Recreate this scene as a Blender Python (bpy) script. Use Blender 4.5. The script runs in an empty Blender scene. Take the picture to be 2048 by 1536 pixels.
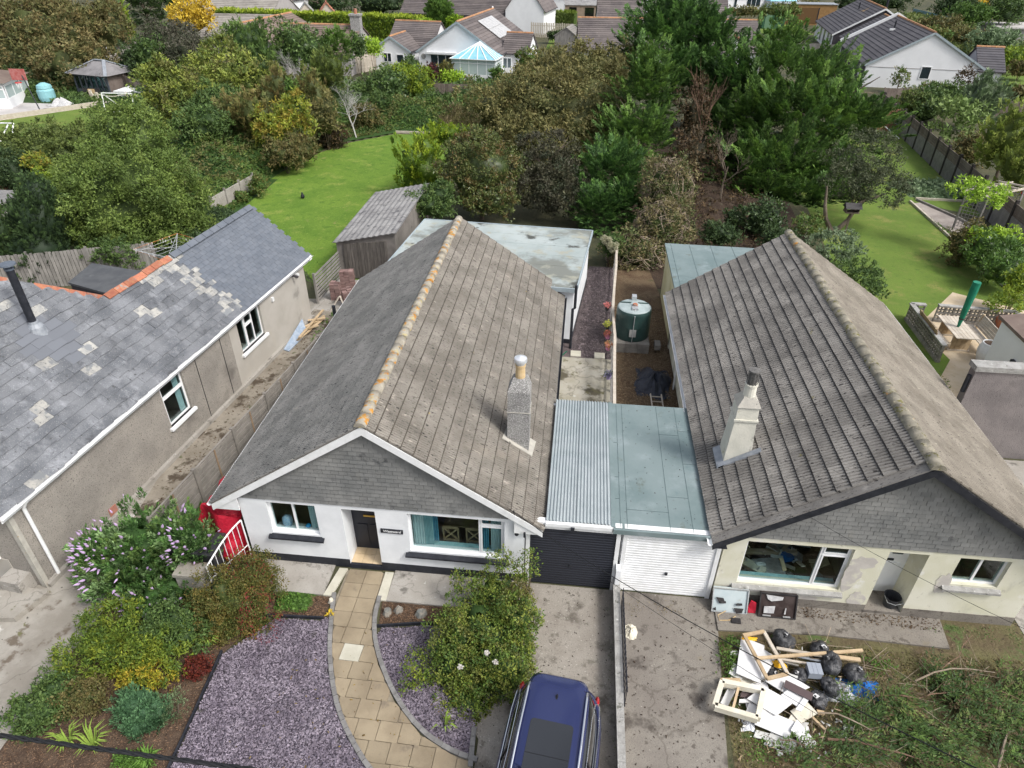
import bpy,math,random
import numpy as np
from mathutils import Matrix,Vector
from mathutils.geometry import tessellate_polygon
R=math.radians
S=bpy.context.scene
COL=S.collection
F_PX,PITCH,YAW,ROLL,HCAM=1347.55,34.06,-5.66,0.526,13.851
_a,_b,_c=R(PITCH),R(YAW),R(ROLL)
FW=np.array([math.sin(_b)*math.cos(_a),math.cos(_b)*math.cos(_a),-math.sin(_a)])
_r=np.array([math.cos(_b),-math.sin(_b),0.0]);_u=np.cross(_r,FW)
RT=_r*math.cos(_c)+_u*math.sin(_c);UP=-_r*math.sin(_c)+_u*math.cos(_c)
cam=bpy.data.cameras.new('camera');cam_o=bpy.data.objects.new('camera',cam);COL.objects.link(cam_o)
cam_o.matrix_world=Matrix(((RT[0],UP[0],-FW[0],0),(RT[1],UP[1],-FW[1],0),(RT[2],UP[2],-FW[2],HCAM),(0,0,0,1)))
cam.sensor_width=36;cam.lens=36*F_PX/2048;cam.clip_start=.1;cam.clip_end=2000
S.camera=cam_o
W=bpy.data.worlds.new('World');S.world=W;W.use_nodes=True
nt=W.node_tree;bg=nt.nodes['Background']
sky=nt.nodes.new('ShaderNodeTexSky');sky.sky_type='NISHITA';sky.sun_disc=False
SUN_EL,SUN_AZ=50,118
sky.sun_elevation=R(SUN_EL);sky.sun_rotation=R(SUN_AZ);sky.air_density=1.0;sky.dust_density=4.0;sky.ozone_density=1.0
hs=nt.nodes.new('ShaderNodeHueSaturation');hs.inputs['Saturation'].default_value=.42
tcn=nt.nodes.new('ShaderNodeTexCoord');nz=nt.nodes.new('ShaderNodeTexNoise');nz.inputs['Scale'].default_value=3.4;nz.inputs['Detail'].default_value=6
rp=nt.nodes.new('ShaderNodeMapRange');rp.inputs[1].default_value=.35;rp.inputs[2].default_value=.7;rp.inputs[3].default_value=.62;rp.inputs[4].default_value=1.5
mlt=nt.nodes.new('ShaderNodeMix');mlt.data_type='RGBA';mlt.blend_type='MULTIPLY';mlt.inputs[0].default_value=1
nt.links.new(tcn.outputs['Generated'],nz.inputs['Vector']);nt.links.new(nz.outputs['Fac'],rp.inputs[0])
nt.links.new(sky.outputs[0],hs.inputs['Color']);nt.links.new(hs.outputs[0],mlt.inputs[6]);nt.links.new(rp.outputs[0],mlt.inputs[7])
nt.links.new(mlt.outputs[2],bg.inputs['Color']);bg.inputs['Strength'].default_value=0.135
sl=bpy.data.lights.new('sun','SUN');sl.energy=1.65;sl.angle=R(13);sl.color=(1,.965,.91)
so=bpy.data.objects.new('sun',sl);COL.objects.link(so)
_d=Vector((math.sin(R(SUN_AZ))*math.cos(R(SUN_EL)),math.cos(R(SUN_AZ))*math.cos(R(SUN_EL)),math.sin(R(SUN_EL))))
so.rotation_euler=_d.to_track_quat('Z','Y').to_euler()
S.view_settings.view_transform='Standard';S.view_settings.look='None';S.view_settings.gamma=1
S.view_settings.exposure=0.72
S.render.engine='CYCLES'
try:
 S.cycles.use_denoising=True;S.cycles.max_bounces=6;S.cycles.transparent_max_bounces=8
 S.cycles.diffuse_bounces=3;S.cycles.glossy_bounces=3;S.cycles.transmission_bounces=4
 S.cycles.caustics_reflective=False;S.cycles.caustics_refractive=False
except Exception:pass
def ray(px,py):return FW+RT*(px-1024)/F_PX-UP*(py-768)/F_PX
def G(px,py,z=0.0):
 d=ray(px,py);t=(z-HCAM)/d[2];return(float(t*d[0]),float(t*d[1]),float(z))
def PY(px,py,y):
 d=ray(px,py);t=y/d[1];return(float(t*d[0]),float(y),float(HCAM+t*d[2]))
def DEP(y,px=1024,py=500):
 d=ray(px,py);return y/d[1]
rng=np.random.default_rng(7);random.seed(7)
WM={}
ID=Matrix.Identity(4)
def tag(o,label=None,cat=None,group=None,kind=None):
 if label:o['label']=label
 if cat:o['category']=cat
 if group:o['group']=group
 if kind:o['kind']=kind
 return o
def thing(name,label,cat,loc=(0,0,0),rz=0.0,group=None):
 o=bpy.data.objects.new(name,None);COL.objects.link(o);o.empty_display_size=.2
 m=Matrix.Translation(loc)@Matrix.Rotation(rz,4,'Z');o.matrix_basis=m;WM[o.name]=m
 return tag(o,label,cat,group)
def link_mesh(name,me,parent=None,M=ID):
 o=bpy.data.objects.new(name,me);COL.objects.link(o)
 if parent is not None:
  o.parent=parent;o.matrix_basis=WM[parent.name].inverted()@M
 else:o.matrix_basis=M
 WM[o.name]=M
 return o
class MB:
 def __init__(s):s.v=[];s.f=[];s.mi=[]
 def add(s,vs,fs,mi=0,T=None):
  b=len(s.v)
  if T is not None:vs=[T@Vector(p)for p in vs]
  s.v+=[tuple(p)for p in vs];s.f+=[tuple(i+b for i in f)for f in fs];s.mi+=[mi]*len(fs);return s
 def box(s,x0,x1,y0,y1,z0,z1,mi=0,T=None):
  return s.add([(x0,y0,z0),(x1,y0,z0),(x1,y1,z0),(x0,y1,z0),(x0,y0,z1),(x1,y0,z1),(x1,y1,z1),(x0,y1,z1)],[(0,3,2,1),(4,5,6,7),(0,1,5,4),(1,2,6,5),(2,3,7,6),(3,0,4,7)],mi,T)
 def beam(s,p,q,w,h,mi=0,up=(0,0,1),T=None):
  p,q=Vector(p),Vector(q);d=(q-p).normalized();sd=d.cross(Vector(up))
  if sd.length<1e-4:sd=d.cross(Vector((1,0,0)))
  sd.normalize();u=sd.cross(d);a,b=sd*w/2,u*h/2
  return s.add([p-a-b,p+a-b,p+a+b,p-a+b,q-a-b,q+a-b,q+a+b,q-a+b],[(0,1,2,3),(7,6,5,4),(4,5,1,0),(5,6,2,1),(6,7,3,2),(7,4,0,3)],mi,T)
 def tube(s,pts,r,n=8,mi=0,caps=True,T=None):
  pts=[Vector(p)for p in pts];rr=r if isinstance(r,(list,tuple))else[r]*len(pts)
  vs=[];fs=[];prev=None
  for i,p in enumerate(pts):
   d=(pts[min(i+1,len(pts)-1)]-pts[max(i-1,0)]).normalized()
   if prev is None:
    a=d.cross(Vector((0,0,1)))
    if a.length<.05:a=d.cross(Vector((1,0,0)))
   else:a=prev-d*prev.dot(d)
   a.normalize();prev=a;b=d.cross(a)
   for k in range(n):
    t=2*math.pi*k/n;vs.append(p+(a*math.cos(t)+b*math.sin(t))*rr[i])
  for i in range(len(pts)-1):
   for k in range(n):
    k2=(k+1)%n;fs.append((i*n+k,i*n+k2,(i+1)*n+k2,(i+1)*n+k))
  if caps:fs.append(tuple(range(n))[::-1]);fs.append(tuple((len(pts)-1)*n+k for k in range(n)))
  return s.add(vs,fs,mi,T)
 def lathe(s,prof,c,n=16,mi=0,T=None,cap=True):
  vs=[];fs=[]
  for r,z in prof:
   for k in range(n):
    t=2*math.pi*k/n;vs.append((c[0]+r*math.cos(t),c[1]+r*math.sin(t),c[2]+z))
  for i in range(len(prof)-1):
   for k in range(n):
    k2=(k+1)%n;fs.append((i*n+k,i*n+k2,(i+1)*n+k2,(i+1)*n+k))
  if cap:fs.append(tuple(range(n))[::-1]);fs.append(tuple((len(prof)-1)*n+k for k in range(n)))
  return s.add(vs,fs,mi,T)
 def ext(s,poly,vec,mi=0,T=None):
  n=len(poly);v=Vector(vec);p=[Vector(q)for q in poly]
  vs=p+[q+v for q in p];tri=tessellate_polygon([p])
  fs=[tuple(t)for t in tri]+[tuple(i+n for i in t[::-1])for t in tri]+[(i,(i+1)%n,(i+1)%n+n,i+n)for i in range(n)]
  return s.add(vs,fs,mi,T)
 def build(s,name,mats,parent=None,M=None,smooth=False,raw=False):
  me=bpy.data.meshes.new(name)
  PM=WM[parent.name]if parent is not None else(M or ID)
  vs=s.v
  if not raw and PM!=ID:
   inv=PM.inverted();vs=[inv@Vector(p)for p in vs]
  me.from_pydata([tuple(p)for p in vs],[],s.f)
  if not isinstance(mats,(list,tuple)):mats=[mats]
  for m in mats:me.materials.append(m)
  if len(mats)>1:me.polygons.foreach_set('material_index',s.mi)
  if smooth:me.polygons.foreach_set('use_smooth',[True]*len(me.polygons))
  bm_fix(me)
  o=bpy.data.objects.new(name,me);COL.objects.link(o)
  if parent is not None:o.parent=parent;WM[o.name]=PM
  else:o.matrix_basis=PM;WM[o.name]=PM
  return o
import bmesh
def bm_fix(me):
 if len(me.polygons)>60000:return
 b=bmesh.new();b.from_mesh(me);bmesh.ops.recalc_face_normals(b,faces=b.faces);b.to_mesh(me);b.free()
def sheet(name,poly,z,m,kind='structure',holes=None,sub=None):
 p=[Vector((a[0],a[1],z))for a in poly];tri=tessellate_polygon([p])
 me=bpy.data.meshes.new(name);me.from_pydata([tuple(q)for q in p],[],[tuple(t)for t in tri]);me.materials.append(m)
 b=bmesh.new();b.from_mesh(me)
 for f in b.faces:
  f.normal_update()
  if f.normal.z<0:f.normal_flip()
 b.to_mesh(me);b.free()
 o=bpy.data.objects.new(name,me);COL.objects.link(o);WM[o.name]=ID;o['kind']=kind
 return o
def np_mesh(name,V,F,mats,col=None,mi=None,parent=None,M=ID):
 me=bpy.data.meshes.new(name);nv,nf=len(V),len(F);k=F.shape[1]
 me.vertices.add(nv);me.vertices.foreach_set('co',np.asarray(V,np.float32).ravel())
 me.loops.add(nf*k);me.loops.foreach_set('vertex_index',np.asarray(F,np.int32).ravel())
 me.polygons.add(nf);me.polygons.foreach_set('loop_start',np.arange(0,nf*k,k,dtype=np.int32))
 try:me.polygons.foreach_set('loop_total',np.full(nf,k,np.int32))
 except Exception:pass
 for m in(mats if isinstance(mats,(list,tuple))else[mats]):me.materials.append(m)
 if mi is not None:me.polygons.foreach_set('material_index',np.asarray(mi,np.int32))
 if col is not None:
  at=me.color_attributes.new('Col','FLOAT_COLOR','POINT')
  c4=np.ones((nv,4),np.float32);c4[:,:3]=col;at.data.foreach_set('color',c4.ravel())
 me.update(calc_edges=True)
 return me
def _n(nt,t,**kw):
 n=nt.nodes.new(t)
 for k,v in kw.items():n.inputs[k].default_value=v
 return n
def mat(name,c1,c2=None,sc=2.0,rough=.85,bump=0.0,bsc=40.0,var=0.0,spec=.25,metal=0.0,spots=(),stretch=(1,1,1),det=8,coat=0.0,lo=.35,hi=.65,local=False,rot=0.0,crack=0.0):
 m=bpy.data.materials.new(name);m.use_nodes=True;nt=m.node_tree;L=nt.links
 b=nt.nodes['Principled BSDF'];b.inputs['Roughness'].default_value=rough;b.inputs['Metallic'].default_value=metal
 b.inputs['Specular IOR Level'].default_value=spec
 if coat:b.inputs['Coat Weight'].default_value=coat;b.inputs['Coat Roughness'].default_value=.03
 if local:src=nt.nodes.new('ShaderNodeTexCoord').outputs['Object']
 else:src=nt.nodes.new('ShaderNodeNewGeometry').outputs['Position']
 if rot:
  mr=nt.nodes.new('ShaderNodeMapping');mr.inputs['Rotation'].default_value=(0,0,rot);L.new(src,mr.inputs[0]);src=mr.outputs[0]
 def noise(scale,st=(1,1,1),detail=det,off=0.0):
  mp=nt.nodes.new('ShaderNodeMapping');mp.inputs['Scale'].default_value=st;mp.inputs['Location'].default_value=(off,off*.7,off*.3)
  L.new(src,mp.inputs[0]);q=_n(nt,'ShaderNodeTexNoise',Scale=scale,Detail=detail);q.inputs['Roughness'].default_value=.62;L.new(mp.outputs[0],q.inputs['Vector']);return q.outputs['Fac']
 def ramp(fac,a,z):
  q=nt.nodes.new('ShaderNodeMapRange');q.interpolation_type='SMOOTHSTEP';q.inputs[1].default_value=a;q.inputs[2].default_value=z;L.new(fac,q.inputs[0]);return q.outputs[0]
 def mix(fac,A,B,bt='MIX'):
  q=nt.nodes.new('ShaderNodeMix');q.data_type='RGBA';q.blend_type=bt
  if isinstance(fac,float):q.inputs[0].default_value=fac
  else:L.new(fac,q.inputs[0])
  for s,x in((6,A),(7,B)):
   if isinstance(x,tuple):q.inputs[s].default_value=(*x,1)
   else:L.new(x,q.inputs[s])
  return q.outputs[2]
 cur=tuple(c1)
 if c2 is not None:cur=mix(ramp(noise(sc,stretch),lo,hi),tuple(c1),tuple(c2))
 for i,sp in enumerate(spots):
  col,s_,a,z=sp[:4];st=sp[4]if len(sp)>4 else(1,1,1)
  cur=mix(ramp(noise(s_,st,5,3.1*i+7),a,z),cur,tuple(col))
 if crack:
  vo=nt.nodes.new('ShaderNodeTexVoronoi');vo.feature='DISTANCE_TO_EDGE';vo.inputs['Scale'].default_value=crack
  wn=_n(nt,'ShaderNodeTexNoise',Scale=1.6,Detail=6);L.new(src,wn.inputs['Vector']);va=nt.nodes.new('ShaderNodeVectorMath');va.operation='MULTIPLY_ADD';va.inputs[1].default_value=(1.3,1.3,0)
  L.new(wn.outputs['Color'],va.inputs[0]);L.new(src,va.inputs[2]);L.new(va.outputs[0],vo.inputs['Vector'])
  q_=nt.nodes.new('ShaderNodeMapRange');q_.inputs[1].default_value=0;q_.inputs[2].default_value=.012;q_.inputs[3].default_value=.42;q_.inputs[4].default_value=0;L.new(vo.outputs['Distance'],q_.inputs[0]);cur=mix(q_.outputs[0],cur,(.06,.05,.04))
 if var:
  oi=nt.nodes.new('ShaderNodeObjectInfo');ge=nt.nodes.new('ShaderNodeNewGeometry')
  ad=nt.nodes.new('ShaderNodeMath');ad.operation='ADD';L.new(oi.outputs['Random'],ad.inputs[0]);L.new(ge.outputs['Random Per Island'],ad.inputs[1])
  fr=nt.nodes.new('ShaderNodeMath');fr.operation='FRACT';L.new(ad.outputs[0],fr.inputs[0])
  mr=nt.nodes.new('ShaderNodeMapRange');mr.inputs[3].default_value=1-var;mr.inputs[4].default_value=1+var;L.new(fr.outputs[0],mr.inputs[0])
  cur=mix(1.0,cur,mr.outputs[0],'MULTIPLY')
 if isinstance(cur,tuple):b.inputs['Base Color'].default_value=(*cur,1)
 else:L.new(cur,b.inputs['Base Color'])
 if bump:
  bp=nt.nodes.new('ShaderNodeBump');bp.inputs['Strength'].default_value=1;bp.inputs['Distance'].default_value=bump
  L.new(noise(bsc,(1,1,1),4,1.7),bp.inputs['Height']);L.new(bp.outputs[0],b.inputs['Normal'])
 return m
def leafmat(name,trans=.25,rough=.6):
 m=bpy.data.materials.new(name);m.use_nodes=True;nt=m.node_tree;L=nt.links
 b=nt.nodes['Principled BSDF'];b.inputs['Roughness'].default_value=rough;b.inputs['Specular IOR Level'].default_value=.3
 at=nt.nodes.new('ShaderNodeVertexColor');at.layer_name='Col'
 L.new(at.outputs[0],b.inputs['Base Color'])
 tr=nt.nodes.new('ShaderNodeBsdfTranslucent');L.new(at.outputs[0],tr.inputs[0])
 mx=nt.nodes.new('ShaderNodeMixShader');mx.inputs[0].default_value=trans
 out=nt.nodes['Material Output'];L.new(b.outputs[0],mx.inputs[1]);L.new(tr.outputs[0],mx.inputs[2]);L.new(mx.outputs[0],out.inputs[0])
 return m
def glassmat(name,tint=(.8,.88,.88),rough=.02,refl=1.0):
 m=bpy.data.materials.new(name);m.use_nodes=True;nt=m.node_tree;L=nt.links
 nt.nodes.remove(nt.nodes['Principled BSDF'])
 t=_n(nt,'ShaderNodeBsdfTransparent');t.inputs[0].default_value=(*tint,1)
 g=_n(nt,'ShaderNodeBsdfGlossy');g.inputs['Roughness'].default_value=rough
 fr=nt.nodes.new('ShaderNodeLayerWeight');pw=nt.nodes.new('ShaderNodeMath');pw.operation='POWER';pw.inputs[1].default_value=3.2;mu=nt.nodes.new('ShaderNodeMath');mu.operation='MULTIPLY_ADD';mu.inputs[1].default_value=.55*refl;mu.inputs[2].default_value=.035
 mx=nt.nodes.new('ShaderNodeMixShader');L.new(fr.outputs['Facing'],pw.inputs[0]);L.new(pw.outputs[0],mu.inputs[0]);L.new(mu.outputs[0],mx.inputs[0])
 L.new(t.outputs[0],mx.inputs[1]);L.new(g.outputs[0],mx.inputs[2]);L.new(mx.outputs[0],nt.nodes['Material Output'].inputs[0])
 return m
m_render=mat('white_render',(.78,.80,.82),(.70,.72,.74),1.5,bump=.004,bsc=60,spots=[((.55,.56,.55),2.5,.66,.9)])
m_cream=mat('cream_render',(.62,.605,.47),(.69,.675,.57),1.2,bump=.006,bsc=40,spots=[((.40,.385,.32),1.3,.58,.80,(1,1,.5)),((.42,.40,.33),6,.60,.75,(1,1,.6)),((.74,.73,.68),1.7,.60,.72)])
m_black=mat('black_paint',(.018,.02,.026),(.03,.032,.04),6,rough=.5,spots=[((.09,.09,.09),12,.72,.85)])
m_white=mat('white_paint',(.80,.81,.82),(.72,.73,.73),5,rough=.45)
m_upvc=mat('white_plastic',(.82,.83,.84),rough=.3,spec=.4)
m_door=mat('dark_door',(.022,.024,.032),rough=.35)
m_grey_trim=mat('grey_edge',(.30,.36,.39),(.36,.42,.45),4,rough=.6)
m_tileR=mat('old_concrete_tile_warm',(.180,.164,.142),(.265,.245,.215),1.1,bump=.012,bsc=55,var=.09,spots=[((.040,.037,.035),16,.60,.66,(.4,1.6,.4)),((.10,.09,.075),34,.58,.64,(.35,1.3,.35)),((.27,.24,.20),.8,.55,.8),((.42,.38,.33),7,.60,.75,(.4,1,.4)),((.34,.25,.09),3.2,.70,.80)])
m_tileL=mat('old_concrete_tile_grey',(.18,.18,.172),(.255,.25,.238),1.1,bump=.012,bsc=55,var=.10,spots=[((.030,.030,.032),16,.60,.66,(.4,1.6,.4)),((.09,.09,.09),34,.58,.64,(.35,1.3,.35)),((.30,.29,.26),6,.60,.75,(.4,1,.4))])
m_tileC=mat('weathered_ribbed_tile',(.180,.170,.158),(.280,.265,.245),.9,bump=.012,bsc=55,var=.13,spots=[((.030,.028,.028),16,.60,.66,(.4,1.6,.4)),((.09,.083,.078),34,.58,.64,(.35,1.3,.35)),((.36,.34,.31),6,.60,.75,(.4,1,.4)),((.19,.17,.07),2.2,.68,.78)])
m_tileCR=mat('lichen_ribbed_tile',(.205,.182,.150),(.285,.257,.215),.9,bump=.010,bsc=55,var=.08,spots=[((.06,.052,.045),16,.61,.67,(.4,1.6,.4)),((.15,.13,.105),34,.58,.64,(.35,1.3,.35)),((.40,.37,.30),6,.60,.75)])
for _n_,_c in(('old_concrete_tile_warm',(.055,.047,.039)),('old_concrete_tile_grey',(.038,.038,.038)),('weathered_ribbed_tile',(.045,.042,.040)),('lichen_ribbed_tile',(.055,.047,.037))):mat(_n_+'_shade_grime',_c,tuple(v*1.7 for v in _c),6)  # darker tones: shade between courses painted in along with dirt
m_ridge=mat('lichened_ridge_tile',(.27,.245,.20),(.38,.35,.29),4,bump=.015,bsc=40,var=.05,spots=[((.46,.22,.045),4.5,.54,.61),((.40,.34,.18),9,.56,.64),((.10,.10,.07),9,.64,.7)])
m_ridgeC=mat('mossy_ridge_tile',(.20,.185,.145),(.30,.275,.22),4,bump=.02,bsc=30,var=.05,spots=[((.14,.13,.045),6,.55,.64),((.44,.22,.05),2.6,.62,.70),((.42,.38,.27),8,.6,.68)])
m_gslate=mat('hung_slate',(.160,.164,.162),(.220,.221,.214),1.3,rough=.75,bump=.006,bsc=60,var=.10,spots=[((.21,.205,.185),1.6,.58,.80),((.07,.072,.075),3,.60,.75),((.25,.245,.23),30,.64,.70)])
m_oldslate=mat('old_slate',(.105,.112,.125),(.175,.183,.198),1.3,rough=.65,bump=.014,bsc=30,var=.13,spots=[((.27,.28,.30),1.9,.52,.76),((.34,.35,.35),42,.58,.68),((.06,.063,.07),1.1,.57,.72),((.07,.072,.075),8,.60,.70)])
m_newslate=mat('smooth_new_slate',(.115,.13,.155),(.14,.155,.18),3,rough=.5,var=.07,spots=[((.17,.16,.14),3,.70,.8)])
m_patchslate=mat('clean_patch_slate',(.145,.155,.175),rough=.5,var=.06)
m_creamslate=mat('mortar_washed_slate',(.38,.37,.34),(.27,.27,.26),4,bump=.01,bsc=30,var=.14,spots=[((.13,.13,.13),14,.57,.66),((.19,.20,.21),3.4,.50,.60)])
m_redridge=mat('red_clay_ridge',(.32,.115,.075),(.40,.17,.10),6,bump=.02,bsc=18,var=.25,spots=[((.42,.25,.11),4,.58,.70),((.24,.23,.21),5,.56,.66)])
m_pebble=mat('pebbledash',(.36,.332,.295),(.275,.256,.23),.9,bump=.03,bsc=38,spots=[((.09,.08,.07),34,.57,.64),((.45,.41,.35),30,.60,.68),((.17,.155,.14),.5,.56,.75),((.42,.38,.33),1.1,.60,.85,(1,1,.5))])
m_smoothr=mat('smooth_cement_render',(.40,.375,.335),(.46,.435,.395),.8,bump=.004,bsc=40,spots=[((.44,.40,.33),1.4,.60,.85,(1,1,.5)),((.22,.21,.19),.8,.62,.85)])
m_conc=mat('weathered_concrete',(.30,.28,.25),(.37,.35,.32),1.1,bump=.010,bsc=22,spots=[((.15,.14,.125),2.2,.57,.70),((.47,.46,.43),5.5,.64,.70),((.17,.18,.09),1.0,.66,.78),((.20,.185,.165),30,.60,.68)],crack=.5)
m_path=mat('broken_concrete_path',(.235,.215,.185),(.34,.32,.285),.9,bump=.02,bsc=12,spots=[((.14,.115,.09),1.4,.56,.64),((.55,.54,.51),1.1,.63,.70),((.14,.135,.07),2.4,.64,.70),((.08,.07,.06),5,.66,.70)],crack=.45)
m_drive=mat('old_driveway',(.235,.21,.18),(.315,.29,.255),.7,bump=.008,bsc=40,spots=[((.12,.105,.088),1.1,.52,.66),((.17,.155,.13),4.5,.56,.66),((.13,.12,.105),34,.58,.66),((.46,.44,.39),26,.62,.68),((.17,.16,.07),.65,.66,.78)])
m_drive2=mat('tarmac_driveway',(.185,.165,.145),(.245,.225,.195),.7,bump=.008,bsc=40,spots=[((.09,.078,.068),1.1,.56,.66),((.12,.105,.09),5,.57,.66),((.42,.39,.35),22,.66,.71),((.12,.11,.10),40,.56,.64),((.22,.18,.09),.8,.66,.76)],crack=.28)
m_mulch=mat('bark_mulch',(.065,.042,.030),(.11,.075,.052),3,bump=.03,bsc=30,spots=[((.26,.18,.12),26,.60,.66),((.04,.028,.02),10,.58,.68)])
m_mulch2=mat('leaf_litter_soil',(.095,.06,.036),(.14,.10,.06),1.4,bump=.03,bsc=22,spots=[((.25,.19,.12),26,.60,.66),((.06,.07,.03),1.2,.6,.75),((.045,.03,.02),8,.6,.7)])
m_litter=mat('brown_needle_litter',(.036,.023,.016),(.056,.038,.026),1.2,bump=.03,bsc=18,spots=[((.18,.12,.08),14,.62,.68)])
m_gardensoil=mat('rough_garden_ground',(.10,.075,.045),(.13,.12,.055),.8,bump=.04,bsc=14,spots=[((.085,.12,.04),1.6,.55,.65),((.22,.17,.11),20,.62,.68),((.05,.035,.025),6,.6,.7)])
m_ground=mat('rough_ground',(.045,.05,.028),(.09,.085,.045),.35,bump=.05,bsc=8,spots=[((.12,.10,.06),1.5,.6,.72),((.035,.05,.02),3,.58,.7)])
m_lawn=mat('lawn_bright',(.100,.185,.022),(.140,.230,.030),.45,bump=.03,bsc=30,rough=.95,spots=[((.21,.26,.055),1.1,.52,.72),((.075,.155,.018),1.9,.52,.70),((.26,.22,.10),.9,.66,.76),((.075,.15,.018),9,.54,.66),((.215,.30,.06),6,.58,.70),((.065,.12,.018),30,.56,.68)])
m_lawn2=mat('lawn_mown',(.100,.160,.028),(.135,.195,.036),.35,bump=.02,bsc=30,rough=.95,spots=[((.20,.21,.06),.7,.50,.70),((.12,.20,.03),4,.55,.66),((.07,.125,.024),3.2,.58,.74),((.30,.25,.13),.9,.74,.82),((.065,.115,.02),24,.56,.68)])
m_slatechip=mat('purple_slate_chip',(.180,.152,.190),(.265,.230,.275),1.3,rough=.6,var=.30,spots=[((.30,.34,.36),14,.68,.72),((.11,.10,.10),2.5,.62,.72)])
m_chipbed=mat('dark_chip_bed',(.10,.085,.11),(.05,.04,.05),40,bump=.02,bsc=50)
m_alley=mat('dark_gravel',(.085,.068,.07),(.13,.105,.105),2.2,bump=.03,bsc=45,spots=[((.26,.23,.23),34,.6,.66),((.035,.03,.03),26,.6,.68),((.085,.09,.045),1.1,.66,.76)])
m_slab=mat('buff_paving_slab',(.235,.190,.130),(.315,.260,.180),1.2,bump=.006,bsc=50,var=.10,spots=[((.19,.155,.115),3.1,.58,.74),((.24,.20,.15),40,.58,.68)])
m_slabpale=mat('pale_paving_slab',(.46,.44,.36),(.52,.50,.42),3,bump=.005,bsc=50,var=.05,spots=[((.30,.29,.23),5,.62,.74)])
m_edge=mat('grey_edging_block',(.175,.17,.165),(.225,.22,.215),6,bump=.006,bsc=50,var=.12)
m_joint=mat('sandy_joint',(.20,.17,.125),(.29,.255,.20),6,bump=.01)
m_felt=mat('green_grey_felt',(.140,.190,.195),(.190,.240,.245),.6,bump=.002,bsc=160,spots=[((.24,.29,.30),1.2,.52,.74),((.12,.14,.12),2.2,.60,.74),((.13,.19,.20),.9,.64,.8),((.15,.21,.22),60,.60,.68)])
m_felt_seam=mat('felt_seam',(.09,.125,.13),(.13,.18,.185),9)
m_extroof=mat('weathered_flat_roof',(.29,.335,.33),(.39,.435,.43),.55,bump=.003,bsc=60,rough=.55,spots=[((.185,.195,.175),.42,.47,.60),((.33,.33,.27),1.1,.52,.66),((.075,.078,.07),.5,.60,.66),((.34,.335,.26),1.3,.60,.74),((.10,.105,.095),1.1,.68,.75),((.50,.55,.56),2.3,.64,.78)])
m_corr=mat('corrugated_sheet',(.29,.335,.35),(.36,.40,.415),1.1,rough=.45,spec=.4,spots=[((.62,.66,.67),24,.68,.72),((.30,.36,.38),1.6,.62,.74)])
m_wood_grey=mat('weathered_grey_wood',(.205,.195,.18),(.29,.275,.255),5,bump=.006,bsc=60,var=.16,stretch=(1,1,.3),spots=[((.12,.11,.10),6,.60,.72)])
m_fence_cap=mat('fence_board_buff_grey',(.20,.185,.165),(.255,.235,.21),3,var=.10,bump=.004,spots=[((.15,.14,.125),5,.6,.72)])
m_wood_dark=mat('dark_shed_wood',(.095,.085,.078),(.15,.135,.12),5,bump=.01,bsc=40,var=.22,stretch=(3,3,.4),spots=[((.28,.27,.25),22,.66,.70,(3,3,.3))])
m_wood_new=mat('fresh_timber',(.42,.31,.19),(.52,.40,.26),4,bump=.003,var=.14)
m_wood_pale=mat('pale_patio_timber',(.46,.40,.33),(.54,.49,.42),5,var=.10)
m_wood_warm=mat('warm_brown_board',(.22,.155,.10),(.30,.215,.14),3,var=.14,stretch=(1,1,.3))
m_bark=mat('bark',(.10,.078,.058),(.16,.13,.10),4,bump=.02,bsc=30,stretch=(1,1,.3))
m_twig=mat('bare_twig',(.22,.175,.13),(.32,.26,.20),4,var=.25)
m_deadwhite=mat('bleached_wood',(.34,.33,.31),(.44,.43,.41),4)
m_shedroof=mat('fibre_cement_roof',(.195,.19,.19),(.29,.285,.28),1.1,bump=.01,bsc=40,spots=[((.085,.085,.09),2.6,.56,.68),((.44,.43,.41),30,.62,.68),((.10,.10,.105),14,.6,.7)])
m_shedwall=mat('stained_shed_wall',(.16,.148,.135),(.22,.20,.185),2,bump=.006,spots=[((.09,.08,.075),1.6,.58,.72),((.52,.50,.46),17,.70,.74)])
m_leaf=leafmat('leaf');m_leafg=leafmat('glossy_leaf',.15,.38);m_petal=leafmat('petal',.3,.7)
m_glass=glassmat('window_glass');m_glassdark=glassmat('dark_glass',(.45,.5,.52))
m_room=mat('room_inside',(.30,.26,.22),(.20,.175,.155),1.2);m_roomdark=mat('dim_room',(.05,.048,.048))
m_roomlight=mat('pale_room_wall',(.34,.34,.33))
m_aqua=mat('aqua_curtain',(.30,.52,.56),(.42,.62,.65),6,stretch=(3,3,.2));m_teal=mat('teal_curtain',(.07,.25,.36),(.11,.33,.44),6)
m_blind=mat('pale_vertical_blind',(.46,.56,.58),(.56,.65,.66),7,stretch=(4,4,.2))
m_oak=mat('oak',(.30,.20,.105),(.38,.265,.15),5)
m_bagm=mat('black_bin_bag',(.036,.037,.041),(.060,.061,.066),5,rough=.42,spec=.5,bump=.05,bsc=9)
m_board=mat('white_board',(.72,.72,.73),(.62,.62,.62),2,rough=.45,var=.06,spots=[((.22,.21,.20),20,.68,.71),((.42,.39,.34),2.2,.58,.78)])
m_board_d=mat('dirty_white_board',(.62,.62,.60),(.50,.50,.48),2,rough=.5,spots=[((.06,.06,.06),22,.60,.64),((.42,.38,.30),3,.62,.8)])
m_chip=mat('chipboard_cream',(.62,.58,.47),(.68,.65,.56),4,var=.05,spots=[((.40,.34,.26),7,.64,.74)])
m_brownlam=mat('dark_brown_laminate',(.105,.078,.080),rough=.45)
m_blue=mat('blue_tarp',(.015,.12,.42),(.03,.19,.55),3,rough=.4,bump=.02,bsc=14)
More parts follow.
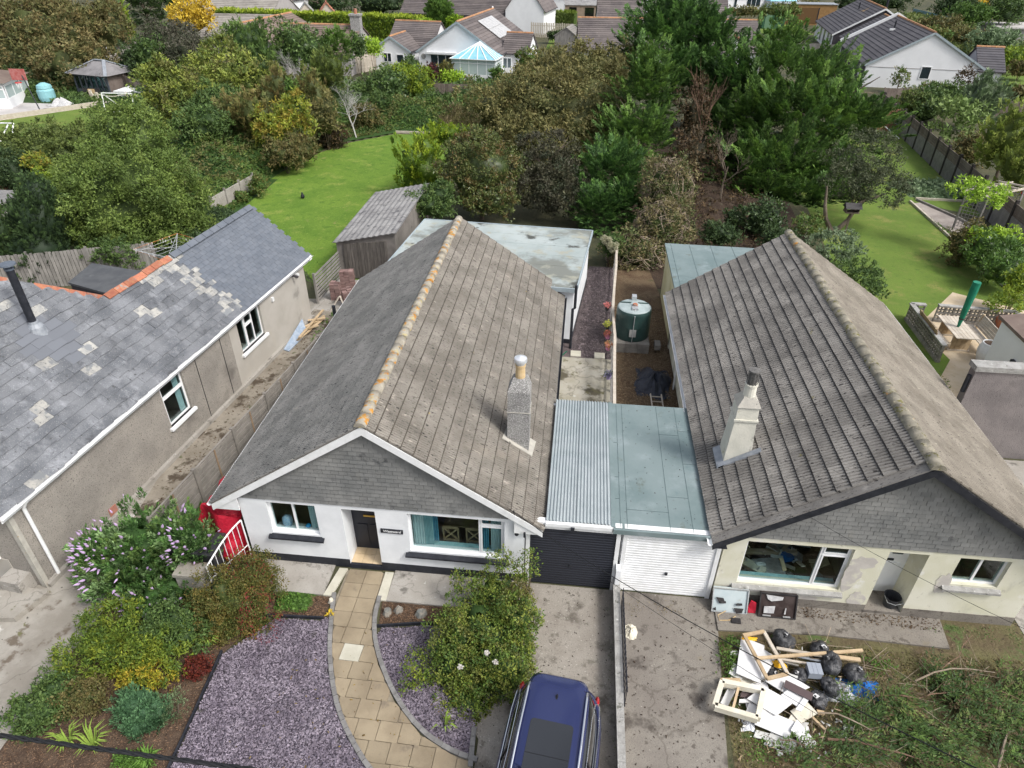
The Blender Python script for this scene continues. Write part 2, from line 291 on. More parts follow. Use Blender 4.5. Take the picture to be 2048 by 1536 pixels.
m_silver=mat('silver_sheet',(.52,.54,.58),(.72,.74,.78),14,rough=.35,bump=.03,bsc=20)
m_carblue=mat('dark_blue_car_paint',(.014,.022,.095),rough=.25,metal=.25,spec=.5,coat=1.0)
m_carblack=mat('black_trim',(.012,.012,.014),rough=.35);m_carglass=mat('tinted_car_glass',(.008,.009,.011),rough=.04,spec=.8,coat=.6)
m_chrome=mat('chrome',(.86,.87,.88),rough=.16,metal=1.0);m_alu=mat('brushed_aluminium',(.78,.80,.83),rough=.30,metal=.6)
m_rubber=mat('rubber',(.02,.02,.02),rough=.8);m_redlamp=mat('red_lamp',(.35,.01,.012),rough=.12,coat=1)
m_tank=mat('dark_green_tank',(.022,.052,.048),(.035,.075,.068),2.2,rough=.38,spec=.45,spots=[((.09,.12,.11),3,.64,.85)])
m_tanktop=mat('tank_top',(.30,.36,.36),(.38,.44,.44),3,rough=.5)
m_block=mat('concrete_block',(.20,.185,.17),(.28,.265,.24),3,bump=.02,bsc=25,var=.14,spots=[((.09,.085,.075),3,.6,.72)])
m_wall_top=mat('lichened_wall_coping',(.27,.265,.25),(.38,.375,.36),4,bump=.02,bsc=25,spots=[((.55,.55,.53),11,.62,.68),((.13,.13,.11),5,.6,.7)])
m_brickred=mat('red_brick',(.27,.115,.085),(.34,.16,.12),4,bump=.01,var=.28,spots=[((.42,.34,.30),9,.66,.72)])
m_brickpurple=mat('purple_paving_brick',(.215,.135,.125),(.28,.19,.175),4,bump=.01,var=.22)
m_red=mat('red_tarp',(.36,.010,.028),(.46,.022,.045),3,rough=.45,bump=.03,bsc=9)
m_bin=mat('dark_grey_plastic',(.035,.037,.042),(.05,.052,.056),4,rough=.45)
m_cable=mat('black_cable',(.015,.016,.018),rough=.6)
m_chimW=mat('grey_pebble_chimney',(.20,.195,.19),(.28,.275,.265),3,bump=.02,bsc=38,spots=[((.62,.61,.60),44,.53,.60),((.07,.07,.07),36,.6,.66)])
m_chimC=mat('limewashed_chimney',(.66,.64,.56),(.56,.55,.48),2.2,bump=.008,bsc=20,spots=[((.34,.33,.29),3.5,.60,.74),((.42,.38,.24),1.6,.66,.76)])
m_cement=mat('old_cement',(.36,.345,.31),(.45,.43,.38),5,bump=.01,spots=[((.55,.27,.06),5,.66,.7),((.12,.12,.11),9,.62,.7)])
m_lead=mat('lead_flashing',(.22,.24,.27),(.31,.33,.36),5,rough=.5)
m_buff=mat('buff_clay',(.50,.36,.185),(.58,.44,.26),6)
m_galv=mat('galvanised',(.46,.48,.49),(.55,.57,.58),5,rough=.4,metal=.5)
m_tile_far=mat('dark_concrete_tile_far',(.105,.092,.092),(.15,.13,.125),.6,var=.18,spots=[((.21,.185,.175),2.4,.60,.72)])
m_tile_slate=mat('charcoal_tile_far',(.075,.072,.082),(.10,.096,.105),.7,var=.10,spots=[((.30,.20,.09),.35,.66,.76)])
m_tile_brown=mat('brown_tile_far',(.15,.112,.095),(.205,.16,.135),.7,var=.16,spots=[((.28,.24,.20),2.2,.62,.74)])
m_tile_pale=mat('pale_tile_far',(.24,.22,.20),(.31,.29,.26),.8,var=.12)
m_orange=mat('orange_ridge_far',(.42,.20,.11),(.36,.22,.12),3,var=.16,spots=[((.50,.34,.10),1.6,.6,.7)])
m_wallfar=mat('white_wall_far',(.80,.81,.83),(.74,.75,.77),.6)
m_greyclad=mat('dark_grey_cladding',(.055,.050,.058),(.075,.07,.078),3)
m_greywall=mat('grey_wall',(.33,.31,.31),(.38,.36,.35),2)
m_bluepoly=glassmat('blue_polycarbonate_base',(.35,.62,.72))
m_bluepanel=mat('blue_roof_glazing',(.20,.46,.56),(.27,.53,.62),2,rough=.2,spec=.6)
m_solar=mat('pale_solar_glass',(.42,.41,.40),(.50,.49,.48),2,rough=.15,spec=.7)
m_patio=mat('pale_patio_paving',(.42,.40,.39),(.48,.46,.45),.8,spots=[((.34,.32,.31),2,.6,.72)])
m_sand=mat('sandy_patio',(.46,.37,.25),(.54,.45,.33),1.3,spots=[((.32,.27,.19),4,.62,.72)])
m_roundpath=mat('pink_grey_path',(.30,.26,.235),(.36,.32,.29),2,bump=.01)
m_paneltex=mat('pebbled_fence_panel',(.20,.19,.185),(.27,.255,.25),3,bump=.02,bsc=30,var=.10)
m_postdark=mat('dark_fence_post',(.035,.03,.03),(.055,.048,.045),4)
m_panelbrown=mat('brown_fence_board',(.145,.115,.10),(.20,.165,.145),2,var=.16,stretch=(1,1,.4))
m_green=mat('green_parasol_cover',(.012,.16,.095),(.02,.21,.125),4,rough=.5)
m_butt=mat('duck_egg_plastic',(.24,.48,.52),rough=.5)
m_red2=mat('red_plastic',(.55,.03,.03),rough=.5);m_yel=mat('yellow_plastic',(.75,.42,.02),rough=.5)
m_summer=mat('slate_blue_paint',(.065,.075,.09),(.085,.095,.11),3,rough=.6)
m_stone=mat('rough_stone',(.14,.15,.145),(.26,.235,.20),6,bump=.02,bsc=20)
m_pinkpot=mat('pink_pot',(.55,.22,.36));m_lilpot=mat('lilac_pot',(.36,.30,.50))
m_enamel=mat('grey_enamel_panel',(.42,.49,.51),(.48,.54,.55),3,rough=.35,spots=[((.30,.24,.14),2.2,.64,.74)])
m_cowl=mat('weathered_cowl',(.09,.088,.085),(.16,.155,.15),9)
m_darkmetal=mat('dark_metal',(.028,.026,.028),(.05,.047,.047),6,rough=.5)
m_wool=mat('torn_insulation',(.42,.42,.43),(.55,.55,.55),12,bump=.02)
m_passage=mat('muddy_passage',(.20,.175,.14),(.29,.26,.215),.9,bump=.02,bsc=12,spots=[((.075,.058,.042),1.3,.52,.62),((.10,.085,.06),6,.58,.66),((.08,.09,.04),2.2,.64,.72),((.40,.37,.32),3,.66,.72)])
m_cells=mat('porch_tile',(.56,.43,.27),(.62,.49,.33),3,rough=.4,var=.07)
m_gold=mat('brass',(.60,.40,.10),rough=.3,metal=.8)
m_rust=mat('orange_line',(.45,.18,.06));m_bluerag=mat('blue_sheet_rag',(.25,.32,.42),(.36,.42,.5),6)
def nrm(a):return a/np.maximum(np.linalg.norm(a,axis=-1,keepdims=True),1e-6)
def hexc(*c):return np.array(c,float)
PAL={'bay':[(.088,.125,.036),(.122,.160,.046),(.066,.094,.030),(.165,.20,.062)],'conif':[(.042,.084,.032),(.060,.116,.038),(.088,.155,.046),(.032,.060,.028)],'conif2':[(.055,.100,.034),(.085,.142,.042),(.125,.190,.050),(.040,.070,.028)],'brown':[(.150,.108,.060),(.115,.108,.052),(.185,.135,.075),(.080,.088,.040)],'haw':[(.115,.104,.050),(.145,.120,.060),(.080,.083,.038),(.170,.135,.068)],'gold':[(.47,.30,.035),(.36,.23,.03),(.53,.37,.07)],'yellowg':[(.17,.215,.022),(.12,.17,.024),(.22,.24,.03),(.085,.13,.024)],'lime':[(.24,.33,.035),(.18,.27,.03),(.30,.38,.06)],'syc':[(.100,.125,.036),(.17,.195,.05),(.07,.092,.03),(.26,.27,.07),(.13,.11,.048)],'dark':[(.030,.050,.026),(.045,.068,.032),(.055,.080,.034)],'mid':[(.060,.095,.036),(.080,.120,.040),(.045,.075,.032),(.10,.135,.05)],'olive':[(.095,.115,.038),(.12,.135,.045),(.07,.09,.035)],'grey':[(.14,.18,.12),(.19,.23,.17),(.10,.14,.09)],'purple':[(.045,.038,.034),(.06,.052,.042),(.035,.042,.03),(.08,.072,.052)],'wine':[(.075,.018,.028),(.11,.028,.038),(.05,.02,.022)],'photinia':[(.072,.088,.034),(.100,.108,.042),(.055,.072,.03),(.088,.098,.038),(.13,.075,.042)],'bramble':[(.050,.090,.026),(.080,.125,.034),(.105,.12,.038),(.12,.095,.048),(.04,.075,.024)],'sumac':[(.24,.24,.035),(.17,.19,.035),(.26,.17,.04),(.10,.13,.03)],'rust':[(.125,.088,.045),(.10,.085,.042),(.15,.115,.055),(.08,.09,.038)],'deadb':[(.070,.040,.027),(.052,.034,.025),(.095,.055,.034),(.042,.036,.026)],'reed':[(.20,.145,.11),(.15,.11,.085),(.12,.10,.05)],'budd':[(.060,.125,.045),(.085,.16,.06),(.05,.10,.035),(.22,.29,.18),(.10,.14,.05)],'mah':[(.135,.17,.028),(.085,.125,.026),(.058,.095,.026),(.20,.21,.03)],'rose':[(.065,.110,.030),(.095,.140,.035),(.15,.180,.038),(.045,.080,.028),(.13,.12,.045),(.21,.21,.05)],'fuch':[(.115,.085,.034),(.085,.09,.03),(.16,.11,.035),(.065,.08,.026)],'heuch':[(.10,.016,.015),(.06,.012,.012),(.15,.03,.022)],'euph':[(.075,.14,.095),(.11,.19,.13),(.055,.11,.07)],'iris':[(.17,.215,.05),(.13,.18,.04),(.23,.26,.08)],'herb':[(.075,.14,.03),(.10,.17,.04),(.06,.11,.03)],'ivyt':[(.17,.125,.08),(.11,.08,.052),(.055,.075,.03),(.24,.185,.12),(.07,.09,.035)],'seaside':[(.13,.16,.12),(.17,.20,.15),(.10,.13,.09)],'hedge':[(.20,.28,.022),(.15,.23,.02),(.10,.16,.02)],'wist':[(.24,.34,.05),(.30,.38,.07),(.19,.28,.04)],'ghedge':[(.050,.092,.026),(.068,.115,.030),(.092,.145,.036)],'lawng':[(.115,.190,.022),(.16,.24,.032),(.085,.15,.018),(.20,.26,.05)],'lawng2':[(.10,.155,.026),(.135,.19,.034),(.075,.125,.02),(.18,.20,.055)],'aqui':[(.07,.12,.035),(.10,.14,.05),(.15,.12,.05)],}
for _k in PAL:PAL[_k]=[tuple(min(.8,c*f)for c,f in zip(q,(1.27,1.40,1.05)))for q in PAL[_k]]
def pick(r,pal,n,jit=.16,mixn=None):
 p=np.array(PAL[pal])if isinstance(pal,str)else np.array(pal)
 k=r.integers(0,len(p),n);c=p[k]
 return c
def leaf_geo(r,P,D,N,L,Wd,tri):
 Sd=nrm(np.cross(D,N));n=len(P)
 L=L[:,None];Wd=Wd[:,None]
 if tri:
  V=np.stack([P+D*L,P-Sd*Wd*.5,P+Sd*Wd*.5],1).reshape(-1,3)
  F=np.arange(n*3).reshape(n,3)
 else:
  bend=np.cross(Sd,D)*L*.12
  V=np.stack([P,P+D*L*.55+Sd*Wd*.5-bend,P+D*L,P+D*L*.55-Sd*Wd*.5-bend],1).reshape(-1,3)
  F=np.arange(n*4).reshape(n,4)
 return V,F
def rand_dirs(r,n):return nrm(r.normal(size=(n,3)))
VIEW=nrm(np.array([0.0,-1.0,.75]))
def crown_arrays(r,ells,pal,leaf,cover=2.4,tri=True,mode='blob',clump=.28,core=.70,aspect=.6,lump=.16,tone=.12):
 """ells: list of (cx,cy,cz,rx,ry,rz) world; returns V,F,C"""
 Vs,Fs,Cs=[],[],[];off=0
 for(cx,cy,cz,rx,ry,rz)in ells:
  c0=np.array([cx,cy,cz]);rad=np.array([rx,ry,rz])
  area=4*math.pi*(((rx*ry)**1.6+(rx*rz)**1.6+(ry*rz)**1.6)/3)**(1/1.6)*.62
  la=leaf*leaf*aspect*.5;n=int(area*cover/la)
  ph=r.uniform(0,6.28,6)
  def bump(d):
   return 1+lump*(np.sin(d[:,0]*4.1+ph[0])*np.sin(d[:,1]*3.7+ph[1])+.6*np.sin(d[:,2]*6.3+ph[2]+d[:,0]*3)+.4*np.sin(d[:,1]*9+ph[3]+d[:,2]*5))
  mr=(rx*ry*rz)**(1/3)
  if mode in('blob','airy','fine'):
   cr=clump*mr;ncl=max(14,int(area/(cr*cr)*(1.15 if mode!='airy' else .8)))
   u=rand_dirs(r,ncl*3);w=(u@VIEW)*.5+.62;u=u[(r.random(len(u))<np.clip(w,.18,1))&(u[:,2]>-.75)][:ncl];ncl=len(u)
   sh=np.where(r.random(ncl)<.72,r.uniform(.80,1.0,ncl),np.where(r.random(ncl)<.7,r.uniform(.5,.8,ncl),r.uniform(1.0,1.16,ncl)))*bump(u)
   cc=c0+u*rad*sh[:,None]
   per=max(4,n//ncl);idx=np.repeat(np.arange(ncl),per);m=len(idx)
   v=nrm(rand_dirs(r,m)+.55*u[idx]+np.array([0,0,.25]))
   crr=cr*r.uniform(.5,1.3,ncl)
   P=cc[idx]+v*(crr[idx]*(r.random(m)**.58))[:,None]
   D=nrm(v*.6+rand_dirs(r,m)*.8+np.array([0,0,.15]));N0=nrm(v*.5+rand_dirs(r,m)*.65+np.array([0,0,.55]))
   L=leaf*r.uniform(.65,1.3,m);Wd=L*aspect*r.uniform(.7,1.2,m)
   cb=pick(r,pal,ncl)[idx];cl=pick(r,pal,m);C=cb*.62+cl*.38
  else:
   sl={'spray':.34,'cone':.22,'shoot':.40}[mode]*mr;ns=int(area/(sl*sl*.20)*.8)
   u=rand_dirs(r,ns*3);w=(u@VIEW)*.5+.62;u=u[(r.random(len(u))<np.clip(w,.18,1))&(u[:,2]>-.8)][:ns];ns=len(u)
   sh=r.uniform(.66,1.16,ns)*bump(u)
   tipp=c0+u*rad*sh[:,None]
   upb={'spray':.38,'cone':1.5,'shoot':1.3}[mode]
   ax=nrm(u+np.array([0,0,upb])+rand_dirs(r,ns)*.28);sd=nrm(np.cross(ax,rand_dirs(r,ns)));
   if mode=='spray':sd=nrm(np.cross(ax,np.array([0,0,1.0])+rand_dirs(r,ns)*.35))
   per=max(6,n//ns);idx=np.repeat(np.arange(ns),per);m=len(idx)
   t=r.random(m)**.8;s=(r.random(m)*2-1)
   sln=sl*r.uniform(.6,1.3,ns)
   wd={'spray':.42,'cone':.3,'shoot':.35}[mode]
   nrmv=np.cross(ax,sd)
   P=tipp[idx]+ax[idx]*((t-1)*sln[idx])[:,None]+sd[idx]*(s*(1-t)**.8*sln[idx]*wd)[:,None]+nrmv[idx]*(r.normal(size=m)*sln[idx]*.07*(1.2-t))[:,None]
   if mode=='spray':P[:,2]-=(1-t)*0+np.abs(s)*(sln[idx]*.06)
   D=nrm(ax[idx]+sd[idx]*(np.sign(s)*.75)[:,None]+rand_dirs(r,m)*.35);N0=nrm(nrmv[idx]+rand_dirs(r,m)*.5)
   L=leaf*r.uniform(.7,1.5,m);Wd=L*aspect*r.uniform(.6,1.1,m)
   cb=pick(r,pal,ns)[idx];cl=pick(r,pal,m);tip=(t>.72)[:,None]
   C=cb*.65+cl*.35;C=np.where(tip,C*1.25+np.array([.016,.026,.004]),C)
  N0=nrm(N0-D*(N0*D).sum(1,keepdims=True)+1e-5)
  C=C*(1+r.normal(size=(len(C),1))*tone)
  V,F=leaf_geo(r,P,D,N0,L,Wd,tri)
  Vs.append(V);Fs.append(F+off);Cs.append(np.repeat(np.clip(C,.004,.9),3 if tri else 4,0));off+=len(V)
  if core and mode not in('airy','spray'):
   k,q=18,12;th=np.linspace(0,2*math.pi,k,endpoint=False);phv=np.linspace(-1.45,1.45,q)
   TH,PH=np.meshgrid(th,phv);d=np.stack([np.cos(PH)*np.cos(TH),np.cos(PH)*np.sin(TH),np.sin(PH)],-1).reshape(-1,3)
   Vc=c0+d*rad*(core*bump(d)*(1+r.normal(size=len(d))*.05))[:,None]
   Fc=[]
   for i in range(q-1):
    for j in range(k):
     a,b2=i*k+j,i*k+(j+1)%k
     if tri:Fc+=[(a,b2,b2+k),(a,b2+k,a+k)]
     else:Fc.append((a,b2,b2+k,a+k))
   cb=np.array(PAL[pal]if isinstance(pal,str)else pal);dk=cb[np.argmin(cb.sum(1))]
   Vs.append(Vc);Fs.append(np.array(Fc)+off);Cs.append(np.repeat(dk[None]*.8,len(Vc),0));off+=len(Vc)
 return np.concatenate(Vs),np.concatenate(Fs),np.concatenate(Cs)
def limbs(mb,base,top,r0,spread,n,seed,mi=0,sub=2):
 rr=random.Random(seed);b=Vector(base);t=Vector(top)
 pts=[b];k=4
 for i in range(1,k+1):
  f=i/k;pts.append(b.lerp(t,f)+Vector((rr.uniform(-1,1),rr.uniform(-1,1),0))*spread*.06)
 mb.tube(pts,[r0*(1-.75*i/k)for i in range(k+1)],7,mi)
 for i in range(n):
  f=rr.uniform(.35,.95);s=b.lerp(t,f);a=rr.uniform(0,6.28)
  e=s+Vector((math.cos(a),math.sin(a),rr.uniform(.3,1.0)))*spread*rr.uniform(.5,.95)
  m_=s.lerp(e,.5)+Vector((rr.uniform(-1,1),rr.uniform(-1,1),rr.uniform(0,1)))*spread*.1
  mb.tube([s,m_,e],[r0*.4,r0*.25,r0*.08],5,mi)
  for _ in range(sub):
   e2=m_+Vector((rr.uniform(-1,1),rr.uniform(-1,1),rr.uniform(0,1)))*spread*.5
   mb.tube([m_,e2],[r0*.18,r0*.05],4,mi)
def CR(px,py,w,h,y,ydep=None,zs=1.0):
 """crown ellipsoid from its centre, width and height in the photograph and its distance y"""
 if y<0:
  c=G(px,py,-y);k=DEP(c[1],px,py)/F_PX;return(c[0],c[1],c[2],w/2*k,h/2*k*1.05,min(-y*1.15,h/2*k))
 c=PY(px,py,y);k=DEP(y,px,py)/F_PX
 rx=w/2*k*.94;hh=h/2*k*.94*zs;ph=math.atan2(HCAM-c[2],math.hypot(c[0],c[1]));ry=ydep or min(rx*.9,hh*1.25)
 rz=math.sqrt(max(hh*hh-(ry*math.sin(ph))**2,(.45*hh)**2))/math.cos(ph)
 return(c[0],c[1],c[2],rx,ry,rz)
TREES=[]
def tree(name,label,cat,ells,pal,group=None,leaf=None,cover=2.2,mode='blob',clump=.23,trunk=True,mt=None,core=.68,aspect=.6,nl=6,seed=None,glossy=False,tone=.15,lump=.24):
 ells=[CR(*e)if isinstance(e,list)else e for e in ells]
 e0=max(ells,key=lambda e:e[3]*e[5]);cx,cy=e0[0],e0[1]
 zb=0.0
 d=math.sqrt(cx*cx+cy*cy+150);lf=leaf or max(.045,.0046*d)
 r=np.random.default_rng(seed if seed is not None else abs(hash((round(cx,1),round(cy,1))))%99991)
 t=thing(name,label,cat,(cx,cy,zb),0,group)
 tri=d>22
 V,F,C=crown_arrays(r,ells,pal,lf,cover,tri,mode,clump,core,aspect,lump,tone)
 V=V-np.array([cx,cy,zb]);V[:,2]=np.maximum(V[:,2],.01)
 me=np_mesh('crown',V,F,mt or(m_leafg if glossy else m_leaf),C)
 nm='crown' if trunk else 'foliage'
 o=link_mesh(nm,me,t,WM[t.name])
 mb=MB();top=(cx,cy,e0[2]+e0[5]*.35)
 rr0=max(.04,min(.28,e0[3]*.07))if trunk else .02
 if trunk:limbs(mb,(cx,cy,zb-.05),top,rr0,e0[3]*.8,nl,int(r.integers(9999)))
 else:
  for i in range(5):
   a=r.uniform(0,6.28);mb.tube([(cx+.06*math.cos(a),cy+.06*math.sin(a),0),(cx+e0[3]*.4*math.cos(a),cy+e0[4]*.4*math.sin(a),e0[2])],[.025,.01],5)
 mb.build('trunk' if trunk else 'stem',m_bark,t)
 return t
def in_poly(x,y,poly):
 ins=np.zeros(len(x),bool);n=len(poly);j=n-1
 for i in range(n):
  xi,yi=poly[i][0],poly[i][1];xj,yj=poly[j][0],poly[j][1]
  c=((yi>y)!=(yj>y))&(x<(xj-xi)*(y-yi)/((yj-yi)or 1e-9)+xi);ins^=c;j=i
 return ins
def wavy(x,y,ph,s):
 return .5+.25*np.sin(x*s+ph)+.18*np.sin(y*s*1.3+ph*2+x*s*.4)+.12*np.sin((x+y)*s*2.3+ph)+.08*np.sin((x-y)*s*4.1+ph*3)
def cover(name,poly,h,leaf,pal,dens=2.0,upright=.3,label=None,seed=1,base=True,sc=.8,mt=None,aspect=.6,edge=1.0,tri=True,flat=False,hmin=.05):
 """ground cover nobody could count: a mounded sheet with leaves all over it"""
 r=np.random.default_rng(seed);p=np.array([q[:2]for q in poly]);x0,y0=p.min(0);x1,y1=p.max(0)
 ar=abs(sum(p[i-1][0]*p[i][1]-p[i][0]*p[i-1][1]for i in range(len(p))))/2
 n=int(ar*dens/(leaf*leaf*aspect*.5));X=r.uniform(x0,x1,int(n*(x1-x0)*(y1-y0)/ar));Y=r.uniform(y0,y1,len(X))
 k=in_poly(X,Y,p);X,Y=X[k],Y[k];m=len(X)
 def dist_edge(x,y):
  d=np.full(len(x),9e9)
  for i in range(len(p)):
   a,b=p[i-1],p[i];ab=b-a;t=np.clip(((x-a[0])*ab[0]+(y-a[1])*ab[1])/(ab@ab),0,1)
   d=np.minimum(d,np.hypot(x-a[0]-t*ab[0],y-a[1]-t*ab[1]))
  return d
 def hh(x,y):
  return hmin+h*np.clip(wavy(x,y,seed,sc),.15,1.1)*np.clip(dist_edge(x,y)/edge,0,1)**.6
 Z=hh(X,Y)*r.uniform(.72,1.06,m)if not flat else r.uniform(0,h,m)
 kk=r.random(m)<(np.clip((wavy(X,Y,seed+5,sc*2.3)-.28)*3.2,.06,1)*np.clip(dist_edge(X,Y)/edge*1.3,.05,1)if not base and not flat else 2);X,Y,Z=X[kk],Y[kk],Z[kk];m=len(X)
 P=np.stack([X,Y,Z],1);D=nrm(rand_dirs(r,m)*np.array([1,1,.5])+np.array([0,0,upright]));N0=nrm(rand_dirs(r,m)*.7+np.array([0,-.15,.7]))
 N0=nrm(N0-D*(N0*D).sum(1,keepdims=True)+1e-5);L=leaf*r.uniform(.6,1.35,m)
 C=pick(r,pal,m)*.45;pc=np.array(PAL[pal]);q=(wavy(X,Y,seed+2,sc*1.7)*len(pc)*.999).astype(int)%len(pc);C=C+pc[q]*.55;C*=1+r.normal(size=(m,1))*.13
 V,F=leaf_geo(r,P,D,N0,L,L*aspect,tri);C=np.repeat(np.clip(C,.004,.9),3 if tri else 4,0)
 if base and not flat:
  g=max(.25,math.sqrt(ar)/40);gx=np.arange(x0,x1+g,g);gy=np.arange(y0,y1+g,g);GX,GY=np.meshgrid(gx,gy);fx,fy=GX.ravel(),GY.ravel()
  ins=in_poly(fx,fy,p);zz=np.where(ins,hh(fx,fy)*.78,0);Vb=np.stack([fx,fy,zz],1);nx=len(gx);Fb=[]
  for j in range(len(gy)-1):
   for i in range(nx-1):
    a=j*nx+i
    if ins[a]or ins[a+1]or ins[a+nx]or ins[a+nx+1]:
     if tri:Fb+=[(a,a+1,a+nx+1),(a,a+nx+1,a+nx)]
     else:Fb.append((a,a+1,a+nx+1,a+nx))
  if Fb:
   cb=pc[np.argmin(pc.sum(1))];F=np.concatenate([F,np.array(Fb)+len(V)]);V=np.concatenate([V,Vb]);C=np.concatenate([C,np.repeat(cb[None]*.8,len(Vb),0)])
 o=link_mesh(name,np_mesh(name,V,F,mt or m_leaf,C));o['kind']='stuff'
 if label:o['label']=label
 return o
def flat_bits(name,poly,z,size,asp,mats,dens,seed,thick=.006,tilt=.25,zr=.02,parent=None,kind='stuff'):
 """loose flat pieces (slate chips, bark) as small irregular slabs with thickness"""
 r=np.random.default_rng(seed);p=np.array([q[:2]for q in poly]);x0,y0=p.min(0);x1,y1=p.max(0)
 ar=abs(sum(p[i-1][0]*p[i][1]-p[i][0]*p[i-1][1]for i in range(len(p))))/2;n=int(ar*dens/(size*size*asp*.8))
 X=r.uniform(x0,x1,int(n*(x1-x0)*(y1-y0)/ar));Y=r.uniform(y0,y1,len(X));k=in_poly(X,Y,p);X,Y=X[k],Y[k];m=len(X)
 a=r.uniform(0,6.28,m);D=np.stack([np.cos(a),np.sin(a),r.normal(size=m)*tilt],1);D=nrm(D)
 Nn=nrm(np.stack([r.normal(size=m)*tilt,r.normal(size=m)*tilt,np.ones(m)],1));Sd=nrm(np.cross(Nn,D));Nn=np.cross(D,Sd)
 L=(size*r.uniform(.5,1.35,m))[:,None]/2;Wd=L*asp*r.uniform(.7,1.3,(m,1));P=np.stack([X,Y,z+r.uniform(.0,zr,m)+thick],1)
 q=[P+D*L*r.uniform(.6,1.1,(m,1))+Sd*Wd*r.uniform(.2,1,(m,1)),P-D*L*r.uniform(.6,1.1,(m,1))+Sd*Wd*r.uniform(.3,1,(m,1)),P-D*L*r.uniform(.6,1.1,(m,1))-Sd*Wd*r.uniform(.2,1,(m,1)),P+D*L*r.uniform(.6,1.1,(m,1))-Sd*Wd*r.uniform(.3,1,(m,1))]
 V=np.stack(q+[w-Nn*thick for w in q],1).reshape(-1,3);b=np.arange(m)[:,None]*8
 F=np.concatenate([b+np.array([[0,1,2,3]]),b+np.array([[3,2,6,7]]),b+np.array([[0,3,7,4]])]+([b+np.array([[1,0,4,5]]),b+np.array([[2,1,5,6]])]if size>.07 else[]))
 o=link_mesh(name,np_mesh(name,V,F,mats));o['kind']=kind;return o
def T3(x,y,z,ang=0.0):return Matrix.Translation((x,y,z))@Matrix.Rotation(ang,4,'Z')
def wall_holes(mb,T,x0,x1,z0,z1,y0,y1,holes=(),mi=0):
 xs=sorted({x0,x1,*[h[0]for h in holes],*[h[1]for h in holes]});zs=sorted({z0,z1,*[h[2]for h in holes],*[h[3]for h in holes]})
 for i in range(len(xs)-1):
  zc=[]
  for k in range(len(zs)-1):
   cx,cz=(xs[i]+xs[i+1])/2,(zs[k]+zs[k+1])/2
   if any(h[0]<cx<h[1]and h[2]<cz<h[3]for h in holes):continue
   if zc and abs(zc[-1][1]-zs[k])<1e-6:zc[-1][1]=zs[k+1]
   else:zc.append([zs[k],zs[k+1]])
  for a,b in zc:mb.box(xs[i],xs[i+1],y0,y1,a,b,mi,T)
def window(parent,T,x0,x1,z0,z1,y=.09,cols=(0,.5,1),tops=(),fr=.055,mf=None,mg=None,name='window',pane='pane'):
 """frame and panes; local x along the wall, y into it"""
 mf=mf or m_upvc;mg=mg or m_glass;w=x1-x0
 mb=MB();d=.06
 mb.box(x0,x1,y,y+d,z0,z0+fr,0,T);mb.box(x0,x1,y,y+d,z1-fr,z1,0,T)
 mb.box(x0,x0+fr,y,y+d,z0+fr,z1-fr,0,T);mb.box(x1-fr,x1,y,y+d,z0+fr,z1-fr,0,T)
 panes=[]
 for i in range(len(cols)-1):
  a=x0+w*cols[i]+(fr if i==0 else fr*.5);b=x0+w*cols[i+1]-(fr if i==len(cols)-2 else fr*.5)
  if i:mb.box(a-fr,a,y+.002,y+d-.002,z0+fr,z1-fr,0,T)
  tz=[t for t in tops if t[0]==i]
  if tz:
   zc=z0+(z1-z0)*tz[0][1];mb.box(a,b,y+.003,y+d-.003,zc-fr*.5,zc+fr*.5,0,T);panes+=[(a,b,z0+fr,zc-fr*.5),(a,b,zc+fr*.5,z1-fr)]
   if len(tz[0])>2:
    q=.035;
    for(zz0,zz1)in((z0+fr,zc-fr*.5),(zc+fr*.5,z1-fr)):
     mb.box(a,b,y-.015,y-.001,zz0,zz0+q,0,T);mb.box(a,b,y-.015,y-.001,zz1-q,zz1,0,T);mb.box(a,a+q,y-.015,y-.001,zz0+q,zz1-q,0,T);mb.box(b-q,b,y-.015,y-.001,zz0+q,zz1-q,0,T)
  else:panes.append((a,b,z0+fr,z1-fr))
 o=mb.build(name,mf,parent)
 for(a,b,c,e)in panes:
  MB().box(a,b,y+.02,y+.03,c,e,0,T).build(pane,mg,o)
 return o
def room(parent,T,x0,x1,z0,z1,depth,m=None,y0=.2,floor=None,name='room'):
 mb=MB();t=.03;y1=y0+depth
 mb.box(x0,x1,y1,y1+t,z0,z1,0,T);mb.box(x0-t,x0,y0,y1,z0,z1,0,T);mb.box(x1,x1+t,y0,y1,z0,z1,0,T)
 mb.box(x0-t,x1+t,y0,y1+t,z0-t,z0,1,T);mb.box(x0-t,x1+t,y0,y1+t,z1,z1+t,0,T)
 return mb.build(name,[m or m_room,floor or m_room],parent)
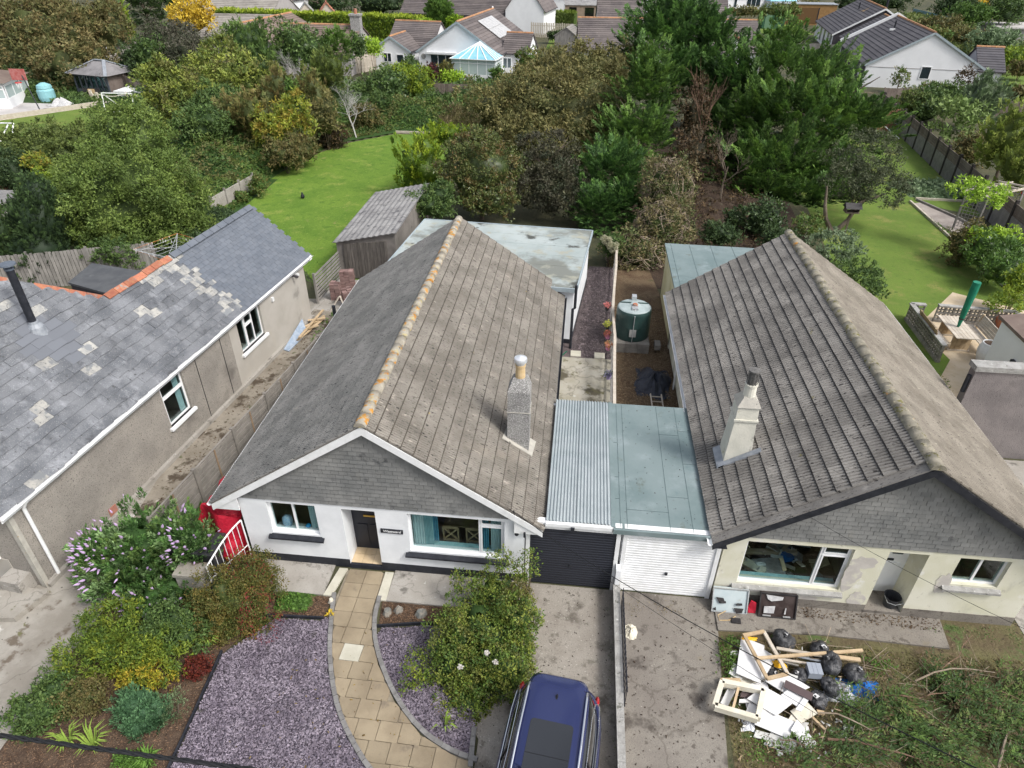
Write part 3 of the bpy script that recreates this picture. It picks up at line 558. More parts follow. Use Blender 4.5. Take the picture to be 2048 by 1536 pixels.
def tile_mesh(w,g,thick=.028,ribs=4,depth=.018,mts=None,name='roof_tile',uneven=0.0):
 """one interlocking ribbed tile: x across, y up the slope, lower edge proud"""
 pts=[]
 for i in range(ribs):
  a=i/ribs;pts+=[(a,0),(a+.20/ribs,0),(a+.34/ribs,depth),(a+.86/ribs,depth)]
 pts.append((1.0,0))
 n=len(pts);L=g*1.06
 V=[(p[0]*w,0,thick+p[1])for p in pts]+[(p[0]*w,L,.004+p[1])for p in pts]+[(0,0,0),(w,0,0),(0,g*.90,.0065+depth+thick*.15),(w,g*.90,.0065+depth+thick*.15),(w,g*1.04,.007+depth),(0,g*1.04,.007+depth)]
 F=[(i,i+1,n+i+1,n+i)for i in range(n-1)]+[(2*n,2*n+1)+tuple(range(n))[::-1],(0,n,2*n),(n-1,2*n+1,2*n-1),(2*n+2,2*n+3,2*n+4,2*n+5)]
 me=bpy.data.meshes.new(name);me.from_pydata(V,[],F);me.materials.append(mts);me.materials.append(bpy.data.materials[mts.name+'_shade_grime'])
 me.polygons.foreach_set('material_index',[1 if i<n-1 and i%4==0 else 0 for i in range(n-1)]+[1,0,0,1]);return me  # second material paints gap shade and dirt on channels, nose and lap strip
def slate_mesh(w,g,thick=.010,mts=None,name='slate',gap=.006,seed=0):
 r=random.Random(seed);j=lambda s:r.uniform(-s,s)
 a,b=gap/2,w-gap/2;L=g*1.08;jj=.012 if seed else 0
 q=[(a+j(jj),j(jj)),(b+j(jj),j(jj)),(b,L),(a,L)]
 if seed and seed%3==0:q[1:2]=[(b-.05,q[1][1]),(b,q[1][1]+.05)]
 n=len(q);V=[]
 for(x,y)in q:V.append((x,y,(thick*2.1 if y<g*.5 else .004)))
 for(x,y)in q:V.append((x,y,(thick*.8 if y<g*.5 else-.004)))
 F=[tuple(range(n))]+[(i,i+n,(i+1)%n+n,(i+1)%n)for i in range(n)]
 me=bpy.data.meshes.new(name);me.from_pydata(V,[],F);me.materials.append(mts);return me
def join_meshes(name,items,parent,mats):
 mats=[]
 for me in{id(i[0]):i[0]for i in items}.values():mats+=[m for m in me.materials if m not in mats]
 Vs,Fs,Mi=[],[],[];off=0
 cache={}
 for me,M,mi in items:
  if me.name not in cache:
   cache[me.name]=(np.array([v.co[:]for v in me.vertices]),[tuple(p.vertices)for p in me.polygons],[p.material_index for p in me.polygons])
  v,f,pm=cache[me.name];A=np.array(M);Vs.append(v@A[:3,:3].T+A[:3,3]);Fs+=[tuple(i+off for i in q)for q in f];Mi+=[mats.index(me.materials[q])for q in pm];off+=len(v)
 me=bpy.data.meshes.new(name);me.from_pydata(np.concatenate(Vs).tolist(),[],Fs)
 for m in mats:me.materials.append(m)
 me.polygons.foreach_set('material_index',Mi);me.update()
 PM=WM[parent.name];me.transform(PM.inverted())
 o=bpy.data.objects.new(name,me);COL.objects.link(o);o.parent=parent;WM[o.name]=PM;o['kind']='stuff';return o
def lay(parent,planes,name,nmax=300,restname=None):
 """planes: list of dicts O,U,V,N,W,H,w,g,meshes,clip,stagger,pick -> tiles; nearest nmax as parts, the rest joined"""
 items=[];cpos=np.array([0,0,HCAM])
 for P in planes:
  O,U,V,N=[Vector(P[k])for k in('O','U','V','N')];w,g=P['w'],P['g'];r=random.Random(P.get('seed',1))
  rows=int(round(P['H']/g));cols=int(math.ceil(P['W']/w))+1;jit=P.get('jit',.004);rj=P.get('rot',.004)
  for i in range(rows):
   off=-(w*.5 if(i%2 and P.get('stagger'))else 0)+P.get('off',0)
   for j in range(cols):
    x=off+j*w;y=i*g
    if not P['clip'](x+w/2,y+g/2,x,w):continue
    x+=r.uniform(-jit,jit);y+=r.uniform(-jit,jit)
    me,k=P['pick'](x+w/2,y+g/2,r)
    a=r.uniform(-rj,rj);U2=(U+V*a).normalized();V2=N.cross(U2);tl=r.uniform(0,P.get('lift',.004))
    p=O+U*x+V*y+N*tl
    M=Matrix(((U2.x,V2.x,N.x,p.x),(U2.y,V2.y,N.y,p.y),(U2.z,V2.z,N.z,p.z),(0,0,0,1)))
    q=np.array(p);vw=cpos-q;dd=np.linalg.norm(vw);face=max(.02,float(vw@np.array(N))/dd)
    s2=(q-cpos);zc=s2@FW;inside=zc>0 and abs(s2@RT/zc)<.78 and abs(s2@UP/zc)<.59
    items.append((face/dd**2*(1 if inside else .01),me,M,k))
 items.sort(key=lambda t:-t[0])
 mats=[]
 for _,me,M,k in items[:nmax]:link_mesh(name,me,parent,M)
 rest=[]
 for _,me,M,k in items[nmax:]:
  m=me.materials[0]
  if m not in mats:mats.append(m)
  rest.append((me,M,mats.index(m)))
 if rest:join_meshes(restname or name+'_courses',rest,parent,mats)
def grid_slabs(name,mesh_mat,parent=None):pass
#  THE SETTING
sheet('ground',[(-260,-40),(260,-40),(260,420),(-260,420)],0.0,m_ground)
sheet('left_yard',[(-34,-3),(-10.86,-3),(-10.86,9.6),(-10.3,12.4),(-9.9,25.2),(-11.15,26.2),(-34,24)],.004,m_path)['label']='cracked pale concrete yard and side passage'
lawn_main=[(-11.3,27.0),(-12.3,28.04),(-20.6,38.6),(-20.3,44.1),(-19.3,49.2),(-17.98,52.2),(-15.2,55.2),(-11.85,55.4),(-9.5,50),(-9.5,38),(-7.5,33),(-7.2,30.4),(-8.2,27)]  # lawn stops short on the east; dark ground beyond stands for tree shade
sheet('passage',[(-11.9,12.2),(-10.35,12.4),(-9.95,16),(-9.6,20),(-9.1,24.9),(-11.2,25.2),(-12.2,15)],.008,m_passage)
sheet('lawn',lawn_main,.004,m_lawn)
sheet('garden_lawn',[(13.6,17),(14.45,22.06),(22,23),(22.5,29.6),(20.1,29.6),(20.2,34.3),(20.3,43.4),(24.2,40.6),(25.6,44),(26.9,67),(24.5,68),(18,52),(14,44),(13,34),(11.8,30),(11.9,17)],.004,m_lawn2)
sheet('far_garden_lawn',[(-62,46),(-32,46),(-33,64),(-44,62.2),(-50.3,54.5),(-62,50)],.004,m_lawn2)
sheet('patio',[(-72,49.5),(-50.0,54.3),(-44.6,61.4),(-45,62.9),(-54,63.5),(-60,66),(-80,64)],.008,m_patio)
sheet('right_house_lawn',[(43,84),(62,84),(62,96),(46,96)],.004,m_lawn2);sheet('stone_terrace',[(43.5,78.5),(62,77),(62,83.8),(43.8,83.8)],.006,m_patio)
sheet('middle_lawn',[(-6,103),(14,103),(14,121),(-6,121)],.004,m_lawn2)
sheet('far_right_lawn',[(20,126),(36,126),(36,142),(20,142)],.004,m_lawn2)
sheet('garden_path',[(20.3,42.9),(21.2,43.3),(22.2,40),(22.6,36.5),(21.4,33.5),(20.6,34.6),(21.0,37.6),(20.4,40.2)],.010,m_roundpath)
sheet('gravel_alley',[(-.6,22.5),(1.66,22.5),(1.95,31.2),(.7,31.2),(-.6,23.6)],.006,m_alley)
sheet('concrete_yard',[(-.75,16.3),(1.6,16.3),(1.66,22.5),(-.75,22.5)],.008,mat('mossy_yard_concrete',(.30,.28,.22),(.38,.36,.31),1.0,bump=.008,bsc=22,spots=[((.09,.08,.055),.9,.50,.62),((.12,.11,.06),2.4,.56,.68),((.48,.47,.43),1.6,.64,.72)],crack=.3))
sheet('side_path',[(11.2,9.5),(30,9.5),(30,17.9),(11.2,17.9)],.014,m_conc)
sheet('mulch_yard',[(1.7,16.3),(4.0,16.3),(4.0,28),(3.4,33),(2.0,33),(1.75,24)],.006,m_mulch2)
sheet('needle_litter',[(3.4,29),(12,29.5),(13,45),(9,58),(3,56),(2.4,34)],.005,m_litter)
sheet('driveway',[(-1.35,-3),(1.47,-3),(1.47,11.41),(-.8,11.41),(-.8,10.45),(-2.6,10.4),(-2.6,9),(-1.35,7.3)],.008,m_drive)
sheet('tarmac_drive',[(1.57,-3),(3.75,-3),(3.62,6.5),(3.95,10.4),(3.95,11.41),(1.57,11.41)],.008,m_drive2)
sheet('rough_front_garden',[(3.62,-3),(16,-3),(16,11.5),(11.0,11.5),(3.9,11.5)],.004,m_gardensoil)
ap=MB().ext([(3.95,10.48,.0),(6.4,10.62,.0),(9.25,10.56,.0),(9.35,11.38,.0),(3.95,11.40,.0)],(0,0,.05)).build('apron',m_drive2);tag(ap,kind='structure')
apw=MB().ext([(-7.95,10.43,0),(-5.72,10.45,0),(-5.72,11.40,0),(-7.95,11.40,0)],(0,0,.045)).ext([(-4.12,10.45,0),(-.82,10.45,0),(-.82,11.40,0),(-4.12,11.40,0)],(0,0,.045)).build('concrete_apron',m_conc);tag(apw,kind='structure')
sheet('mulch_bed',[(-10.95,4),(-7.28,4),(-7.35,6.5),(-7.48,8.6),(-6.9,9.75),(-5.45,9.8),(-5.5,10.43),(-8.0,10.43),(-8.2,11.8),(-9.9,12.2),(-10.9,9.4)],.012,m_mulch)
sheet('mulch_border',[(-4.12,9.72),(-2.5,10.0),(-2.5,10.44),(-4.22,10.44)],.012,m_mulch)
PL=[(-5.39,10.45),(-5.27,9.92),(-5.02,8.99),(-4.61,8.04),(-4.21,7.4),(-3.71,6.83),(-3.3,6.45),(-2.6,5.95),(-1.6,5.5)]
PR=[(-4.36,10.45),(-4.33,9.95),(-4.18,9.4),(-3.85,8.73),(-3.26,7.9),(-2.57,7.26),(-1.87,6.93),(-1.4,6.83)]
sheet('path',PL+[(-1.4,5.45),(-1.38,6.86)]+PR[::-1][1:]+[(-4.36,11.3),(-5.36,11.3)],.010,m_joint)
pave=thing('slab_path','curved path of buff square paving slabs from the porch to the road','garden path',(-4.6,9,0))
rr=random.Random(4)
poly_path=PL+[(-1.42,5.6),(-1.42,6.8)]+PR[::-1][1:]+[(-4.42,11.32),(-5.32,11.32)]
def clip_poly(sub,clip):
 """clip convex quad sub to (possibly concave) polygon by sampling is costly; Sutherland-Hodgman against convex only"""
 return sub
def inside(px,py,poly):return bool(in_poly(np.array([px]),np.array([py]),np.array(poly))[0])
def soft_slab(cx,cy,sx,sy,ang):
 """square slab trimmed to the path outline by pulling outside corners in"""
 c,s=math.cos(ang),math.sin(ang);q=[]
 N_=5
 for e in range(4):
  a=[(-1,-1),(1,-1),(1,1),(-1,1)][e];b=[(1,-1),(1,1),(-1,1),(-1,-1)][e]
  for k in range(N_):f=k/N_;q.append((a[0]+(b[0]-a[0])*f,a[1]+(b[1]-a[1])*f))
 pts=[(cx+(x*sx/2)*c-(y*sy/2)*s,cy+(x*sx/2)*s+(y*sy/2)*c)for x,y in q]
 ins=[inside(x,y,poly_path)for x,y in pts]
 if not any(ins):return None
 if not inside(cx,cy,poly_path):
  k=[p for p,i in zip(pts,ins)if i];cx=sum(p[0]for p in k)/len(k);cy=sum(p[1]for p in k)/len(k)
  if not inside(cx,cy,poly_path):return None
 out=[]
 for(x,y),i in zip(pts,ins):
  if not i:
   lo,hi=0.0,1.0
   for _ in range(9):
    m=(lo+hi)/2
    if inside(cx+(x-cx)*m,cy+(y-cy)*m,poly_path):lo=m
    else:hi=m
   x,y=cx+(x-cx)*lo,cy+(y-cy)*lo
  out.append((x,y))
 A=abs(sum(out[i-1][0]*out[i][1]-out[i][0]*out[i-1][1]for i in range(len(out))))/2
 if A<.02:return None
 o2=[out[i]for i in range(len(out))if i%5==0 or not ins[i]or not ins[i-1]or not ins[(i+1)%len(out)]]
 return o2 if len(o2)>2 else None
row_y=[11.32-.43*i for i in range(0,14)]
palecells={(5,0),(9,3),(2,9)}
for i in range(14):
 y=11.32-.43*(i+.5);n0=0
 shift=.0 if i<4 else-.06*(i-3)*.3+(.11 if i%2 else 0)
 for j in range(-1,10):
  x=-5.08+.465*j+shift
  sl_=soft_slab(x,y,.452,.418,-.03 if i>3 else 0)
  if not sl_:continue
  z=.012+rr.uniform(0,.006);pale=(i,j)in{(7,0),(11,3),(8,-1),(12,1),(5,1)}
  MB().ext([(a,b,z)for a,b in sl_],(0,0,.028)).build('paving_slab',m_slabpale if pale else m_slab,pave)
edg=thing('path_edging','row of grey edging blocks curving along both sides of the slab path','path edging',(-4.6,8,0))
def walk(poly,step):
 pts=[Vector((p[0],p[1],0))for p in poly];out=[];rest=0
 for a,b in zip(pts,pts[1:]):
  d=(b-a).length;t=rest
  while t<d:out.append((a.lerp(b,t/d),(b-a).normalized()));t+=step
  rest=t-d
 return out
eb=bpy.data.meshes.new('edging_block');_m=MB().box(-.095,.095,-.05,.05,0,.075);eb.from_pydata(_m.v,[],_m.f);eb.materials.append(m_edge)
def smooth_line(p,n=3):
 for _ in range(n):
  q=[p[0]]
  for a,b in zip(p,p[1:]):q+=[(a[0]*.75+b[0]*.25,a[1]*.75+b[1]*.25),(a[0]*.25+b[0]*.75,a[1]*.25+b[1]*.75)]
  p=q+[p[-1]]
 return p
for line,sgn in((PL,-1),(PR,1),([(-1.38,6.82),(-1.42,7.55)],1)):
 for p,d in walk(smooth_line(line,2),.2):
  nn=Vector((d.y,-d.x,0))*(-.055*sgn)*(-1 if sgn>0 else 1)*(1 if sgn>0 else 1)
  off=Vector((d.y,-d.x,0))*(.055 if sgn<0 else-.055)
  a=math.atan2(d.y,d.x)+rr.uniform(-.02,.02);q=p+off
  link_mesh('edging_block',eb,edg,T3(q.x,q.y,rr.uniform(-.004,.004),a))
hb=MB()
for x0,x1,xb0,xb1 in((-5.72,-5.50,-5.58,-5.36),(-4.36,-4.12,-4.36,-4.14)):
 hb.ext([(x0,10.44,0),(x1,10.44,0),(xb1,11.32,0),(xb0,11.32,0)],(0,0,.05))
tag(hb.build('mortar_strip',m_slabpale),kind='structure')
polyA=[(-7.3,4.4),(-7.33,6.5),(-7.46,8.6),(-6.62,9.66),(-5.5,9.72)]+[(x-.10,y)for x,y in PL[1:7]]+[(-3.2,5.9),(-2.4,4.4)]
polyB=[(-4.0,9.68),(-2.3,9.95),(-1.9,9.0),(-1.42,7.5),(-1.5,6.93)]+[(x+.08,y+.06)for x,y in PR[::-1][1:6]]
sheet('slate_bed',polyA,.006,m_chipbed);sheet('slate_bed',polyB,.0065,m_chipbed)
flat_bits('slate_chippings',polyA,.012,.050,.5,m_slatechip,2.1,3,.006,.22,.03)
flat_bits('slate_chippings',polyB,.012,.050,.5,m_slatechip,2.1,4,.006,.22,.03)
flat_bits('bark_chips',[(-10.9,4),(-7.4,4),(-7.5,8.6),(-8.0,10.4),(-9.9,12),(-10.9,9.4)],.014,.05,.22,mat('bark_chip',(.13,.075,.045),(.22,.14,.09),30,var=.4),.22,5,.006,.3,.02)
flat_bits('bark_chips',[(-4.1,9.74),(-2.5,10.0),(-2.5,10.42),(-4.2,10.42)],.014,.05,.25,bpy.data.materials['bark_chip'],.8,6,.006,.3,.02)
flat_bits('bark_chips',[(-6.9,9.8),(-5.5,9.85),(-5.55,10.4),(-6.9,10.4)],.014,.05,.25,bpy.data.materials['bark_chip'],.8,7,.006,.3,.02)
flat_bits('wood_chips',[(1.78,18.8),(3.9,18.8),(3.85,27),(1.9,27)],.008,.075,.22,mat('dry_chip',(.17,.115,.07),(.30,.23,.15),30,var=.4),.42,8,.006,.3,.02)
flat_bits('gravel_stones',[(-.0,22.6),(1.64,22.6),(1.9,31),(.7,31),(0.3,24)],.008,.07,.6,mat('dark_chip',(.11,.088,.095),(.19,.155,.16),30,var=.45),.8,9,.008,.3,.02)
def lawn_edge(name,pts,label):
 mb=MB()
 for a,b in zip(pts,pts[1:]):mb.beam((a[0],a[1],.035),(b[0],b[1],.035),.035,.12)
 return tag(mb.build(name,m_black),label,'edging')
lawn_edge('lawn_edging',[(-7.3,4.2),(-7.37,6.5),(-7.5,8.66)],'black strip edging between the mulch bed and the wide purple slate chippings')
lawn_edge('lawn_edging',[(-6.9,9.70),(-5.48,9.78)],'short black edging along the small weedy bed left of the slab path')
lawn_edge('lawn_edging',[(-4.14,9.70),(-3.3,9.86),(-2.6,9.97)],'short black edging in front of the mulch border with three stones')
#  HOUSE WITH THE WHITE FRONT
Y0=11.41
TW=T3(0,Y0,0)
hw=thing('white_bungalow','white rendered bungalow with slate-hung gable and lichened brown tile roof','bungalow',(-4.4,17.8,0))
XL,XR_,XC,ZE,ZR=-8.554,-.337,-4.4455,2.10,4.852
YF,YB=11.27,24.16
holes=[(-7.20,-5.96,1.10,2.13),(-5.30,-4.46,.02,2.10),(-3.66,-1.28,.84,2.12)]
mb=MB();WX0,WX1=-7.90,-.79
wall_holes(mb,TW,WX0,WX1,.16,2.25,0,.26,holes)
mb.box(WX0,WX0+.26,Y0+.26,24.0,.16,2.25);mb.box(WX1-.26,WX1,Y0+.26,24.0,.16,2.25);mb.box(WX0,WX1,23.8,24.0+.05,0,2.2)
mb.box(-5.56,-5.302,Y0+.261,12.7,.02,2.2);mb.box(-4.458,-4.2,Y0+.261,12.7,.02,2.2);mb.box(-5.30,-4.46,Y0+.261,12.7,2.102,2.2)
mb.build('wall',m_render,hw)
mb=MB();wall_holes(mb,TW,WX0-.012,WX1+.0,0,.16,-.012,.24,[(-5.304,-4.456,-.1,.3)]);mb.box(-5.303,-4.457,Y0-.02,Y0+.05,0,.145);mb.build('plinth',m_black,hw)
fl=MB().box(-5.30,-4.46,Y0+.05,12.66,0,.135).build('porch_floor',m_joint,hw)
ft=bpy.data.meshes.new('floor_tile');_m=MB().box(0,.272,0,.29,0,.012);ft.from_pydata(_m.v,[],_m.f);ft.materials.append(m_cells)
for i in range(3):
 for j in range(2):link_mesh('floor_tile',ft,hw,T3(-5.295+.279*i,Y0+.055+.30*j,.136))
dr=MB();yd=11.98
dr.box(-5.30,-4.46,yd,yd+.06,.14,2.10);
do_=dr.build('door',m_door,hw)
for(a,b,c,d)in((-5.18,-4.92,.30,1.05),(-4.84,-4.58,.30,1.05)):
 MB().box(a,b,yd-.018,yd+.002,c,d).build('panel',m_door,do_)
MB().box(-5.16,-4.56,yd-.012,yd+.002,1.55,2.0).build('pane',m_glassdark,do_)
MB().box(-4.98,-4.68,yd-.022,yd-.003,1.33,1.38).build('letterbox',m_gold,do_)
w1=window(hw,TW,-7.20,-5.96,1.10,2.13,.10,(0,.5,1));w2=window(hw,TW,-3.66,-1.28,.84,2.12,.10,(0,.74,1),((1,.78,1),))
for x0,x1,z in((-7.30,-5.86,1.10),(-3.78,-1.16,.84)):
 MB().ext([(x0+.08,Y0+.1,z),(x1-.08,Y0+.1,z),(x1-.06,Y0-.02,z-.06),(x1,Y0-.02,z-.06),(x1,Y0-.12,z-.10),(x0,Y0-.12,z-.10),(x0,Y0-.02,z-.06),(x0+.06,Y0-.02,z-.06)],(0,0,-.05)).build('sill',m_black,hw)
room(hw,TW,-7.6,-5.62,.3,2.2,2.0,m_room,.27);room(hw,TW,-4.1,-1.1,.1,2.2,3.2,m_room,.27)
def curtain(parent,T,x0,x1,z0,z1,y,m,n=7,amp=.02,name='curtain'):
 V,F=[],[];k=n*4
 for i in range(k+1):
  f=i/k;x=x0+(x1-x0)*f;yy=y+amp*math.sin(f*n*6.28)
  V+=[(x,yy,z0),(x,yy,z1),(x,yy+.012,z0),(x,yy+.012,z1)]
 for i in range(k):
  b=i*4;F+=[(b,b+4,b+5,b+1),(b+2,b+3,b+7,b+6),(b+1,b+5,b+7,b+3),(b,b+2,b+6,b+4)]
 return MB().add(V,F,0,T).build(name,m,parent)
curtain(hw,TW,-3.60,-3.32,.86,2.1,.22,m_blind,4,.014,'blind');curtain(hw,TW,-3.36,-3.10,.86,2.1,.25,m_aqua);curtain(hw,TW,-3.14,-2.98,.95,2.1,.29,m_teal,3)
curtain(hw,TW,-1.86,-1.70,.86,2.1,.25,m_teal,3);curtain(hw,TW,-1.64,-1.34,.86,2.1,.22,m_blind,4,.014,'blind');curtain(hw,TW,-6.24,-6.02,1.12,2.1,.21,m_blind,4,.012,'blind')
MB().box(-3.64,-1.3,.165,.40,.80,.835,0,TW).build('window_board',m_aqua,hw);MB().box(-7.18,-5.98,.165,.36,1.06,1.095,0,TW).build('window_board',m_roomlight,hw)
tb=thing('dining_table','wooden dining table behind the wide front window','table',(-2.3,Y0+1.35,.1))
MB().box(-3.0,-1.75,Y0+.95,Y0+1.7,.80,.84).build('table_top',m_oak,tb)
for x in(-2.93,-1.86):
 for y in(1.0,1.58):MB().box(x,x+.07,Y0+y,Y0+y+.07,.1,.80).build('leg',m_oak,tb)
def xchair(cx,lab):
 c=thing('dining_chair',lab,'chair',(cx,Y0+.74,.1),0,'oak chairs at the window')
 MB().box(cx-.20,cx+.20,Y0+.56,Y0+.94,.52,.56).build('seat',m_room,c)
 b=MB()
 for s in(-1,1):b.beam((cx+s*.19,Y0+.57,.1),(cx+s*.19,Y0+.52,1.26),.04,.04)
 b.beam((cx-.2,Y0+.525,1.22),(cx+.2,Y0+.525,1.22),.03,.09);b.beam((cx-.19,Y0+.53,.78),(cx+.19,Y0+.53,.78),.025,.05)
 b.beam((cx-.18,Y0+.528,.8),(cx+.18,Y0+.528,1.19),.02,.045);b.beam((cx+.18,Y0+.530,.8),(cx-.18,Y0+.530,1.19),.02,.045);b.build('backrest',m_oak,c)
 for s in(-1,1):MB().box(cx+s*.18-.02,cx+s*.18+.02,Y0+.88,Y0+.92,.1,.52).build('leg',m_oak,c)
xchair(-2.72,'left oak dining chair with crossed back, seen through the wide front window');xchair(-2.12,'right oak dining chair with crossed back, seen through the wide front window')
for x,lab in((-2.86,'left white pillar candle on the table behind the front window'),(-2.0,'right white pillar candle on the table behind the front window')):
 c=thing('candle',lab,'candle',(x,Y0+1.05,.84),0,'pillar candles on the dining table');MB().lathe([(.035,0),(.035,.25)],(x,Y0+1.15,.96),10).build('wax',m_roomlight,c);MB().lathe([(.05,0),(.02,.04),(.02,.10),(.05,.12)],(x,Y0+1.15,.84),10).build('holder',m_oak,c)
bs=thing('gift_bag','pale patterned bag standing on the sill of the left front window','bag',(-6.95,Y0+.27,1.095));MB().lathe([(.10,0),(.13,.12),(.12,.26),(.05,.34)],(-6.9,Y0+.27,1.095),10).build('body',mat('pale_print',(.5,.55,.6),(.25,.38,.6),30),bs,smooth=True)
fs=thing('blue_ornament','small bright blue ornament on the sill of the left front window','ornament',(-6.3,Y0+.24,1.095));MB().lathe([(.02,0),(.07,.03),(.08,.06),(.03,.11)],(-6.36,Y0+.26,1.095),8).build('body',mat('blue_glaze',(.02,.25,.5),rough=.2),fs)
sg=MB().box(-4.36,-3.80,Y0-.03,Y0-.002,1.42,1.55).build('name_plate',m_black,hw)
def text(body,size,T,m,parent,name='lettering',shear=0.0,ext=.003,sx=1.0):
 cu=bpy.data.curves.new(name,'FONT');cu.body=body;cu.size=size;cu.extrude=ext;cu.align_x='CENTER';cu.align_y='CENTER';cu.shear=shear;cu.offset=size*.012
 ob=bpy.data.objects.new(name,cu);COL.objects.link(ob);bpy.context.view_layer.update()
 me=bpy.data.meshes.new_from_object(ob);bpy.data.objects.remove(ob);me.transform(Matrix.Diagonal((sx,1,1,1)));me.materials.clear();me.materials.append(m)
 return link_mesh(name,me,parent,T)
text('Westward',.105,T3(-4.08,Y0-.033,1.487)@Matrix.Rotation(R(90),4,'X'),m_white,sg,shear=.25)
mb=MB();mb.ext([(XL+.44,Y0+.0,2.25),(XR_-.44,Y0+.0,2.25),(XC,Y0+.0,ZR-.16)],(0,.2,0));mb.build('gable_wall',m_gslate,hw)
gs=slate_mesh(.20,.125,.010,m_gslate,'wall_slate',.006)
sl=(ZR-2.10)/(XR_-XC)
def gclip(x,y,x0,w):X=XL+.18+x;Z=2.25+y;return Z<ZR-.17-abs(X-XC)*sl
lay(hw,[dict(O=(XL+.18,Y0-.002,2.235),U=(1,0,0),V=(0,0,1),N=(0,-1,0),W=7.9,H=2.5,w=.20,g=.125,clip=gclip,stagger=True,pick=lambda x,y,r:(gs,0),lift=.003,jit=.003)],'wall_slate')
sR=(ZR-ZE)/(XR_-XC);mb=MB()
mb.ext([(XL,YF+.02,ZE-.03),(XC,YF+.02,ZR-.03),(XR_,YF+.02,ZE-.03),(XR_,YF+.02,ZE-.12),(XC,YF+.02,ZR-.12),(XL,YF+.02,ZE-.12)],(0,YB-YF-.04,0));mb.build('roof',m_tileR,hw)
ang=math.atan(sR);cA,sA=math.cos(ang),math.sin(ang);SLP=(XR_-XC)/cA
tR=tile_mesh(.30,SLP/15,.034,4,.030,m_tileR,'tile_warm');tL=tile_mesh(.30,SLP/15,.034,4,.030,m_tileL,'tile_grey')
LEN=YB-YF
yb_clip=lambda x,y,x0,w:x0>=-.01 and x0+w<=LEN+.05
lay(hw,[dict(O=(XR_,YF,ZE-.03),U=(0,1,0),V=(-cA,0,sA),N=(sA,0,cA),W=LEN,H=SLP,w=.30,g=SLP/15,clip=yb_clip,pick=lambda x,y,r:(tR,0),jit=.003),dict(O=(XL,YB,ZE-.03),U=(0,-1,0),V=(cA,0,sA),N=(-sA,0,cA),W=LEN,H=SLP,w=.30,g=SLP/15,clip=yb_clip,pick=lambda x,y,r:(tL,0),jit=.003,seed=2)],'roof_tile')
def ridge_tile_mesh(m,L=.44,rad=.135,name='ridge_tile'):
 V,F=[],[];n=8
 for k in range(n+1):
  a=math.pi*k/n
  for(y,rr_)in((0,rad*1.04),(L,rad)):V.append((rr_*math.cos(a),y,rr_*math.sin(a)*.85))
 for k in range(n):F.append((2*k,2*k+1,2*k+3,2*k+2))
 F.append(tuple(2*k for k in range(n+1)));F.append(tuple(2*k+1 for k in range(n,-1,-1)))
 me=bpy.data.meshes.new(name);me.from_pydata(V,[],F);me.materials.append(m);me.polygons.foreach_set('use_smooth',[True]*n+[False]*2);return me
rt=ridge_tile_mesh(m_ridge);rq=random.Random(3)
for i in range(int(LEN/.43)+1):link_mesh('ridge_tile',rt,hw,T3(XC+rq.uniform(-.006,.006),YF-.03+i*.43,ZR-.045+rq.uniform(-.006,.006),rq.uniform(-.015,.015)))
def barge(parent,xl,xc,xr,ze,zr,y,m,h=.19,boxl=True,name='bargeboard'):
 for(xa,xb)in((xl,xc),(xr,xc)):
  MB().ext([(xa,y,ze-.03),(xb,y,zr-.03),(xb,y,zr-.03-h*1.15),(xa,y,ze-.03-h)],(0,.03,0)).build(name,m,parent)
barge(hw,XL+.02,XC,XR_-.02,ZE-.035,ZR-.035,YF-.005,m_white)
mb=MB();
mb.ext([(XL+.02,YF+.03,ZE-.20),(XC,YF+.03,ZR-.22),(XR_-.02,YF+.03,ZE-.20),(XR_-.02,YF+.03,ZE-.215),(XC,YF+.03,ZR-.235),(XL+.02,YF+.03,ZE-.215)],(0,.13,0))
mb.ext([(XL+.02,YF+.028,ZE-.22),(XL+.7,YF+.028,ZE-.22),(XL+.7,YF+.028,ZE+.24)],(0,.03,0));mb.ext([(XR_-.02,YF+.028,ZE-.22),(XR_-.7,YF+.028,ZE-.22),(XR_-.7,YF+.028,ZE+.24)],(0,.03,0))
mb.box(XL+.03,-7.9,YF+.03,YB-.05,1.90,1.92);mb.box(-.79,XR_-.03,YF+.16,YB-.05,1.90,1.92);mb.box(XL+.02,XL+.04,YF+.03,YB-.05,1.9,ZE-.05);mb.box(XR_-.05,XR_-.03,YF+.16,YB-.05,1.9,ZE-.05)
mb.build('soffit',m_white,hw)
def gutter(parent,p,q,m,rad=.055,name='gutter'):
 V,F=[],[];n=6;p,q=Vector(p),Vector(q);d=(q-p).normalized();s_=d.cross(Vector((0,0,1)))
 for e in(p,q):
  for rr_ in(rad,rad*.82):
   for k in range(n+1):a=math.pi*k/n;V.append(e+s_*rr_*math.cos(a)-Vector((0,0,1))*rr_*math.sin(a))
 m_=n+1
 for k in range(n):F+=[(k,k+1,2*m_+k+1,2*m_+k),(m_+k,3*m_+k,3*m_+k+1,m_+k+1),(k,m_+k,m_+k+1,k+1),(2*m_+k,2*m_+k+1,3*m_+k+1,3*m_+k)]
 F+=[(0,2*m_,3*m_,m_),(n,m_+n,3*m_+n,2*m_+n)]
 return MB().add(V,F).build(name,m,parent)
gutter(hw,(XL-.05,YF,ZE-.06),(XL-.05,YB,ZE-.05),m_white);gutter(hw,(XR_+.05,YF+.2,ZE-.06),(XR_+.05,YB,ZE-.05),m_black)
sp=MB();sp.tube([(-.24,23.0,0),(-.24,23.0,0)],.01)if False else None
ch=MB();z0=2.2;ch.ext([(-1.46,13.62,z0),(-.90,13.62,z0),(-.90,14.12,z0),(-1.46,14.12,z0)],(0,0,4.34-z0))
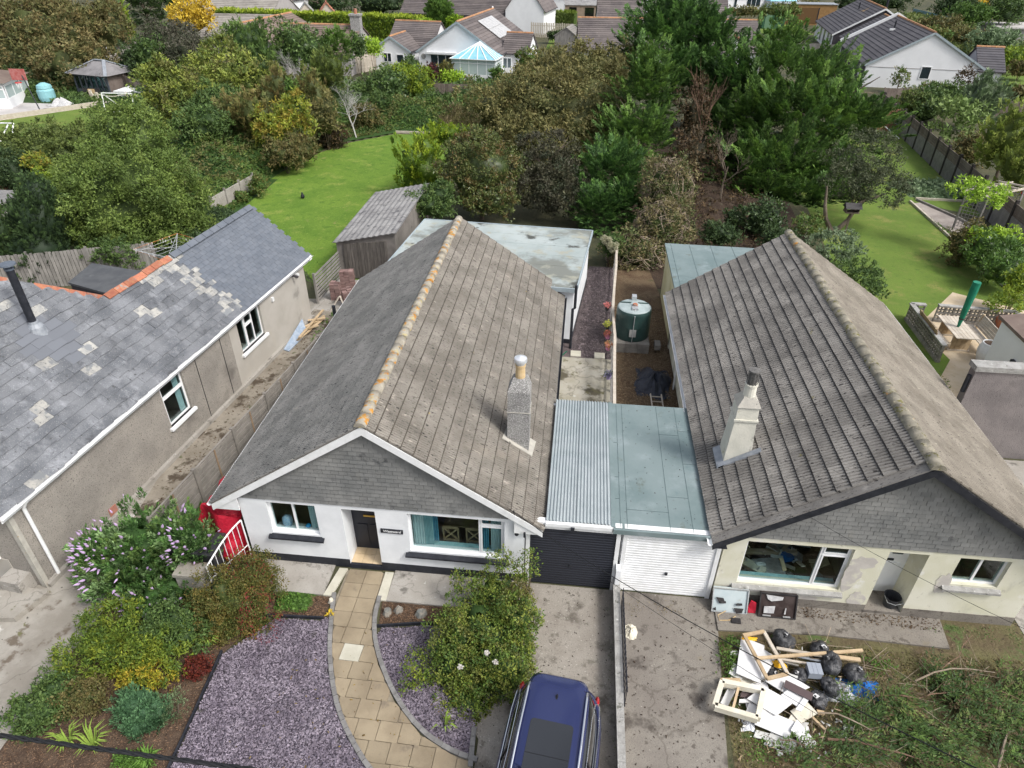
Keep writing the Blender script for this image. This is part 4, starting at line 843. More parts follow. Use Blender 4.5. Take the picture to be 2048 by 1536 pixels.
ch.add([(-1.46,13.62,4.34),(-.90,13.62,4.34),(-.90,14.12,4.34),(-1.46,14.12,4.34),(-1.34,13.76,4.66),(-1.0,13.76,4.66),(-1.0,14.02,4.66),(-1.34,14.02,4.66)],[(0,1,5,4),(1,2,6,5),(2,3,7,6),(3,0,4,7),(4,5,6,7)])
cho=ch.build('chimney',m_chimW,hw)
MB().box(-1.475,-.885,13.605,14.135,3.72,3.74).build('band',m_cement,cho)
MB().add([(-1.58,13.50,2.94),(-.80,13.50,2.41),(-.74,14.16,2.37),(-1.50,14.16,2.89),(-1.58,13.50,2.99),(-.80,13.50,2.46),(-.74,14.16,2.42),(-1.50,14.16,2.94)],[(0,3,2,1),(4,5,6,7),(0,1,5,4),(1,2,6,5),(2,3,7,6),(3,0,4,7)]).build('flashing',m_cement,cho)
MB().lathe([(.125,0),(.115,.30),(.13,.32),(.13,.38)],(-1.17,13.89,4.64),16).build('chimney_pot',m_buff,cho,smooth=False)
MB().lathe([(.11,0),(.11,.10),(.165,.10),(.165,.15),(.155,.19),(.03,.25)],(-1.17,13.89,5.01),18).build('cowl',m_alu,cho)
MB().tube([(-.78,11.22,2.0),(-.78,11.22,1.86)],.03,6).build('cable_bracket',m_black,hw)
E_=[(-7.75,23.9),(.12,23.42),(.70,29.55),(-7.17,30.05)]
ex=thing('rear_extension','white rear extension under a wide pale stained flat roof','extension',(-3.5,26.8,0))
Ei=[(-7.62,24.05),(.02,23.55),(.58,29.42),(-7.04,29.9)]
MB().ext([(x,y,.2)for x,y in Ei],(0,0,2.2)).build('wall',m_render,ex);MB().ext([(x,y,0)for x,y in[(-7.63,24.03),(.035,23.53),(.60,29.44),(-7.05,29.92)]],(0,0,.2)).build('plinth',m_black,ex)
MB().ext([(x,y,2.38)for x,y in E_],(0,0,.10)).build('flat_roof',m_extroof,ex)
mb=MB()
for a,b in zip(E_,E_[1:]+E_[:1]):mb.beam((*a,2.42),(*b,2.42),.05,.17)
mb.build('fascia',m_grey_trim,ex)
for i in range(1,6):
 f=i/6;a=(-7.75+(-7.17+7.75)*f,23.9+6.15*f);b=(.12+.58*f,23.42+6.13*f);MB().beam((a[0]+.1,a[1],2.484),(b[0]-.06,b[1],2.484),.05,.008).build('felt_seam',m_extroof,ex)
MB().tube([(.02,23.18,0),(.02,23.18,1.75),(.10,23.2,1.8),(.10,23.2,2.75)],.055,8).build('soil_pipe',m_black,ex)
#  GARAGES
def garage(name,label,x0,x1,doorx,mdoor,mside):
 g=thing(name,label,'garage',((x0+x1)/2,13.9,0))
 mb=MB();d0,d1=doorx
 mb.box(d0-.10,d0,Y0,Y0+.15,0,2.02);mb.box(d1,d1+.10,Y0,Y0+.15,0,2.02);mb.box(d0-.10,d1+.10,Y0-.01,Y0+.15,2.02,2.22)
 mb.box(x0,x0+.1,Y0+.15,16.35,0,2.15);mb.box(x1-.1,x1,Y0+.15,16.35,0,2.15);mb.box(x0+.1,x1-.1,16.25,16.35,0,2.15);mb.build('wall',mside,g)
 mb=MB();n=24;h=2.02/n;V=[];F=[]
 for i in range(n):
  z=i*h;V+=[(d0,.05,z),(d1,.05,z),(d0,.035,z+h*.25),(d1,.035,z+h*.25),(d0,.035,z+h*.75),(d1,.035,z+h*.75),(d0,.05,z+h),(d1,.05,z+h)]
  b=i*8;F+=[(b,b+1,b+3,b+2),(b+2,b+3,b+5,b+4),(b+4,b+5,b+7,b+6)]
 mb.add(V,F,0,TW);mb.box(d0,d1,Y0+.055,Y0+.075,0,2.02);d=mb.build('garage_door',mdoor,g)
 MB().box((d0+d1)/2-.03,(d0+d1)/2+.03,Y0+.0,Y0+.045,.72,.80).build('handle',m_black,d)
 return g
ga=garage('garage','single garage with black ribbed door under grey corrugated sheeting',-.72,1.50,(-.66,1.40),m_door,m_white)
gb=garage('garage','single garage with white ribbed door under green-grey felt roof',1.54,3.86,(1.66,3.76),m_white,m_white)
sh=MB();n=15;pw=1.5/n
def corr_mesh(x0,x1,y0,y1,z0,z1,n):
 V,F=[],[];k=n*6
 for i in range(k+1):
  x=x0+(x1-x0)*i/k;dz=.022*math.sin(i/6*2*math.pi);V+=[(x,y0,z0+dz),(x,y1,z1+dz),(x,y0,z0+dz-.008),(x,y1,z1+dz-.008)]
 for i in range(k):b=i*4;F+=[(b,b+4,b+5,b+1),(b+2,b+3,b+7,b+6),(b,b+2,b+6,b+4),(b+1,b+5,b+7,b+3)]
 return V,F
for(a,b,lift)in((-.30,.50,0),(.42,1.24,.012)):
 for(c,d,zz)in((11.44,14.0,.014),(13.9,16.42,0)):
  V,F=corr_mesh(a,b,c,d,2.24+zz+lift,2.25+zz+lift,10);MB().add(V,F).build('corrugated_sheet',m_corr,ga)
MB().box(-.3,1.26,Y0-.06,Y0+.03,2.14,2.24).build('fascia',m_white,ga)
MB().box(.30,.39,Y0-.10,Y0-.01,2.04,2.18).build('lamp',m_black,ga)
MB().box(1.26,3.58,Y0+.0,16.45,2.15,2.215).build('flat_roof',m_felt,gb);MB().box(1.30,3.86,Y0-.07,Y0-.0,2.08,2.22).build('fascia',m_felt,gb);MB().box(1.24,1.34,Y0,16.45,2.216,2.25).build('upstand',m_felt,gb)
for x in(1.46,1.62,2.62,3.15):MB().box(x,x+.012,Y0+.02,16.4,2.2155,2.222).build('felt_seam',m_felt_seam,gb)
for(x0,x1,y)in((1.36,1.46,13.2),(1.36,1.46,14.6),(2.63,3.15,12.6),(3.16,3.56,13.9),(1.63,2.62,12.05),(3.16,3.56,15.3),(1.36,1.46,12.4),(2.63,3.15,15.1)):MB().box(x0,x1,y,y+.012,2.2155,2.221).build('felt_seam',m_felt_seam,gb)
#  CREAM HOUSE
hc=thing('cream_bungalow','cream bungalow with peeling front, black bargeboards and ribbed grey-brown roof','bungalow',(7.5,17.8,0))
CL,CC,CRr,CE,CZ=3.541,7.55,11.60,2.277,4.928;CF,CB=11.14,23.92;QX0,QX1=3.90,10.99
holes=[(4.40,6.80,.72,2.14),(7.56,8.42,.05,2.16),(9.10,10.20,1.28,2.15)]
mb=MB();wall_holes(mb,TW,QX0,QX1,.14,2.30,0,.26,holes)
mb.box(QX0,QX0+.26,Y0+.26,23.8,.14,2.3);mb.box(QX1-.26,QX1,Y0+.26,23.8,.14,2.3);mb.box(QX0,QX1,23.6,23.8,0,2.3)
mb.box(7.30,7.558,Y0+.261,12.6,.05,2.25);mb.box(8.422,8.68,Y0+.261,12.6,.05,2.25);mb.box(7.56,8.42,Y0+.261,12.6,2.162,2.25);mb.build('wall',m_cream,hc)
mb=MB();wall_holes(mb,TW,QX0-.012,QX1+.012,0,.14,-.012,.24,[(7.556,8.424,-.1,.3)]);mb.box(7.557,8.423,Y0-.02,12.6,0,.13);mb.build('plinth',m_drive2,hc)
mb=MB();patches=[]
for cx,cz,rx,rz,sd in((5.95,.33,.50,.13,1),(5.35,.42,.18,.07,7),(6.95,1.25,.20,.50,2),(7.12,1.75,.30,.20,3),(4.25,.48,.22,.09,4),(9.0,1.25,.16,.35,5),(7.28,.45,.2,.3,6)):
 q=random.Random(sd);pts=[]
 for k in range(22):a=k/22*6.283;s_=q.uniform(.8,1.15);pts.append((cx+rx*s_*math.cos(a),Y0-.001,cz+rz*s_*math.sin(a)))
 pts=[(min(max(p_[0],3.92),7.54 if cx<8 else 10.9),p_[1]-.0005*sd,p_[2])for p_ in pts];mb.ext(pts,(0,-.003,0))
mb.build('bare_render',mat('bare_pink_render',(.55,.52,.48),(.47,.44,.41),3,bump=.004,spots=[((.62,.60,.50),3,.5,.62)]),hc)
window(hc,TW,4.40,6.80,.72,2.14,.10,(0,.73,1),((1,.78,1),));window(hc,TW,9.10,10.20,1.28,2.15,.10,(0,.5,1))
for x0,x1,z in((4.30,6.90,.72),(9.0,10.3,1.28)):
 MB().ext([(x0,Y0+.1,z),(x1,Y0+.1,z),(x1,Y0-.10,z-.11),(x0,Y0-.10,z-.11)],(0,0,-.06)).build('sill',m_wall_top,hc)
room(hc,TW,4.2,7.2,.1,2.2,3.0,m_room,.27,m_litter);room(hc,TW,8.9,10.6,.1,2.2,2.4,m_roomdark,.27)
MB().box(4.42,6.78,.165,.38,.66,.70,0,TW).build('window_board',m_aqua,hc)
dd=MB().box(7.56,8.42,12.02,12.08,.14,2.14).build('door',m_upvc,hc)
MB().box(7.66,7.9,12.005,12.02,1.5,1.95).build('pane',m_glassdark,dd);MB().box(8.02,8.26,12.005,12.02,1.5,1.95).build('pane',m_glassdark,dd);MB().box(7.68,8.28,12.005,12.02,.35,1.2).build('panel',m_upvc,dd);MB().box(7.84,8.10,11.99,12.005,1.28,1.34).build('letterbox',m_black,dd)
mb=MB();mb.ext([(CL+.30,Y0,2.30),(CRr-.30,Y0,2.30),(CC,Y0,CZ-.16)],(0,.2,0));mb.build('gable_wall',m_gslate,hc)
slC=(CZ-CE)/(CRr-CC)
def gclip2(x,y,x0,w):X=CL+.18+x;Z=2.30+y;return Z<CZ-.17-abs(X-CC)*slC
lay(hc,[dict(O=(CL+.18,Y0-.002,2.285),U=(1,0,0),V=(0,0,1),N=(0,-1,0),W=8,H=2.5,w=.20,g=.125,clip=gclip2,stagger=True,pick=lambda x,y,r:(gs,0),lift=.003,jit=.003)],'wall_slate')
mb=MB();mb.ext([(CL,CF+.02,CE-.03),(CC,CF+.02,CZ-.03),(CRr,CF+.02,CE-.03),(CRr,CF+.02,CE-.12),(CC,CF+.02,CZ-.12),(CL,CF+.02,CE-.12)],(0,CB-CF-.04,0));mb.build('roof',m_tileC,hc)
LC=CB-CF;kl=math.atan((CZ-CE)/(CC-CL));cl_,sl_2=math.cos(kl),math.sin(kl);SL1=(CC-CL)/cl_
kr=math.atan((CZ-CE)/(CRr-CC));cr_,sr_=math.cos(kr),math.sin(kr);SL2=(CRr-CC)/cr_
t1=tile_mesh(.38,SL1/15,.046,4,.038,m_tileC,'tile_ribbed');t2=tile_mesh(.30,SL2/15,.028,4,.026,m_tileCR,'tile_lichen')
ccl=lambda x,y,x0,w:x0>=-.01 and x0+w<=LC+.12
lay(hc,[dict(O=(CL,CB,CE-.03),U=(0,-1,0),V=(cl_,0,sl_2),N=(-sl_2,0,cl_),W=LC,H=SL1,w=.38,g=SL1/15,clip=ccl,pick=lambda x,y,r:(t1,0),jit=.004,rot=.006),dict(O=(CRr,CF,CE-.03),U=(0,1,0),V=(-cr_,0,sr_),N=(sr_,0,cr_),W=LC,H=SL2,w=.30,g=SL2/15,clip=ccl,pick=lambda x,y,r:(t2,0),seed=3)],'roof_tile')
rt2=ridge_tile_mesh(m_ridgeC,.44,.15)
for i in range(int(LC/.43)+1):link_mesh('ridge_tile',rt2,hc,T3(CC+rq.uniform(-.008,.008),CF-.03+i*.43,CZ-.05+rq.uniform(-.008,.008),rq.uniform(-.02,.02)))
barge(hc,CL+.02,CC,CRr-.02,CE-.035,CZ-.035,CF-.005,m_black,.17)
mb=MB();mb.ext([(CL+.02,CF+.03,CE-.18),(CC,CF+.03,CZ-.20),(CRr-.02,CF+.03,CE-.18),(CRr-.02,CF+.03,CE-.195),(CC,CF+.03,CZ-.215),(CL+.02,CF+.03,CE-.195)],(0,.26,0));mb.box(CL+.03,QX0,CF+.03,CB-.05,2.06,2.08);mb.box(QX1,CRr-.03,CF+.03,CB-.05,2.06,2.08)
mb.box(CL+.02,CL+.05,CF+.03,CB-.05,2.06,CE-.05);mb.box(CRr-.05,CRr-.02,CF+.03,CB-.05,2.06,CE-.05);mb.build('soffit',m_black,hc)
gutter(hc,(CL-.05,CF,CE-.07),(CL-.05,CB,CE-.05),m_white);gutter(hc,(CRr+.05,CF,CE-.07),(CRr+.05,CB,CE-.05),m_white)
MB().tube([(CL-.02,20.6,2.1),(3.80,20.7,1.7),(3.84,20.7,0)],.035,8).build('downpipe',m_white,hc)
def taper(mb,x0,x1,y0,y1,z0,X0,X1,Y0_,Y1,z1,mi=0):
 return mb.add([(x0,y0,z0),(x1,y0,z0),(x1,y1,z0),(x0,y1,z0),(X0,Y0_,z1),(X1,Y0_,z1),(X1,Y1,z1),(X0,Y1,z1)],[(0,3,2,1),(4,5,6,7),(0,1,5,4),(1,2,6,5),(2,3,7,6),(3,0,4,7)],mi)
ch=MB();taper(ch,4.06,4.70,13.55,14.15,2.4,4.06,4.70,13.55,14.15,2.9);taper(ch,4.06,4.70,13.55,14.15,2.9,4.12,4.64,13.60,14.10,3.95);ch.box(4.09,4.67,13.57,14.13,3.95,4.0);taper(ch,4.12,4.64,13.60,14.10,4.0,4.13,4.63,13.62,14.10,4.36)
co=ch.build('chimney',m_chimC,hc);b_=MB();taper(b_,4.10,4.66,13.58,14.13,4.36,4.24,4.52,13.72,14.0,4.58);b_.build('chimney_cap',m_cement,co)
MB().lathe([(.15,0),(.14,.30),(.155,.31),(.155,.36)],(4.38,13.86,4.54),16).build('chimney_pot',m_chimC,co)
b_=MB();b_.lathe([(.10,0),(.10,.38)],(4.38,13.86,4.88),12)
for k in range(10):a=k/10*6.283;b_.box(-.008,.008,.115,.13,.0,.36,0,T3(4.38,13.86,4.90,a))
b_.lathe([(.14,0),(.14,.04),(.03,.06)],(4.38,13.86,5.24),12);b_.build('cowl',m_cowl,co)
MB().add([(3.92,13.40,2.56),(4.86,13.40,3.18),(4.86,13.54,3.18),(3.92,13.54,2.56),(3.92,13.40,2.62),(4.86,13.40,3.24),(4.86,13.54,3.24),(3.92,13.54,2.62)],[(0,3,2,1),(4,5,6,7),(0,1,5,4),(1,2,6,5),(2,3,7,6),(3,0,4,7)]).build('flashing',m_lead,co)
MB().add([(3.90,13.40,2.55),(4.06,13.40,2.66),(4.06,14.2,2.66),(3.90,14.2,2.55),(3.90,13.40,2.60),(4.06,13.40,2.71),(4.06,14.2,2.71),(3.90,14.2,2.60)],[(0,3,2,1),(4,5,6,7),(0,1,5,4),(1,2,6,5),(2,3,7,6),(3,0,4,7)]).build('flashing',m_lead,co)
ec=thing('flat_roof_annex','cream rear annex with blue-green felted flat roof beside the conifers','annex',(6,26,0))
MB().ext([(3.96,23.85,0),(9.5,23.85,0),(9.4,28.1,0),(3.96,28.3,0)],(0,0,2.38)).build('wall',mat('yellowed_cream_wall',(.56,.53,.34),(.46,.42,.24),.9,bump=.004,spots=[((.30,.27,.14),1.6,.6,.75)]),ec)
MB().ext([(3.86,23.8,2.38),(9.6,23.8,2.38),(9.5,28.35,2.38),(3.86,28.5,2.38)],(0,0,.09)).build('flat_roof',m_felt,ec)
for x in(4.1,4.9,5.8,6.7):MB().beam((x,23.9,2.474),(x,28.4,2.474),.02,.006).build('felt_seam',m_felt_seam,ec)
#  LEFT GREY HOUSE (its own axis)
TLm=T3(-12.58,10.14,0,R(83.29))
hl=thing('grey_slate_house','pebbledashed house with patched slate roof, black flue and white gutter','house',(-14.5,17,0),R(-6.7))
mb=MB()
h1=[(5.24,6.30,.98,2.45)];h2=[(9.40,10.92,1.16,2.46)]
wall_holes(mb,TLm,-.2,8.9,0,2.72,.12,.36,h1);mb.box(-.2,0.04,.36,10.6,0,2.7,0,TLm);mb.box(-.2,9.0,10.4,10.6,0,2.7,0,TLm);mb.box(8.9,9.1,4.24,10.6,0,2.7,0,TLm)
mb.build('wall',m_pebble,hl)
mb=MB();wall_holes(mb,TLm,8.9,14.35,0,2.72,.116,.36,h2);mb.box(14.1,14.35,.36,4.2,0,2.7,0,TLm);mb.box(9.1,14.1,4.0,4.2,0,2.7,0,TLm)
mb.add([(14.35,.12,2.7),(14.35,4.2,2.7),(14.35,2.18,4.45),(14.2,.12,2.7),(14.2,4.2,2.7),(14.2,2.18,4.45)],[(0,1,2),(3,5,4),(0,2,5,3),(1,4,5,2)],0,TLm);mb.build('rear_wall',m_smoothr,hl)
MB().box(-.2,14.4,-.0,.118,0,.14,0,TLm).build('plinth',m_conc,hl)
MB().box(6.98,7.0,.105,.121,.14,2.70,0,TLm).box(8.35,8.37,.105,.121,.14,2.70,0,TLm).build('wall_crack',m_darkmetal,hl)
window(hl,TLm,5.24,6.30,.98,2.45,.20,(0,1),((0,.66,1),));window(hl,TLm,9.40,10.92,1.16,2.46,.20,(0,.33,.66,1),((1,.66,1),))
for a,b,z in((5.14,6.40,.98),(9.30,11.02,1.16)):MB().box(a,b,.02,.20,z-.09,z,0,TLm).build('sill',m_upvc,hl)
room(hl,TLm,4.9,6.7,.4,2.6,1.8,m_room,.37);room(hl,TLm,9.2,11.2,.4,2.6,1.8,m_roomdark,.37)
curtain(hl,TLm,6.0,6.24,1.0,2.4,.32,m_blind,3)
RP=[(-.45,0,2.75),(14.75,0,2.75),(14.75,2.18,4.6),(6.55,2.18,4.6),(2.75,5.4,7.33),(-.45,5.4,7.33),(14.75,4.36,2.75),(9.1,4.36,2.75),(9.1,10.8,2.75),(-.45,10.8,2.75)]
mb=MB();lo=[(p[0],p[1],p[2]-.12)for p in RP];n_=len(RP)
ff=[(0,1,2,3,4,5),(3,2,6,7),(4,3,7,8),(5,4,8,9)]
mb.add(RP+lo,ff+[tuple(i+n_ for i in f[::-1])for f in ff]+[(0,n_,n_+1,1),(1,n_+1,n_+2,2),(2,n_+2,n_+6,6),(6,n_+6,n_+7,7),(7,n_+7,n_+8,8),(8,n_+8,n_+9,9),(9,n_+9,n_+5,5),(5,n_+5,n_,0)],0,TLm);mb.build('roof',m_oldslate,hl)
Ux=Vector((.1168,.9932,0));Wn=Vector((-.9932,.1168,0));ka=math.atan(1.85/2.18);Vv=Wn*math.cos(ka)+Vector((0,0,math.sin(ka)));Nn=Ux.cross(Vv)
if Nn.z<0:Nn=-Nn
olds=[slate_mesh(.50,.30,.014,m_oldslate,'slate',.010,k)for k in range(1,7)];oldm=[slate_mesh(.50,.30,.014,m_creamslate,'slate',.010,k)for k in(2,4)]
clean=slate_mesh(.50,.30,.012,m_patchslate,'slate',.008);news=slate_mesh(.30,.168,.008,m_newslate,'slate',.007);newg=slate_mesh(.30,.168,.008,m_creamslate,'slate',.007)
def toW(s,y,z=0):return TLm@Vector((s,y,z))
e0=toW(-.45,-.06,2.70);e1=toW(14.75,-.06,2.70);dirU=(e1-e0).normalized();up_=dirU.cross(Vv)
rev=up_.z<0
def spick_old(x,y,r,s,sy):
 if abs(s-4.1)/.75+abs(sy-2.75)/1.15<1.0:return(clean,2)
 if abs(s-4.1)/1.1+abs(sy-2.75)/1.6<1.0 and r.random()<.5:return(r.choice(oldm),1)
 if(s>9.2 and sy>.35)or(s>8.0 and sy>2.3):return(r.choice(oldm),1)if r.random()<.9 else(r.choice(olds),0)
 if(abs(s-7.1)<.28 and abs(sy-1.9)<.2)or(abs(s-2.2)<.3 and abs(sy-1.35)<.2):return(r.choice(oldm),1)
 return(r.choice(oldm),1)if r.random()<.012 else(r.choice(olds),0)
def s_of(x):return(14.75-x)if rev else(x-.45)
Ostart=e1 if rev else e0;Uvec=-dirU if rev else dirU
sinK=math.sin(ka);
def ymax(s):return(2.18 if s>6.55 else min(5.4,2.18+(6.55-s)*.85))/math.cos(ka)
def clip_old(x,y,x0,w):s=s_of(x);return s<9.62 and-.5<s and y<ymax(s)+.02
def clip_new(x,y,x0,w):s=s_of(x);return 9.62<=s<14.75 and y<2.18/math.cos(ka)
lay(hl,[dict(O=Ostart,U=Uvec,V=Vv,N=Uvec.cross(Vv),W=15.3,H=7.2,w=.46,g=.265,clip=clip_old,stagger=True,pick=lambda x,y,r:spick_old(x,y,r,s_of(x),y),jit=.022,rot=.035,lift=.016),dict(O=Ostart,U=Uvec,V=Vv,N=Uvec.cross(Vv),W=15.3,H=2.86,w=.30,g=.168,clip=clip_new,stagger=True,pick=lambda x,y,r:((newg,4)if s_of(x)<10.0 and r.random()<.5 else(news,3)),jit=.002,rot=.002,lift=.001)],'slate')
def angle_ridge(mtl,L,w=.17,name='ridge_tile'):
 V=[(-w,0,-w*.75),(0,0,.0),(w,0,-w*.75),(-w,L,-w*.75),(0,L,0),(w,L,-w*.75),(-w,0,-w*.75-.02),(w,0,-w*.75-.02),(0,0,-.03),(-w,L,-w*.75-.02),(w,L,-w*.75-.02),(0,L,-.03)]
 me=bpy.data.meshes.new(name);me.from_pydata(V,[],[(0,1,4,3),(1,2,5,4),(0,6,8,1),(1,8,7,2),(3,4,11,9),(4,5,10,11),(0,3,9,6),(2,7,10,5)]);me.materials.append(mtl);return me
ar_red=angle_ridge(m_redridge,.42);ar_g=angle_ridge(m_newslate,.44);rq=random.Random(11)
s=6.5
while s<9.5:
 if rq.random()<.8:link_mesh('ridge_tile',ar_red,hl,TLm@Matrix.Translation((s,2.18,4.68+rq.uniform(-.01,.02)))@Matrix.Rotation(R(-90)+rq.uniform(-.06,.06),4,'Z'))
 s+=.43
s=9.62
while s<14.6:link_mesh('ridge_tile',ar_g,hl,TLm@Matrix.Translation((s,2.18,4.70))@Matrix.Rotation(R(-90),4,'Z'));s+=.46
hp0,hp1=toW(6.5,2.22,4.66),toW(2.75,5.4,7.38);dh=hp1-hp0;Lh=dh.length;q_=dh.to_track_quat('Y','Z').to_matrix().to_4x4();k=0.0
while k<Lh-.4:
 if rq.random()<.55:link_mesh('hip_tile',ar_red,hl,Matrix.Translation(hp0+dh*(k/Lh))@q_@Matrix.Rotation(rq.uniform(-.05,.05),4,'Z'))
 k+=.43
mb=MB();mb.tube([toW(3.9+k*.001,2.4,4.6+0*k)for k in(0,1)],.01,3)if False else None
fl_=MB();fb=toW(4.2,2.4,4.5);fl_.lathe([(.10,0),(.10,1.98)],fb,16).lathe([(.105,.95),(.105,1.0)],fb,16);fo=fl_.build('flue',m_black,hl)
MB().lathe([(.12,0),(.12,.05),(.06,.06),(.06,.13),(.20,.13),(.19,.17),(.05,.21)],fb+Vector((0,0,1.98)),16).build('flue_cap',mat('blue_grey_cap',(.10,.12,.15),rough=.4),fo);MB().lathe([(.26,.0),(.20,.30),(.13,.40),(.12,.46)],fb+Vector((.03,0,.02)),14).build('flue_collar',m_lead,fo)
gutter(hl,toW(-.45,-.08,2.66),toW(14.85,-.08,2.68),m_white,.06);MB().box(-.45,14.8,-.02,.0,2.50,2.70,0,TLm).build('fascia',m_white,hl);MB().box(-.4,14.7,0,.118,2.50,2.52,0,TLm).build('soffit',m_white,hl)
MB().tube([toW(.2,-.08,2.62),toW(.16,.04,2.40),toW(.16,.05,.02)],.045,8).build('downpipe',m_white,hl)
MB().box(-.24,-.12,.08,.22,0,2.7,0,TLm).build('corner_strip',m_cement,hl)
MB().box(14.6,14.78,-.1,.02,2.55,2.72,0,TLm).build('gutter_end',m_white,hl)
wf=MB();wf.box(-.26,-.19,1.2,1.3,.9,2.4,0,TLm);wf.box(-.26,-.19,3.0,3.1,.9,2.4,0,TLm);wf.box(-.26,-.19,1.3,3.0,.9,.98,0,TLm);wf.box(-.26,-.19,1.3,3.0,2.32,2.4,0,TLm);wo=wf.build('window',m_upvc,hl);MB().box(-.23,-.215,1.3,3.0,.98,2.32,0,TLm).build('pane',m_glassdark,wo)
MB().box(-.38,-.20,1.1,3.2,.80,.90,0,TLm).build('sill',m_white,hl);MB().box(-.212,-.19,.9,3.6,0,.8,0,TLm).build('wall_patch',m_smoothr,hl)
MB().box(-.62,-.21,.38,.95,.04,.50,0,TLm).build('meter_box',m_conc,hl);
MB().box(13.6,13.75,-.02,.12,2.28,2.38,0,TLm).build('alarm_box',m_white,hl);MB().box(11.7,11.82,.04,.12,2.1,2.25,0,TLm).build('vent_box',m_white,hl);mb=MB();mb.tube([toW(13.4,.1,2.42),toW(13.4,-.16,2.38)],.05,8);mb.build('lamp',m_greyclad,hl)
MB().box(2.15,2.42,.09,.118,.16,.40,0,TLm).build('air_brick',m_brickred,hl)
st=MB().ext([(-13.9,8.75,0),(-12.75,8.9,0),(-12.45,9.75,0),(-13.6,9.8,0)],(0,0,.16)).build('concrete_step',m_path);tag(st,'flaking concrete step in front of the grey house corner','step')
mx=MB().ext([(-15.2,7.2,0),(-13.9,7.4,0),(-13.6,8.5,0),(-15.0,8.4,0)],(0,0,.10)).build('concrete_slab',m_path);tag(mx,'broken pale concrete slab lying in the left front yard','slab')
fd=Vector((1.0,8.24,0)).normalized();f0=Vector((-10.25,11.1,0))
fe=thing('slatted_fence','grey-buff slatted fence running down the passage beside the white bungalow','fence',tuple(f0),0)
fn=Vector((fd.y,-fd.x,0))
for i in range(7):
 a=f0+fd*1.88*i;b=f0+fd*1.88*(i+1)
 MB().beam(a-Vector((0,0,.05)),a+Vector((0,0,1.56)),.10,.10,0,fn).build('post',m_fence_cap,fe)
 if i<6:
  for k in range(10):
   z=.12+.14*k;MB().beam(a+fd*.05+Vector((0,0,z)),b-fd*.05+Vector((0,0,z)),.022,.112).build('slat',m_fence_cap,fe)
  m_=a.lerp(b,.5);MB().beam(m_+fn*.022,m_+fn*.022+Vector((0,0,1.48)),.05,.022,0,fn).build('batten',m_wood_warm,fe);MB().beam(a+Vector((0,0,1.50)),b+Vector((0,0,1.50)),.05,.03).build('capping_rail',m_fence_cap,fe)
gp=thing('slatted_gate_panel','old grey slatted timber panel beside the stacked purple bricks','fence panel',(-11.2,25.8,0))
ga_,gb_=Vector((-11.22,25.75,0)),Vector((-11.0,28.5,0))
for p in(ga_,gb_):MB().beam(p,p+Vector((0,0,1.45)),.09,.09,0,(1,0,0)).build('post',m_wood_grey,gp)
for k in range(8):z=.16+.165*k;MB().beam(ga_+Vector((0,0,z)),gb_+Vector((0,0,z)),.025,.095).build('slat',m_wood_grey,gp)
sheet('rear_yard',[(-11.3,24.7),(-8.6,24.5),(-8.6,28.3),(-11.2,28.3)],.007,m_conc)
bm_=bpy.data.meshes.new('brick');_m=MB().box(-.10,.10,-.05,.05,0,.062);bm_.from_pydata(_m.v,[],_m.f);bm_.materials.append(m_brickpurple)
br2=bpy.data.meshes.new('brick');br2.from_pydata(_m.v,[],_m.f);br2.materials.append(m_brickred)
def bstack(x,y,nx,ny,nz,lab,me=bm_,seed=0,a=0):
 t=thing('brick_stack',lab,'brick stack',(x,y,0),a,'stacked bricks by the shed');r=random.Random(seed)
 for k in range(nz):
  for i in range(nx):
   for j in range(ny):
    if k==nz-1 and r.random()<.4:continue
    link_mesh('brick',me,t,T3(x,y,0,a)@T3((i-(nx-1)/2)*.21+r.uniform(-.012,.012),(j-(ny-1)/2)*.108+r.uniform(-.008,.008),k*.066+.008,r.uniform(-.05,.05)))
bstack(-10.55,26.3,2,4,12,'tall stack of purple bricks nearest the slatted timber panel',seed=1,a=.1);bstack(-9.85,25.75,2,4,12,'stack of purple bricks closest to the brown tiled roof edge',seed=2,a=.5);bstack(-10.35,27.4,3,4,14,'highest stack of purple bricks against the dark shed front',seed=3,a=.2);bstack(-9.55,26.9,2,2,7,'low stack of red bricks next to the yellow bucket',br2,4,.3)
yb_=thing('yellow_bucket','yellow flexible bucket between the brick stacks and the shed','bucket',(-9.25,27.35,0));MB().lathe([(.15,0),(.21,.34),(.20,.34),(.14,.02)],(-9.25,27.35,.0),16,cap=False).build('tub',m_yel,yb_);MB().tube([(-9.07,27.25,.32),(-9.0,27.3,.46),(-9.12,27.45,.44),(-9.2,27.5,.32)],.018,6).build('handle',m_yel,yb_)
for x,y,l in((-9.55,27.75,'cream concrete block with dark holes lying above the yellow bucket'),(-9.0,26.2,'pale concrete block lying right of the purple brick stacks')):
 tag(MB().box(x-.22,x+.22,y-.11,y+.11,.01,.2).build('concrete_block',m_creamslate),l,'block')
tr=thing('timber_trestle','small pale timber trestle leaning apart in front of the brick stacks','trestle',(-10.1,25.1,0))
for q0,q1 in(((-10.05,25.35,.62),(-10.45,25.0,.01)),((-10.02,25.35,.62),(-9.70,25.0,.01)),((-10.05,25.42,.6),(-10.0,25.8,.01))):MB().beam(q0,q1,.05,.04).build('leg',m_wood_pale,tr)
bt=[((-11.0,22.6),(-10.55,24.6)),((-10.9,22.4),(-10.45,24.3)),((-11.05,23.3),(-10.6,24.0)),((-11.1,22.9),(-10.4,23.5)),((-10.95,23.8),(-10.3,24.1)),((-10.75,22.3),(-10.6,24.7))]
